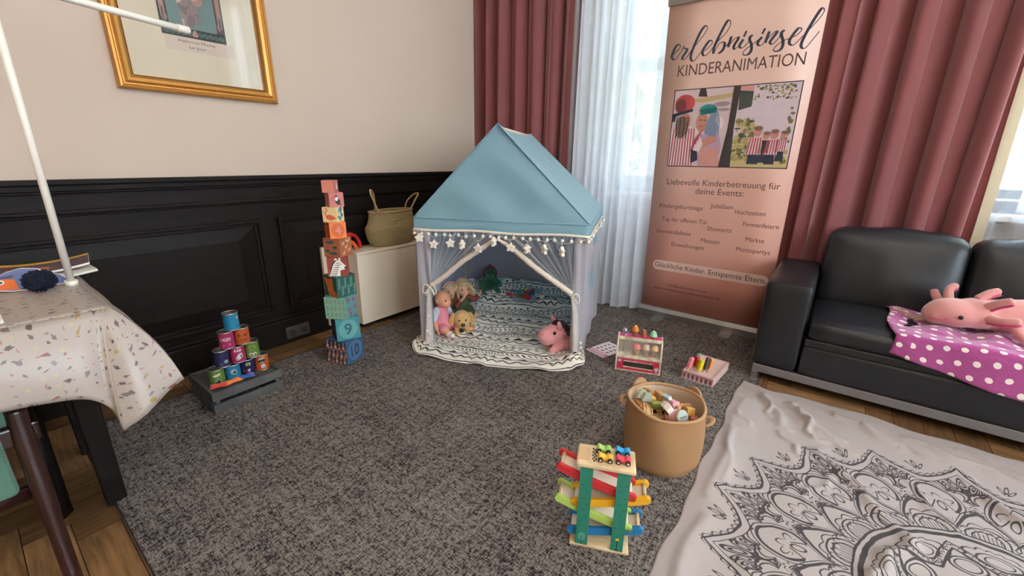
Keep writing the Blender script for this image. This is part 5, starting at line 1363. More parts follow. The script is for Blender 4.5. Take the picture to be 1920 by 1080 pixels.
def blp(s, t, lift=0.0):
    h, bk = cpt_(hemc, s), cpt_(backc, s)
    p = h*(1 - t) + bk*t
    if 0.16 < t: p.x = min(max(p.x, .012), AW - .01 + .03*p.y)
    a, b = p.x, p.y
    n1 = vnoise(a*9 + 3, b*16 + 1); n2 = vnoise(a*22 + b*7, b*30 - a*6 + 9)*(1 + 1.2*sstep(.45, .8, b)*sstep(.75, .3, a))
    edge = min(1, t*14)
    z = bh(a, b) + 0.006 + edge*(0.020*n1 + 0.008*n2)*(1.0 + 0.8*sstep(.4, .9, b))
    z += 0.022*max(0, 1 - abs(b - .74 - .12*sin(a*5))/.06)*sstep(.3, .6, b)
    if t < .1: z += 0.012*max(0, sin(s*31))*(1 - t*10)
    # crumpled heap in the right corner
    z += 0.045*math.exp(-(((a - .955)/.055)**2 + ((b + .06)/.05)**2))*(0.6 + 0.8*n2) + 0.028*math.exp(-(((a + .02)/.05)**2 + ((b + .02)/.05)**2))*(0.5 + n2)
    return (a, b, z + lift)
q = MB(); q.grid(lambda s, t: TMx @ Vector(blp(s, t)), 150, 170, lambda s, t: (s*1.04, 1.12*t))
tag(q.build('tent_blanket', m_trib, solid=0.004), 'white blanket with black tribal stripes spread inside the play tent', 'blanket')
def on_bl(a, b, up=0.0):
    n1 = vnoise(a*9 + 3, b*16 + 1)
    return TMx @ Vector((a, b, bh(a, b) + 0.010 + 0.016*n1 + up))
# ============================================================ DOLLS AND PLUSH IN THE TENT
m_skin = mat('doll_skin', (226, 156, 118), 0.55, var=0.03); m_skin2 = mat('doll_skin_pale', (214, 158, 128), 0.55, var=0.03)
m_rose = mat('doll_dress_rose', (226, 138, 152), 0.85, bump=0.2); m_mag = mat('doll_skirt_magenta', (206, 70, 124), 0.85, bump=0.2); m_flow = mat('doll_sleeve_floral', (196, 204, 214), 0.85, var=0.25, vs=90.0)
m_sock = mat('doll_sock', (236, 216, 204), 0.9, bump=0.3); m_lip = mat('doll_lip', (190, 92, 82), 0.5); m_iris = mat('doll_eye_brown', (62, 40, 30), 0.15); m_eyew = mat('doll_eye_white', (236, 228, 220), 0.3)
m_blond = mat('doll_hair_blond', (204, 176, 126), 0.6, var=0.25, vs=60.0, bump=0.5, bs=150.0); m_dg = mat('doll_dress_green', (74, 84, 50), 0.85, bump=0.3); m_slv = mat('doll_sleeve_red', (128, 60, 48), 0.85, bump=0.2)
m_brow = mat('doll_hair_paint', (168, 110, 72), 0.6)
def face_bits(t, hc, hr, lid=None, mouth=True):
    """eyes and mouth on a head at hc looking along local +x"""
    hc = Vector(hc)
    for s in (-1, 1):
        n = Vector((.86, s*.40, .02)).normalized()
        q = MB(); q.ball(hc + n*hr*.93, (hr*.09, hr*.155, hr*.12), 14, 10, rotm(0, 0, math.atan2(n.y, n.x))); q.mi = 1
        q.ball(hc + n*hr*.995, (hr*.06, hr*.115, hr*.115), 12, 8, rotm(0, 0, math.atan2(n.y, n.x))); q.build('eye', [m_eyew, m_iris], t, wl=False)
        q = MB(); q.tube([hc + (Vector((.86, s*(.40 + k*.13), .27 - abs(k)*.05)).normalized())*hr*1.0 for k in (-1, 0, 1)], hr*.025, 6); q.build('eyebrow', m_brow, t, wl=False)
    if mouth:
        q = MB(); q.tube([hc + Vector((.93, k*.15, -.44 + .02*abs(k))).normalized()*hr*1.0 for k in (-1, -.5, 0, .5, 1)], [hr*.03, hr*.07, hr*.06, hr*.07, hr*.03], 8); q.build('lips', m_lip, t, wl=False)
def hand(pr, w, d, side, r=.0075):
    """palm with four bent fingers and a thumb"""
    w, d = Vector(w), Vector(d).normalized(); n = Vector((0, 0, 1)); s = d.cross(n).normalized()*side
    pr.append(('c', w, w + d*.014, r*1.25, r*1.35))
    for k in range(4):
        L = (.014, .017, .0165, .012)[k]; b = w + d*.018 + s*((k - 1.5)*.0058); m = b + d*L*.6 + n*-.001
        pr.append(('c', b, m, .0034, .0031)); pr.append(('c', m, m + d*L*.5 + n*-.005, .0031, .0026))
    pr.append(('c', w + d*.006 + s*-.007, w + d*.014 + s*-.0155 + n*-.002, .0036, .003))

p = on_bl(.060, .20)
t = thing('baby_doll', 'bald baby doll in a pink dress sitting at the left side of the tent opening', 'doll', (p.x, p.y, p.z - .006), R(2))
hc = Vector((.012, 0, .238)); hr = .056
pr = [('b', hc, (hr, hr*.95, hr*1.05)), ('b', hc + Vector((.022, 0, -.022)), (hr*.70, hr*.78, hr*.58)), ('b', hc + Vector((hr*1.0, 0, -.008)), (.0085, .007, .007)), ('b', hc + Vector((.044, 0, -.040)), (.014, .016, .010)),
      ('b', hc + Vector((-.002, .055, -.004)), (.011, .006, .014)), ('b', hc + Vector((-.002, -.055, -.004)), (.011, .006, .014)),
      ('c', (-.002, 0, .165), (.004, 0, .195), .02, .02), ('b', (-.004, 0, .125), (.040, .048, .058)), ('b', (.0, 0, .055), (.052, .058, .045)),
      ('c', (-.004, -.045, .160), (.004, -.078, .105), .021, .018), ('c', (.004, -.078, .105), (.030, -.082, .055), .018, .013),
      ('c', (-.004, .045, .160), (.004, .078, .105), .021, .018), ('c', (.004, .078, .105), (.040, .078, .062), .018, .013),
      ('c', (.02, -.036, .045), (.085, -.058, .050), .034, .026), ('c', (.085, -.058, .050), (.135, -.064, .028), .026, .018), ('c', (.135, -.064, .026), (.158, -.072, .036), .018, .013),
      ('c', (.02, .036, .045), (.085, .070, .048), .034, .026), ('c', (.085, .070, .048), (.145, .098, .026), .026, .018), ('c', (.145, .098, .024), (.172, .108, .032), .018, .013)]
hand(pr, (.032, -.082, .052), (.5, .1, -.8), 1); hand(pr, (.042, .078, .060), (.6, -.2, -.6), -1)
blob('body', pr, .0042, m_skin, t, 3, wl=False); face_bits(t, hc, hr)
blob('dress', [('b', (-.004, 0, .125), (.048, .056, .062)), ('b', (.002, 0, .082), (.060, .066, .045)), ('c', (-.004, -.03, .168), (-.004, .03, .168), .026, .026), ('b', (.012, 0, .06), (.066, .070, .034))], .005, m_rose, t, 5, wl=False)
blob('sleeve', [('c', (-.004, -.048, .162), (.002, -.076, .112), .028, .024)], .005, m_flow, t, 3, wl=False)
blob('sleeve', [('c', (-.004, .048, .162), (.002, .076, .112), .028, .024)], .005, m_flow, t, 3, wl=False)
blob('skirt', [('b', (.045, .052, .058), (.055, .042, .036)), ('b', (.07, .062, .066), (.03, .046, .026)), ('b', (.02, .06, .05), (.05, .04, .04))], .005, m_mag, t, 4, wl=False)
blob('shorts', [('c', (.02, -.036, .048), (.072, -.054, .052), .040, .035)], .005, m_rose, t, 3, wl=False)
blob('sock', [('c', (.122, -.062, .033), (.136, -.064, .028), .023, .021), ('c', (.135, -.064, .026), (.162, -.073, .038), .021, .016)], .004, m_sock, t, 3, wl=False)

p = on_bl(.13, .44)
t = thing('blond_doll', 'blond doll in a green dress with one arm raised sitting behind the baby doll', 'doll', (p.x, p.y, p.z - .006), R(-24))
hc = Vector((.012, 0, .205)); hr = .052
pr = [('b', hc, (hr, hr*.95, hr*1.05)), ('b', hc + Vector((.02, 0, -.02)), (hr*.72, hr*.78, hr*.58)), ('b', hc + Vector((hr*1.0, 0, -.008)), (.007, .0065, .007)), ('b', hc + Vector((.040, 0, -.038)), (.012, .014, .010)),
      ('c', (0, 0, .135), (.004, 0, .165), .018, .018), ('b', (0, 0, .095), (.040, .046, .055)), ('b', (0, 0, .04), (.05, .056, .04)),
      ('c', (0, -.042, .130), (.045, -.060, .095), .018, .016), ('c', (.045, -.060, .095), (.062, -.018, .148), .015, .011),
      ('c', (0, .042, .130), (.025, .088, .115), .018, .016), ('c', (.025, .088, .115), (.045, .118, .158), .015, .011),
      ('c', (.02, -.03, .035), (.11, -.05, .030), .03, .022), ('c', (.02, .03, .035), (.11, .05, .030), .03, .022)]
hand(pr, (.063, -.014, .150), (.1, .35, .8), 1); hand(pr, (.046, .120, .160), (.1, .2, .9), -1)
blob('body', pr, .0042, m_skin2, t, 3, wl=False); face_bits(t, hc, hr)
blob('dress', [('b', (0, 0, .095), (.048, .054, .058)), ('b', (.03, 0, .05), (.075, .075, .038)), ('b', (.085, 0, .038), (.05, .07, .03))], .005, m_dg, t, 4, wl=False)
blob('sleeve', [('c', (0, -.042, .130), (.045, -.060, .095), .023, .021), ('c', (.045, -.060, .095), (.053, -.042, .118), .02, .018)], .005, m_slv, t, 3, wl=False)
blob('sleeve', [('c', (0, .042, .130), (.025, .088, .115), .023, .022), ('c', (.025, .088, .115), (.036, .104, .138), .02, .018)], .005, m_slv, t, 3, wl=False)
hp = [('b', hc + Vector((-.014, 0, .016)), (hr*1.02, hr*1.1, hr*1.02)), ('b', hc + Vector((.016, 0, .042)), (.036, .044, .018))]
for s in (-1, 1):
    for k in range(4): hp.append(('c', hc + Vector((-.02 + k*.008, s*.048, .02)), hc + Vector((-.03 + k*.012, s*(.072 + .004*k), -.085 + .02*k)), .015, .010))
blob('hair', hp, .0042, m_blond, t, 2, wl=False)
q = MB(); q.tube([hc + Vector((-.012 + .0*k, .056*cos(k*pi/8), .012 + .062*sin(k*pi/8))) for k in range(9)], .0045, 8); q.build('headband', mat('headband_pink', (196, 120, 132), 0.7), t, wl=False)
# second head of long hair with pink band, leaning behind
p = on_bl(.055, .40)
t = thing('long_haired_doll', 'doll with long pale hair and a pink band half hidden behind the gathered curtain', 'doll', (p.x, p.y, p.z - .006), R(-30))
hc = Vector((0, 0, .20)); hr = .045
blob('body', [('b', hc, (hr, hr*.95, hr)), ('c', (0, 0, .13), (0, 0, .17), .016, .016), ('b', (0, 0, .08), (.038, .045, .06)), ('b', (0, 0, .035), (.05, .05, .03)), ('c', (0, -.04, .12), (.03, -.06, .05), .015, .011), ('c', (0, .04, .12), (.03, .06, .05), .015, .011), ('c', (.02, -.03, .03), (.10, -.04, .025), .022, .016), ('c', (.02, .03, .03), (.10, .04, .025), .022, .016)], .005, m_skin2, t, 3, wl=False)
face_bits(t, hc, hr)
blob('dress', [('b', (0, 0, .085), (.045, .052, .065)), ('b', (.03, 0, .04), (.07, .065, .03))], .005, mat('doll_dress_dark', (78, 72, 62), 0.85), t, 3, wl=False)
hp = [('b', hc + Vector((-.014, 0, .012)), (hr*1.05, hr*1.14, hr*1.05))]
for s in (-1, 1):
    for k in range(5): hp.append(('c', hc + Vector((-.02 + k*.012, s*.044, .01)), hc + Vector((-.02 + k*.014, s*(.056 + .004*(k % 2)), -.13 + .012*k)), .015, .008))
blob('hair', hp, .0045, mat('doll_hair_ash', (182, 160, 130), 0.6, var=0.3, vs=70.0, bump=0.5, bs=150.0), t, 2, wl=False)
q = MB(); q.tube([hc + Vector((-.004, .054*cos(k*pi/8), .010 + .052*sin(k*pi/8))) for k in range(9)], .005, 8); q.build('headband', mat('headband_rose', (206, 136, 146), 0.7), t, wl=False)

m_dog = mat('dog_plush_golden', (206, 164, 104), 0.95, var=0.12, vs=50.0, sheen=0.5, bump=0.7, bs=130.0); m_doge = mat('dog_ear_golden', (200, 154, 92), 0.95, var=0.14, vs=50.0, sheen=0.5, bump=0.8, bs=120.0)
m_nose = mat('dog_nose_black', (34, 24, 24), 0.3)
p = on_bl(.185, .235)
t = thing('dog_plush', 'golden dog plush with floppy ears sitting beside the baby doll', 'plush toy', (p.x, p.y, p.z - .006), R(-40))
blob('body', [('b', (.02, 0, .098), (.058, .060, .054)), ('b', (.06, 0, .080), (.040, .037, .030)), ('b', (.02, 0, .125), (.045, .048, .034)), ('b', (-.035, 0, .055), (.062, .056, .055)), ('b', (-.075, 0, .045), (.05, .055, .045)),
              ('c', (.005, -.03, .055), (.035, -.034, .015), .024, .019), ('c', (.035, -.034, .014), (.062, -.036, .013), .019, .016), ('c', (.005, .03, .055), (.035, .034, .015), .024, .019), ('c', (.035, .034, .014), (.062, .036, .013), .019, .016),
              ('c', (-.09, -.045, .03), (-.03, -.068, .018), .03, .02), ('c', (-.09, .045, .03), (-.03, .068, .018), .03, .02), ('c', (-.11, 0, .03), (-.15, .04, .02), .016, .010)], .005, m_dog, t, 4, wl=False)
for s in (-1, 1):
    blob('ear', [('c', (.018, s*.054, .128), (.022, s*.070, .088), .018, .024), ('c', (.022, s*.070, .088), (.026, s*.070, .068), .023, .017)], .005, m_doge, t, 3, wl=False)
    MB().ball((.073, s*.022, .108), .0062, 12, 8).build('eye', m_eye, t, wl=False)
MB().ball((.101, 0, .086), (.010, .0145, .0115), 16, 10).build('nose', m_nose, t, wl=False)
q = MB(); q.tube([(.098, 0, .074), (.094, 0, .064), (.086, .012, .058), (.078, .018, .062)], .0016, 6); q.build('mouth_stitch', m_nose, t, wl=False)
MB().ball((.056, -.004, .030), (.008, .014, .016), 12, 8).build('chest_tag', m_nose, t, wl=False)

m_gr = mat('plush_green', (42, 100, 72), 0.95, sheen=0.4, bump=0.5, bs=140.0); m_grd = mat('plush_green_dark', (28, 74, 48), 0.95, sheen=0.4, bump=0.5, bs=140.0); m_rh = mat('plush_red', (116, 28, 36), 0.95, sheen=0.4, bump=0.5, bs=140.0)
p = on_bl(.255, .775)
t = thing('green_plush', 'green plush creature with a red hood sitting in the back corner of the tent', 'plush toy', (p.x, p.y, p.z - .008), R(-48))
blob('body', [('b', (0, 0, .062), (.058, .062, .064)), ('b', (.012, 0, .155), (.042, .042, .042)), ('b', (.040, 0, .150), (.024, .026, .018)), ('c', (0, 0, .1), (.005, 0, .13), .038, .032), ('c', (0, -.045, .10), (.03, -.075, .065), .017, .015), ('c', (0, .045, .10), (.03, .075, .065), .017, .015),
              ('c', (.02, -.04, .03), (.075, -.06, .022), .027, .022), ('c', (.02, .04, .03), (.075, .06, .022), .027, .022), ('c', (-.05, .0, .03), (-.10, .06, .02), .03, .012)], .006, m_gr, t, 4, wl=False)
blob('belly', [('b', (.028, 0, .060), (.040, .048, .048))], .006, m_grd, t, 3, wl=False)
blob('red_hood', [('b', (-.004, 0, .172), (.044, .048, .036)), ('c', (-.01, -.042, .16), (-.012, -.044, .11), .015, .010), ('c', (-.01, .042, .16), (-.012, .044, .11), .015, .010), ('c', (-.005, 0, .19), (.0, 0, .212), .014, .008)], .005, m_rh, t, 3, wl=False)
for s in (-1, 1): MB().ball((.050, s*.018, .168), .005, 10, 8).build('eye', m_eye, t, wl=False)

p = on_bl(.835, .085)
m_pig = mat('horse_plush_pink', (222, 146, 146), 0.95, sheen=0.5, bump=0.7, bs=120.0); m_mane = mat('horse_mane_dark', (58, 34, 32), 0.95, sheen=0.3, bump=0.6, bs=120.0)
t = thing('pink_horse_plush', 'pink plush animal with dark brown mane at the right side of the tent opening', 'plush toy', (p.x, p.y, p.z - .006), R(-128))
blob('body', [('b', (.0, 0, .105), (.062, .054, .058)), ('b', (.052, .0, .088), (.050, .050, .050)), ('b', (.03, 0, .098), (.055, .05, .05)), ('c', (-.02, 0, .08), (-.05, .0, .04), .042, .045), ('b', (-.06, .0, .042), (.062, .058, .046)), ('c', (-.02, -.03, .04), (.028, -.036, .018), .027, .02), ('c', (-.02, .03, .04), (.03, .040, .018), .027, .02)], .006, m_pig, t, 5, wl=False)
for s in (-1, 1):
    blob('ear', [('c', (-.004, s*.036, .146), (.006, s*.050, .182), .018, .009)], .0045, m_pig, t, 3, wl=False)
    MB().ball((.026, s*.050, .124), (.009, .0045, .0105), 12, 8).build('eye', m_eye, t, wl=False)
    MB().ball((.097, s*.014, .092), (.003, .004, .003), 8, 6).build('nostril', m_axd, t, wl=False)
mp = []
rr = random.Random(3)
for k in range(16):
    u = k/15; c = Vector((.0 - .075*u, 0, .165 - .055*u)); mp.append(('b', c + Vector((rr.uniform(-.01, .01), rr.uniform(-.026, .026), rr.uniform(-.01, .012))), (.019, .019, .019)))
mp.append(('c', (.005, 0, .155), (-.07, 0, .10), .022, .024))
blob('mane', mp, .005, m_mane, t, 1, wl=False)
t.scale = (1.13, 1.13, 1.13)

# colourful board toy lying on the rumpled part
t = thing('puzzle_board', 'flat board with colourful toy pieces lying on the blanket at the back of the tent', 'toy', tuple(on_bl(.52, .745, .004)), TA - R(14))
WMt = WM[t.name] = WM[t.name] @ Matrix.Rotation(R(17), 4, 'X'); t.rotation_euler = (WMt.to_euler().x, WMt.to_euler().y, WMt.to_euler().z)
MB().box(-.12, .12, -.085, .085, .004, .012).build('board', mat('puzzle_board_grey', (150, 170, 172), 0.6), t, bevel=0.003, wl=False)
pcs = [((204, 76, 84), -.085, -.05, .05, .045), ((214, 120, 130), -.05, -.045, .03, .05), ((80, 156, 110), -.012, -.045, .032, .05), ((196, 58, 56), .05, -.05, .09, .04), ((60, 90, 150), -.075, .0, .04, .035), ((84, 160, 172), -.03, .01, .04, .04),
       ((186, 196, 84), .005, .045, .045, .03), ((176, 62, 62), .055, .045, .05, .03), ((70, 84, 140), .075, .005, .05, .035), ((96, 170, 150), -.055, .05, .05, .035), ((190, 66, 70), .03, .008, .035, .03)]
for i, (c, x, y, sx, sy) in enumerate(pcs):
    MB().cbox((x, y, .018), sx, sy, .012, rotm(0, 0, .2*((i % 3) - 1))).build('piece', mat('puzzle_piece_%d' % i, c, 0.5), t, bevel=0.004, wl=False)

# ============================================================ CARD, ICE CREAM STAND, TRAY OF LOLLIES
m_cardp = mat('card_pink', (206, 132, 160), 0.7); m_cardw = mat('card_white', (232, 222, 224), 0.7); m_cardk = mat('card_ink', (70, 62, 74), 0.7)
A_, B_, D_ = Vector((-1.078, 2.221, .0012)), Vector((-.938, 2.179, .0012)), Vector((-1.012, 2.421, .0012))
U, V = (B_ - A_), (D_ - A_)
d = Decal(MB(), lambda u, v, L: A_ + U*u + V*v + Vector((0, 0, .0008 + .0003*L)))
d.mb.add([A_, B_, B_ + V, D_, A_ + Vector((0, 0, .001)), B_ + Vector((0, 0, .001)), B_ + V + Vector((0, 0, .001)), D_ + Vector((0, 0, .001))], [(3, 2, 1, 0), (4, 5, 6, 7), (0, 1, 5, 4), (1, 2, 6, 5), (2, 3, 7, 6), (3, 0, 4, 7)], False, None, 1)
d.rect(.0, 1, .04, .24, 0, 1)
for k in range(7): d.stroke([(.14 + k*.11, .09), (.17 + k*.11, .2)], .05, 1, 2)
for j in range(4):
    for i in range(3): d.disc(.22 + i*.27, .36 + j*.16, .07, .035, 2, 1, 10, .3*i); d.rect(.14 + i*.27, .3 + i*.27, .295 + j*.16, .305 + j*.16, 0, 1)
tag(d.mb.build('order_card', [m_cardp, m_cardw, m_cardk]), 'pink and white printed card lying on the carpet between tent and ice cream stand', 'card')

m_lw = wood('toy_light_wood', (240, 214, 180), 30.0, 0.5, (1, 1, .3)); m_ice_pink = mat('stand_pink', (218, 76, 132), 0.5); m_ice_red = mat('stand_red', (196, 44, 72), 0.5)
ia = math.atan2(.083, .233)
it = thing('ice_cream_stand', 'wooden toy ice cream stand with pink top and red drawer front on the carpet', 'toy shop', (-.825, 2.091, 0), ia)
LW = .247
for x in (0, LW - .009):
    q = MB(); q.prism([(0, 0), (.115, 0), (.115, .188), (.050, .188), (.0, .085)], lambda u, v, w_: (x + w_, u, v), .009); q.build('side_panel', m_lw, it, wl=False, bevel=.002)
q = MB(); q.box(.009, LW - .009, .003, .112, .0, .008); q.build('floor_board', m_lw, it, wl=False)
q = MB(); q.box(.009, LW - .009, .006, .112, .076, .084); q.build('counter_board', m_lw, it, wl=False)
q = MB(); q.box(.009, LW - .009, .050, .115, .176, .186); q.build('top_board', m_ice_pink, it, wl=False, bevel=.001)
q = MB(); q.box(.009, LW - .009, .046, .051, .172, .190); q.box(.009, LW - .009, -.002, .004, .082, .092); q.build('front_rail', m_lw, it, wl=False)
MB().box(.009, LW - .009, .016, .020, .008, .076).build('drawer_shade_panel', mat('stand_painted_shade', (70, 52, 48), .7), it, wl=False)  # dark panel added behind the opening, its colour stands in for shade inside
MB().box(.009, LW - .009, .109, .113, .084, .176).build('back_panel', mat('stand_back', (206, 186, 160), .5), it, wl=False)
q = MB(); q.box(.009, LW - .009, .001, .006, .008, .026); q.box(.009, LW - .009, .001, .006, .062, .078); q.box(.009, .045, .001, .006, .026, .062); q.box(LW - .04, LW - .009, .001, .006, .026, .062)
q.mi = 1; q.box(.045, LW - .04, .000, .004, .060, .064); q.box(.045, LW - .04, .000, .004, .024, .028)
d = Decal(q, lambda u, v, L: Vector((u, .001 - .0003*L, v)))
for k in range(28): d.rect(.012 + k*.0082, .0135 + k*.0082, .010, .016, 2, 1); d.rect(.012 + k*.0082, .0145 + k*.0082, .070, .0775, 2, 1)
d.disc(.024, .062, .010, .010, 3, 2); d.poly([(LW - .032, .03), (LW - .012, .03), (LW - .022, .012)], 1, 2); d.disc(LW - .022, .036, .010, .009, 3, 2)
q.build('drawer_front', [m_ice_red, m_lw, mat('stand_print_pink', (232, 130, 150), .6), mat('stand_print_grey', (180, 180, 196), .6)], it, wl=False)
m_clear = mat('clear_acrylic', (250, 250, 250), 0.03, alpha=0.10)
q = MB(); q.add([(.009, .002, .088), (LW - .009, .002, .088), (LW - .009, .049, .176), (.009, .049, .176)], [(0, 1, 2, 3)]); q.build('clear_front', m_clear, it, wl=False)
ITM = Matrix.Translation((-.825, 2.091, 0)) @ Matrix.Rotation(ia, 4, 'Z')
m_cone = mat('toy_cone_tan', (204, 150, 98), 0.5)
def cone(x, y, z, col, lab, r=.0155, H=.036, tipc=None):
    p = ITM @ Vector((x, y, z))
    t = thing('toy_ice_cream', lab, 'toy ice cream', tuple(p), ia, 'toy ice cream cones')
    q = MB(); q.lathe([(r*.62, 0), (r*.92, H), (r*1.02, H + .001), (r*1.02, H + .006), (r*.9, H + .006)], n=20); q.build('cone', m_cone, t, wl=False)
    m = mat('scoop_' + lab.split()[0], col, 0.5)
    q = MB(); q.lathe([(r*1.15, H + .004), (r*1.25, H + .008), (r*1.1, H + .011), (r*1.06, H + .018), (r*.85, H + .027), (r*.45, H + .032), (.0001, H + .034)], n=20); q.build('scoop', m, t, wl=False)
    if tipc: MB().ball((0, 0, H + .031), (r*.5, r*.5, .006), 12, 8).build('topping', mat('topping_' + lab.split()[0], tipc, .5), t, wl=False)
cone(.092, .080, .186, (222, 128, 40), 'orange toy ice cream standing tallest on the pink top of the stand', .0165, .030, (236, 186, 70))
cone(.140, .080, .186, (136, 78, 50), 'chocolate brown toy ice cream on the pink top of the stand', .0165, .012, (196, 140, 116))
cone(.192, .080, .186, (142, 206, 164), 'mint green toy ice cream on the pink top of the stand', .0175, .010, (196, 228, 206))
cone(.110, .050, .084, (226, 112, 100), 'coral toy ice cream on the inner shelf of the stand', .0190, .038)
cone(.160, .055, .084, (214, 176, 146), 'beige toy ice cream in the middle of the inner shelf of the stand', .0185, .038, (190, 140, 120))
cone(.208, .055, .084, (222, 170, 96), 'caramel toy ice cream at the right of the inner shelf of the stand', .0185, .038, (206, 130, 60))
p = ITM @ Vector((.040, .080, .088))
t = thing('toy_ice_scoop', 'silver toy ice cream scoop standing in the left slot of the ice cream stand', 'toy scoop', tuple(p), ia)
m_sil = mat('toy_silver', (176, 174, 178), 0.3, metal=0.8)
MB().tube([(-.004, 0, -.002), (0, 0, .05), (0.001, 0, .105)], [.006, .0065, .008], 12).build('handle', m_sil, t, wl=False)
q = MB(); q.ball((-.004, 0, .126), (.014, .014, .016)); q.build('scoop_bowl', m_sil, t, wl=False)
q = MB(); q.tube([(.008, 0, .10), (.014, -.002, .112), (.012, -.002, .122)], .003, 8); q.build('thumb_lever', m_sil, t, wl=False)

m_tray = mat('tray_beige', (218, 188, 178), 0.55); m_trayp = mat('tray_print_rose', (196, 130, 136), 0.55); m_tcone = mat('tray_print_brown', (142, 74, 76), 0.55); m_tdk = mat('tray_print_dark', (92, 66, 76), 0.55); m_tline = mat('tray_print_line', (226, 196, 196), .6)
tt = thing('lolly_tray', 'low beige toy box with printed ice cream cones on its front holding toy lollies', 'box', (-.492, 2.238, 0), R(-5))
TW_, TD_, TH_ = .162, .275, .045
q = MB(); q.box(0, TW_, 0, .005, 0, TH_); q.box(0, TW_, TD_ - .005, TD_, 0, TH_); q.box(0, .005, .005, TD_ - .005, 0, TH_); q.box(TW_ - .005, TW_, .005, TD_ - .005, 0, TH_); q.box(.005, TW_ - .005, .005, TD_ - .005, 0, .006)
q.build('walls', m_tray, tt, wl=False)
MB().box(.005, TW_ - .005, .03, TD_ - .005, .030, .036).build('top_board', m_tray, tt, wl=False)
d = Decal(MB(), lambda u, v, L: Vector((u, -.0004 - .0003*L, v)))
d.rect(.0, TW_, .032, TH_, 0, 1); d.rect(0, TW_, 0, .030, 4, 1)
for k in range(7):
    u = .012 + k*.023; m_ = (2, 1, 3)[k % 3]
    d.disc(u, .0215, .0100, .0190, 3, 2); d.disc(u, .0215, .0088, .0175, 4, 3); d.disc(u, .023, .0070, .0140, m_, 4); d.poly([(u - .005, .014), (u + .005, .014), (u + .003, .006), (u - .003, .006)], 1, 5)
d.mb.build('front_print', [m_trayp, m_tcone, m_tcone, m_tdk, m_tline], tt, wl=False)
TTM = Matrix.Translation((-.492, 2.238, 0)) @ Matrix.Rotation(R(-5), 4, 'Z')
def lolly(x, y, z, col, col2, lab, w_=.022, h_=.045, th=.010, rot=(0, 0, 0), round_=True):
    p = TTM @ Vector((x, y, z))
    t = thing('toy_lolly', lab, 'toy lolly', tuple(p), 0, 'toy lollies in the tray'); t.rotation_euler = rot
    r = w_/2
    pts = [(-r, 0), (r, 0)] + [(r*cos(k*pi/10), h_ - r*.9 + r*.9*sin(k*pi/10)) for k in range(11)] if round_ else [(-r, 0), (r, 0), (r, h_), (-r, h_)]
    q = MB(); q.prism(pts, lambda u, v, w2: (u, w2 - th/2, v), th); t.scale = (1.3, 1.3, 1.25)
    q.build('ice_bar', mat('lolly_' + lab.split()[0], col, .4), t, wl=False, bevel=.0015)
    q = MB(); q.box(-.003, .003, -.0015, .0015, -.016, .001); q.build('stick', m_lw, t, wl=False)
    if col2:
        q = MB(); q.prism([(a*.75, b*.55 + h_*.35) for a, b in pts], lambda u, v, w2: (u, w2 - th/2 - .0012, v), th + .0024); q.build('coating', mat('coat_' + lab.split()[0], col2, .4), t, wl=False)
lolly(.018, .035, .052, (240, 132, 140), (244, 160, 164), 'pink toy lolly leaning at the left end of the tray', .020, .052, .012, (R(-12), R(0), R(-50)))
lolly(.034, .085, .052, (206, 40, 44), None, 'red round toy lolly in the second slot of the tray', .032, .046, .012, (R(-10), 0, R(-50)))
lolly(.058, .060, .052, (206, 168, 60), None, 'ochre toy lolly beside the yellow one in the tray', .022, .044, .010, (R(-10), 0, R(-50)))
lolly(.072, .045, .052, (236, 214, 30), None, 'yellow square toy lolly in the middle of the row', .014, .048, .014, (R(-10), 0, R(-40)), False)
lolly(.090, .080, .052, (92, 82, 84), None, 'dark grey toy lolly beside the apricot one', .016, .058, .009, (R(-8), 0, R(-50)))
lolly(.108, .095, .052, (232, 160, 92), None, 'apricot toy lolly at the right end of the row', .018, .052, .012, (R(-8), 0, R(-50)))
lolly(.026, .130, .052, (140, 186, 160), None, 'mint toy lolly sticking up behind the red one', .014, .046, .010, (R(-20), 0, R(-30)))
lolly(.012, .060, .050, (72, 48, 56), None, 'plum dark toy lolly partly hidden behind the pink one', .020, .044, .010, (R(-12), 0, R(-60)))

# ============================================================ FABRIC BASKET WITH WOODEN TOYS
m_can = mat('basket_canvas_tan', (166, 124, 84), 0.9, var=0.03, bump=0.25, bs=500.0); m_canr = mat('basket_hem_tan', (184, 142, 102), 0.9, bump=0.25, bs=500.0); m_cani = mat('basket_lining', (214, 190, 160), 0.9, bump=0.15, bs=500.0)
BX, BY, BHt = -.375, 1.515, .252
bk = thing('fabric_basket', 'tan canvas storage basket with ear shaped flaps filled with wooden toys on the carpet', 'basket', (BX, BY, 0))
def bw(q_, z):
    k = z/BHt
    return (.140 + .007*sin(pi*min(1, k*1.0)) + .004*sin(3*q_ + 1)*(1 - k) + .003*sin(5*q_ + z*12) + .004*k - .012*max(0, 1 - k*9)**2)
q = MB(); q.grid(lambda a, b: (BX + bw(2*pi*a, b*BHt)*cos(2*pi*a), BY + bw(2*pi*a, b*BHt)*sin(2*pi*a), b*BHt + .004*sin(2*pi*a*2 + .5)*b), 64, 18); q.build('outer_wall', m_can, bk)
q = MB(); q.grid(lambda a, b: (BX + (bw(-2*pi*a, .03 + b*(BHt - .03)) - .007)*cos(-2*pi*a), BY + (bw(-2*pi*a, .03 + b*(BHt - .03)) - .007)*sin(-2*pi*a), .03 + b*(BHt - .03)), 64, 16)
q.lathe([(.0001, .03), (.130, .03)], (BX, BY, 0), 48, cap=False); q.build('lining', m_cani, bk)
q = MB(); q.lathe([(.128, .0015), (.131, .003)], (BX, BY, 0), 40); q.build('bottom', m_can, bk)
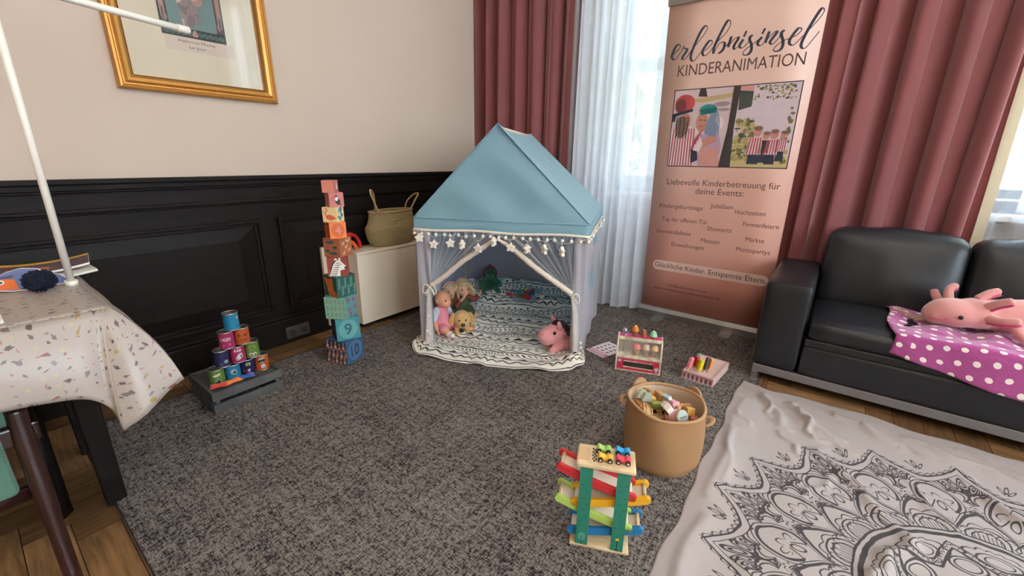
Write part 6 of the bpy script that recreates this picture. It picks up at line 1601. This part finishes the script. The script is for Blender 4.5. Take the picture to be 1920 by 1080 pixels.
q = MB(); q.tube([(BX + (bw(2*pi*k/64, BHt) - .003)*cos(2*pi*k/64), BY + (bw(2*pi*k/64, BHt) - .003)*sin(2*pi*k/64), BHt + .004*sin(4*pi*k/64 + .5)) for k in range(64)], .0062, 10, True); q.build('hem', m_canr, bk)
for ang in (R(152), R(62)):
    c, s = cos(ang), sin(ang); r0 = .148
    q = MB(); pts = [(-.035, 0)] + [(.035*-cos(k*pi/12), .034*sin(k*pi/12)) for k in range(13)] + [(.035, 0)]
    q.prism(pts, lambda u, v, w2: (BX + (r0 + w2)*c - u*s, BY + (r0 + w2)*s + u*c, BHt - .008 + v), .007); q.build('ear_flap', m_canr, bk, bevel=.002)
for ang in (R(-172), R(12)):
    c, s = cos(ang), sin(ang)
    q = MB()
    P = [(-.03, .146, .205), (-.026, .160, .212), (0, .170, .216), (.026, .160, .212), (.03, .146, .205)]
    q.tube([(BX + r*c - u*s, BY + r*s + u*c, z) for u, r, z in catmull(P, 4)], .010, 8, flat=.35); q.build('handle', m_canr, bk)
woods = {n: wood('beech_' + n, c, 25.0, 0.55, (1, 1, .2)) for n, c in (('light', (226, 182, 128)), ('mid', (212, 158, 104)), ('honey', (200, 138, 84)))}
def toyblock(lab, dims, z, x, y, rot, m, nm='wooden_block', bev=.0015):
    q = MB(); q.box(-dims[0]/2, dims[0]/2, -dims[1]/2, dims[1]/2, -dims[2]/2, dims[2]/2)
    o = q.build(nm, m, bevel=bev); place(o, (BX + x, BY + y, z), tuple(R(k) for k in rot)); return tag(o, lab, 'toy block', 'wooden toys in the canvas basket')
# camera looks roughly along (-.24,.97); x right, y away
rr = random.Random(12)
k = 0
for ring, n in ((.03, 3), (.088, 9)):
    for j in range(n):
        a = 2*pi*j/n + ring*9
        toyblock('beech building block deep in the canvas basket under the other toys', (.045, .036, .032), .180 + .006*rr.random(), ring*cos(a), ring*sin(a), (rr.uniform(-12, 12), rr.uniform(-12, 12), rr.uniform(0, 90)), woods['mid' if k % 2 else 'light']); k += 1
m_sage = mat('toy_sage', (182, 190, 164), .55); m_ltb = mat('toy_light_blue', (200, 212, 214), .5); m_tpink = mat('toy_pink', (222, 160, 168), .5); m_coral = mat('toy_coral', (218, 140, 116), .5); m_olive = mat('toy_olive', (116, 116, 48), .5); m_tgrey = mat('toy_grey_green', (168, 178, 166), .5); m_yel = mat('toy_ochre', (220, 170, 88), .5); m_tw = mat('toy_white', (236, 224, 216), .45); m_tk = mat('toy_black', (28, 26, 28), .4)
ZT = .217
toyblock('honey coloured wedge block at the back left of the basket', (.052, .030, .020), ZT + .012, -.088, .062, (18, 8, 150), woods['honey'])
toyblock('orange brown block at the left edge of the basket', (.070, .040, .022), ZT - .002, -.080, -.028, (0, 6, 130), woods['honey'])
toyblock('short ochre block in the middle left of the basket', (.026, .024, .044), ZT + .002, -.062, .012, (0, 12, 30), m_yel)
toyblock('tan arch block near the back of the basket', (.046, .026, .032), ZT + .010, -.044, .060, (10, 0, 140), woods['mid'])
toyblock('light block beside the arch block at the back of the basket', (.036, .030, .028), ZT + .006, -.016, .045, (14, -8, 110), woods['light'])
toyblock('pale blue flat block standing up in the middle of the basket', (.038, .016, .058), ZT + .018, .000, .036, (-28, 10, 150), m_ltb)
toyblock('pink cube next to the pale blue block', (.032, .030, .026), ZT + .022, .022, .020, (10, 12, 145), m_tpink)
toyblock('thin light stick lying near the right back of the basket', (.060, .012, .012), ZT + .004, .056, .060, (0, 8, 60), woods['light'], 'wooden_stick')
toyblock('second light stick crossing at the right back of the basket', (.056, .012, .012), ZT + .010, .048, .050, (0, -10, 25), woods['mid'], 'wooden_stick')
toyblock('ochre cube at the right side of the basket', (.030, .030, .030), ZT + .008, .082, .030, (8, 20, 130), m_yel)
toyblock('long honey block lying along the front of the basket', (.078, .030, .018), ZT - .006, .000, -.098, (0, -4, 165), woods['honey'])
toyblock('brick red block at the right edge of the basket', (.036, .026, .022), ZT - .004, .108, .000, (0, 10, 100), mat('toy_brick', (176, 104, 78), .55))
# prism roof pieces, left
for (x, y, m, lab) in ((-.098, .010, m_sage, 'sage green roof shaped block at the left of the basket'), (-.074, .000, m_tgrey, 'grey roof shaped block beside the sage green one')):
    q = MB(); q.prism([(-.022, -.014), (.022, -.014), (.010, .020), (-.010, .020)], lambda u, v, w2: (u, w2 - .014, v), .028); o = q.build('roof_block', m, bevel=.001); place(o, (BX + x, BY + y, ZT + .022), (R(-14), R(4), R(25))); tag(o, lab, 'toy block', 'wooden toys in the canvas basket')
# railway track piece
t = thing('track_piece', 'beech railway track piece with grooves near the front left of the basket', 'toy track', (BX - .052, BY - .055, ZT + .008), 0); t.rotation_euler = (R(16), R(10), R(112))
q = MB(); q.box(-.040, .040, -.018, .018, -.006, .003); q.box(-.040, .040, -.018, -.012, .003, .007); q.box(-.040, .040, -.0075, .0075, .003, .007); q.box(-.040, .040, .012, .018, .003, .007); q.build('track_body', woods['light'], t, wl=False, bevel=.001)
q = MB(); q.tube([(-.040, 0, 0), (-.048, 0, 0)], .004, 8); q.cyl((-.050, 0, -.006), (-.050, 0, .006), .007, n=14); q.build('connector', woods['light'], t, wl=False)
# olive train wagon
t = thing('toy_wagon', 'olive green wooden train wagon with black wheels in the basket', 'toy train', (BX - .018, BY - .022, ZT + .008), 0); t.rotation_euler = (R(8), R(-6), R(20))
MB().box(-.028, .028, -.014, .014, .000, .020).build('body', m_olive, t, wl=False, bevel=.002)
MB().box(-.024, .024, -.010, .010, .020, .026).build('cargo', mat('toy_olive_light', (146, 148, 72), .5), t, wl=False, bevel=.002)
for x in (-.018, .018):
    for y in (-.016, .016): MB().cyl((x, y - .003, -.004), (x, y + .003, -.004), .008, n=16).build('wheel', m_tk, t, wl=False)
# white and pink car with silver ringed eyes
t = thing('toy_car', 'white and pink rounded wooden toy car tipped on its side in the basket', 'toy car', (BX + .012, BY - .030, ZT + .026), 0); t.rotation_euler = (R(-34), R(14), R(128))
q = MB(); q.prism([(-.040, -.016), (.040, -.016), (.042, -.002), (.030, .012), (.010, .020), (-.018, .020), (-.036, .010), (-.042, -.004)], lambda u, v, w2: (u, w2 - .014, v), .028); q.build('body', m_tw, t, wl=False, bevel=.004, seg=3)
MB().box(-.041, .041, -.0145, .0145, -.018, -.008).build('lower_body', m_tpink, t, wl=False, bevel=.003)
for x in (-.020, .022):
    q = MB()
    for y0, y1 in ((-.018, -.013), (.013, .018)): q.mi = 0; q.cyl((x, y0, -.006), (x, y1, -.006), .0115, n=20)
    q.mi = 1; q.cyl((x, -.0188, -.006), (x, .0188, -.006), .0075, n=18); q.mi = 2; q.cyl((x, -.0194, -.006), (x, .0194, -.006), .0035, n=12)
    q.build('wheel', [m_tk, m_sil, m_tw], t, wl=False)
# stack of rings with grey disc
t = thing('ring_stack', 'stack of coral and pink wooden rings with a grey end disc in the basket', 'toy', (BX + .062, BY - .048, ZT + .016), 0); t.rotation_euler = (R(62), R(0), R(64))
for k in range(5):
    r = .030 - .001*k; z = -.040 + k*.011
    q = MB(); q.lathe([(r*.4, z), (r, z), (r + .0015, z + .005), (r, z + .010), (r*.4, z + .010)], n=28); q.build('ring', (m_coral, m_tpink, woods['light'], m_tpink, m_coral)[k], t, wl=False)
q = MB(); q.lathe([(.026, .016), (.027, .018), (.027, .022), (.026, .023)], n=28); q.build('disc', m_tgrey, t, wl=False)
q = MB(); q.box(-.014, .014, -.002, .002, .0225, .026); q.build('hand_pointer', mat('toy_grey', (120, 112, 108), .5), t, wl=False)
q = MB(); q.cyl((BX + .108, BY - .052, ZT + .004), (BX + .116, BY - .060, ZT + .012), .014, n=20); q.mi = 1; q.cyl((BX + .1145, BY - .0585, ZT + .0105), (BX + .1175, BY - .0615, ZT + .0135), .005, n=12)
tag(q.build('toy_disc', [m_tk, m_sil], bevel=.0015), 'black toy wheel with a silver hub at the right front of the basket', 'toy wheel')
t = thing('wooden_figure', 'small beech peg figure lying beside the pink cube', 'toy figure', (BX + .045, BY + .005, ZT + .02), 0); t.rotation_euler = (R(60), R(10), R(20))
q = MB(); q.lathe([(.009, -.022), (.0095, -.012), (.006, .004), (.0035, .008), (.0075, .013), (.0075, .019), (.0001, .024)], n=18); q.build('peg_body', woods['light'], t, wl=False)

# ============================================================ CAR RAMP
m_rg = mat('ramp_green', (46, 128, 104), .45); m_rb = [mat('ramp_' + n, c, .42) for n, c in (('red', (202, 46, 50)), ('yellow', (236, 172, 32)), ('lime', (176, 204, 98)), ('blue', (36, 120, 172)))]
m_rw = wood('ramp_birch', (230, 196, 152), 18.0, .5, (.4, 1, 1)); m_rbed = mat('ramp_bed', (232, 214, 190), .5, var=.02)
RX, RY, RA = -.396, 1.007, R(24)
rt2 = thing('car_ramp', 'wooden zigzag car ramp toy with green posts and coloured tracks on the carpet', 'toy', (RX, RY, 0), RA)
MB().box(-.088, .088, -.047, .047, 0, .012).build('base_plate', m_rw, rt2, wl=False, bevel=.003)
rt2.scale = (1.02, 1.02, .935)
q = MB(); q.box(-.083, .083, -.047, .047, .312, .328)
q.build('top_plate', m_rw, rt2, wl=False, bevel=.006, seg=3)
q = MB(); q.mi = 0
d = Decal(q, lambda u, v, L: Vector((u, v, .3282 + .0003*L)))
for i in range(3):
    for j in range(8):
        if (i + j) % 2: d.rect(-.040 + i*.0045, -.0355 + i*.0045, -.030 + j*.0075, -.0225 + j*.0075, 0, 1)
d.rect(-.078, -.046, -.030, .030, 1, 1)
q.build('start_markings', [m_tk, mat('ramp_recess', (212, 172, 126), .5)], rt2, wl=False)
for x in (-.052, .052):
    for y in (-.044, .044):
        q = MB(); q.box(x - .018, x + .018, y - .003, y + .003, .012, .312)
        if y < 0:
            d = Decal(q, lambda u, v, L: Vector((u, y - .0031 - .0002*L, v))); dr_ = random.Random(int(x*1000))
            for k in range(9): u = x + dr_.uniform(-.012, .010); v = .08 + .024*k; d.poly([(u - .004, v), (u + .004, v), (u + .002, v + .003), (u - .001, v + .0015)], 1, 1)
            if x < 0:
                d.disc(x, .045, .011, .017, 2, 1); d.stroke([(x, .014), (x, .045)], .0016, 1, 2); d.stroke([(x - .005, .05), (x, .04), (x + .005, .05)], .001, 1, 2)
            else:
                d.stroke([(x, .016), (x, .055)], .0022, 1, 1); d.rect(x - .005, x + .005, .014, .018, 1, 1); d.poly([(x - .0045, .055), (x + .0045, .055), (x + .0055, .065), (x - .0055, .065)], 3, 1); d.rect(x - .0055, x + .0055, .065, .0675, 1, 1)
        q.build('post', [m_rg, m_tk, mat('ramp_print_tree', (96, 160, 138), .5), mat('ramp_print_lamp', (226, 180, 60), .5)], rt2, wl=False)
def ramp(i, x0, z0, x1, z1):
    """curved track from the high end x0 to the low end x1"""
    P = [(x0 + (x1 - x0)*k/12, z0 + (z1 - z0)*(1 - (1 - k/12)**1.35)) for k in range(13)]
    s = 1 if x1 > x0 else -1
    up_ = lambda k: 0.0
    bed = MB()
    vs = [(x, y, z) for x, z in P for y in (-.026, .026)]; vs += [(x, y, z - .004) for x, z in P for y in (-.026, .026)]
    n = len(P)
    bed.add(vs, [(2*k, 2*k + 1, 2*k + 3, 2*k + 2) for k in range(n - 1)] + [(2*n + 2*k + 2, 2*n + 2*k + 3, 2*n + 2*k + 1, 2*n + 2*k) for k in range(n - 1)], True)
    bed.build('track_bed', m_rbed, rt2, wl=False)
    for y in (-.038, .026):
        top = [(x, z + .013) for x, z in P]; bot = [(x, z - .015) for x, z in P][::-1]
        cap1 = [(P[-1][0] + s*.012*cos(a), P[-1][1] - .001 + .014*sin(a)) for a in (R(60), R(20), R(-20), R(-60))]
        cap0 = [(P[0][0] - s*.012*cos(a), P[0][1] - .001 + .014*sin(a)) for a in (R(-60), R(-20), R(20), R(60))]
        poly = top + cap1 + bot + cap0
        if s < 0: poly = poly[::-1]
        q = MB(); q.prism(poly, lambda u, v, w2: (u, y + w2, v), .012); q.build('side_rail', m_rb[i], rt2, wl=False, bevel=.0015)
    q = MB(); q.cyl((x0 + s*.004, -.028, z0 + .001), (x0 + s*.004, .028, z0 + .001), .006, n=14); q.build('end_dowel', m_rw, rt2, wl=False)
ramp(0, -.128, .292, .082, .222)
ramp(1, .120, .222, -.082, .165)
ramp(2, -.128, .170, .082, .098)
ramp(3, .112, .100, -.086, .050)
m_hub = mat('wheel_hub', (206, 190, 172), .4)
RM = Matrix.Translation((RX, RY, 0)) @ Matrix.Rotation(RA, 4, 'Z')
def car(x, y, col, lab):
    p = RM @ Vector((x*1.02, y*1.02, .3283*.935)); t = thing('toy_car', lab, 'toy car', tuple(p), RA, 'little racing cars on the ramp top')
    prof = [(-.021, .006), (.021, .006), (.0215, .014), (.018, .0195), (.010, .0185), (.002, .0145), (-.006, .016), (-.013, .0205), (-.019, .0195), (-.0215, .014)]
    q = MB(); q.prism(prof, lambda u, v, w2: (u, w2 - .0095, v), .019); q.build('car_body', mat('car_' + lab.split()[0], col, .3, coat=.4), t, wl=False, bevel=.002, seg=3)
    for a in (-.0135, .0135):
        for s in (-1, 1):
            q = MB(); q.cyl((a, s*.0095, .0072), (a, s*.0145, .0072), .0072, n=20); q.mi = 1; q.cyl((a, s*.0148, .0072), (a, s*.0096, .0072), .0036, n=14); q.build('wheel', [m_tk, m_hub], t, wl=False)
car(-.008, .022, (170, 204, 104), 'lime green toy car at the back left on top of the ramp')
car(-.003, -.016, (240, 186, 60), 'amber toy car at the front left on top of the ramp')
car(.046, .024, (52, 158, 214), 'sky blue toy car at the back right on top of the ramp')
car(.047, -.014, (232, 66, 88), 'crimson toy car at the front right on top of the ramp')

# ============================================================ MANDALA CLOTH
MCX, MCY = .62, 1.38
def pat_mandala(c):
    x, y, z = coords('UV')
    n1 = noise(vec(x, y), 9.0, 2.0); n2 = noise(vec(y, x, 3.0), 9.0, 2.0)
    x = x - MCX + (n1 - .5)*.022; y = y - MCY + (n2 - .5)*.022
    r = hyp(x, y); th = atan2(y, x)*(180/pi)
    def fold(off, per):
        t = (frac((th - off)/per + 0.5) - 0.5)*per
        tr = t*(pi/180)
        return t, r*xsin(tr), r*xcos(tr)
    t1, u1, w1 = fold(113.0, 20.0); t2, u2, w2_ = fold(123.0, 20.0)
    at1 = xabs(t1)*0.1          # 0 at tip, 1 at valley
    au1 = xabs(u1)
    def ogee(r0, h, p): return r0 + h*((1.0 - at1)**p)
    def ell(u, w, uc, wc, a, b): return hyp((u - uc)/a, (w - wc)/b)
    F = []
    Ro = ogee(.668, .105, 1.7)
    F.append(ln(r - Ro - xabs(xsin(at1*(pi*5.5)))*.017, .0028))
    F.append(ln(r - Ro + .001, .0048)); F.append(ln(r - Ro + .030, .0022))
    F.append((r - Ro > 0.0)*(r - Ro < .014)*(xabs(frac(at1*5.5) - .5) > .45))
    # flame / leaf bundle
    for (uc, wc, a, b) in ((0.0, .672, .012, .046), (.024, .655, .011, .036), (.044, .636, .010, .026)):
        e = ell(au1 - (w1 - wc)*.25*(1 if uc else 0), w1, uc, wc, a, b)
        F.append(ln(e - 1.0, .16)); F.append(ln(e - .5, .14))
    # clustered scallops round the oval
    rho = hyp(u2, w2_ - .548); ph = atan2(u2, w2_ - .548)
    sc = xabs(xsin(ph*4.5))
    out = (r < Ro - .03)*(r > .50)
    F.append(ln(rho - .088 - sc*.030, .005)*out); F.append(ln(rho - .080 - sc*.022, .0025)*out)
    F.append((xabs(xsin(ph*4.5)) < .10)*(rho > .082)*(rho < .112)*out)
    F.append(ln(rho - .136 - xabs(xcos(ph*6.0))*.012, .004)*out*(at1 > .25))
    # oval with sprig
    e = ell(u2, w2_, 0.0, .545, .056, .074)
    notch = w2_ > .485
    F.append(ln(e - 1.0, .075)*notch); F.append(ln(e - 1.22, .03)*notch)
    rr = hyp(u2, w2_ - .522); p2 = atan2(u2, w2_ - .522)
    pet = xabs(xcos(p2*3.0))
    F.append(ln(rr - .020 - pet*.026, .0026)*(w2_ > .515)*(rr < .050)*(pet > .25))
    F.append(ln(ell(u2, w2_, 0.0, .507, .010, .020) - 1.0, .18)); F.append(ln(xabs(u2) - .026 + (w2_ - .50)*.5, .0022)*band(w2_, .488, .53))
    # thick inner petals
    Ri = ogee(.405, .110, .75)
    F.append(ln(r - Ri, .0075)); F.append(ln(r - Ri - .017, .0024))
    bead = ln(r - Ri - .026 - xabs(xsin(at1*(pi*6.0)))*.012, .0022)
    F.append(bead*(e > 1.2))
    # scallop fans inside the petals
    ins = (r < Ri - .008)*(r > .375)
    rho3 = hyp(u1, w1 - .385); ph3 = atan2(u1, w1 - .385)
    F.append(ln(rho3 - .060 - xabs(xsin(ph3*4.0))*.012, .0022)*ins); F.append(ln(rho3 - .052, .0028)*ins); F.append(ln(rho3 - .036, .0024)*ins)
    fu = frac(t1/2.9)
    F.append((xabs(fu - .5) > .43)*ins*(rho3 < .036)); F.append((xabs(fu - .5) < .06)*ins*(rho3 < .034)*(r < .405))
    F.append(ln(r - .412 - xabs(xsin(t1*(pi/2.9)))*.012, .0024)*ins)
    # rings
    F.append(ln(r - .372, .0034)); F.append(ln(r - .352, .0070))
    # inner rosette
    t4, u4, w4 = fold(113.0, 40.0); a4 = xabs(t4)*.05
    R4 = .255 + .070*((1.0 - a4)**1.3)
    F.append(ln(r - R4, .0032)); F.append(ln(r - R4 + .016 - xabs(xsin(a4*(pi*8.0)))*.009, .0022)); F.append(ln(r - R4 + .026, .0045))
    e4 = ell(u4, w4, 0.0, .235, .045, .032); F.append(ln(e4 - 1.0, .08)); F.append(ln(e4 - .7, .06))
    t5, u5, w5 = fold(133.0, 40.0); e5 = ell(u5, w5, 0.0, .285, .050, .026); F.append(ln(e5 - 1.0, .07)); F.append(ln(e5 - 1.45 - xabs(xsin(atan2(u5, w5 - .285)*6.0))*.25, .07)*(r > .2)); F.append(ln(e5 - .62, .05))
    F.append(ln(r - .19, .004)); F.append(ln(r - .17 - xabs(xsin(t4*.6))*.012, .0025)); F.append(ln(r - .13 - .03*xcos(th*(pi/180)*9.0), .004))
    # sprigs outside the valleys
    for (uc, wc, a, b, sk) in ((0.0, .742, .0055, .020, 0.0), (.015, .730, .0050, .017, .5)):
        e = ell(xabs(u2) - (w2_ - wc)*sk, w2_, uc, wc, a, b); F.append(ln(e - 1.0, .28))
    f = F[0]
    for k in F[1:]: f = xmax(f, k)
    weave = noise(vec(x*90.0, y*90.0), 2.0, 3.0)
    base = mixc(weave, c, lin((166, 152, 145)))
    return mixc(f*.94, base, lin((52, 46, 50)))
m_mand = mat('mandala_cotton', (178, 168, 164), 0.9, pat=pat_mandala, var=.02, vs=3.0, bump=0.15, bs=400.0)
ridges = [(.14, 1.95, .40, 1.60, .018, .022), (.40, 1.60, .30, 1.38, .030, .024), (.30, 1.38, .26, 1.10, .026, .022), (.60, 2.02, .86, 1.80, .030, .024), (.86, 1.80, 1.15, 1.72, .030, .026),
          (-.12, 2.32, .02, 2.05, .020, .022), (.02, 2.30, .14, 2.12, .022, .02), (.20, 2.33, .42, 2.20, .018, .022), (-.19, 2.2, -.16, 1.4, .010, .02), (.45, 2.30, .70, 2.22, .014, .02), (.05, 2.16, .22, 2.1, .014, .018), (-.18, 1.9, -.12, 1.5, .009, .014), (.50, 1.42, .62, 1.10, .02, .03), (-.15, 1.3, -.17, .8, .008, .02), (-.10, 2.30, -.05, 2.12, .016, .012), (.06, 2.26, .12, 2.04, .018, .012), (.12, 2.05, .28, 2.02, .014, .012), (.30, 2.30, .62, 2.12, .014, .014), (.62, 2.33, 1.0, 2.12, .016, .016), (-.19, 2.05, -.10, 1.95, .01, .012), (.0, 2.0, .10, 1.86, .012, .012), (.42, 1.95, .52, 1.72, .010, .012), (.70, 1.6, .95, 1.52, .016, .016), (-.02, 1.2, .16, 1.05, .010, .014), (.2, 1.8, .1, 1.6, .008, .012), (.75, 2.28, .95, 2.2, .010, .012)]
def mand_z(x, y):
    z = .0035 + .0035*vnoise(x*9, y*7) + .0035*vnoise(x*26 + y*9, y*20)
    for (x0, y0, x1, y1, h, w_) in ridges:
        dx, dy = x1 - x0, y1 - y0; L2 = dx*dx + dy*dy
        t_ = max(0, min(1, ((x - x0)*dx + (y - y0)*dy)/L2))
        wob = .012*sin(t_*9 + x0*7)
        ddx, ddy = x - x0 - t_*dx, y - y0 - t_*dy
        dist = (-dy*ddx + dx*ddy)/math.sqrt(L2) + wob if 0 < t_ < 1 else math.hypot(ddx, ddy)
        z += h*math.exp(-(dist/w_)**2)*(0.55 + 0.45*sin(pi*t_))
    return z
MX0, MX1, MY0, MY1 = -.222, 1.55, .30, 2.405
def mand_pt(a, b):
    x = MX0 + (MX1 - MX0)*a; y = MY0 + (MY1 - MY0)*b
    xe = .006*sin(y*11) + .004*sin(y*27); ye = .016*sin(x*8) + .010*sin(x*21 + 1) + .02*vnoise(x*5, 2)
    X_ = x + xe*max(0, 1 - a*12); Y_ = y + ye*max(0, b*10 - 9) - .05*max(0, 1 - abs(x + .15)*8)*0
    e = min(1, a*30, (1 - b)*26 + .15)
    return (X_, Y_, mand_z(X_, Y_)*e - (.0085 if X_ > -.13 else .0)*sstep(-.15, -.06, X_) + .0015)
q = MB(); q.grid(mand_pt, 280, 330, lambda a, b: (MX0 + (MX1 - MX0)*a, MY0 + (MY1 - MY0)*b))
tag(q.build('mandala_cloth', m_mand, solid=0.0015), 'pale grey cloth with a large black mandala print spread before the sofa', 'cloth')
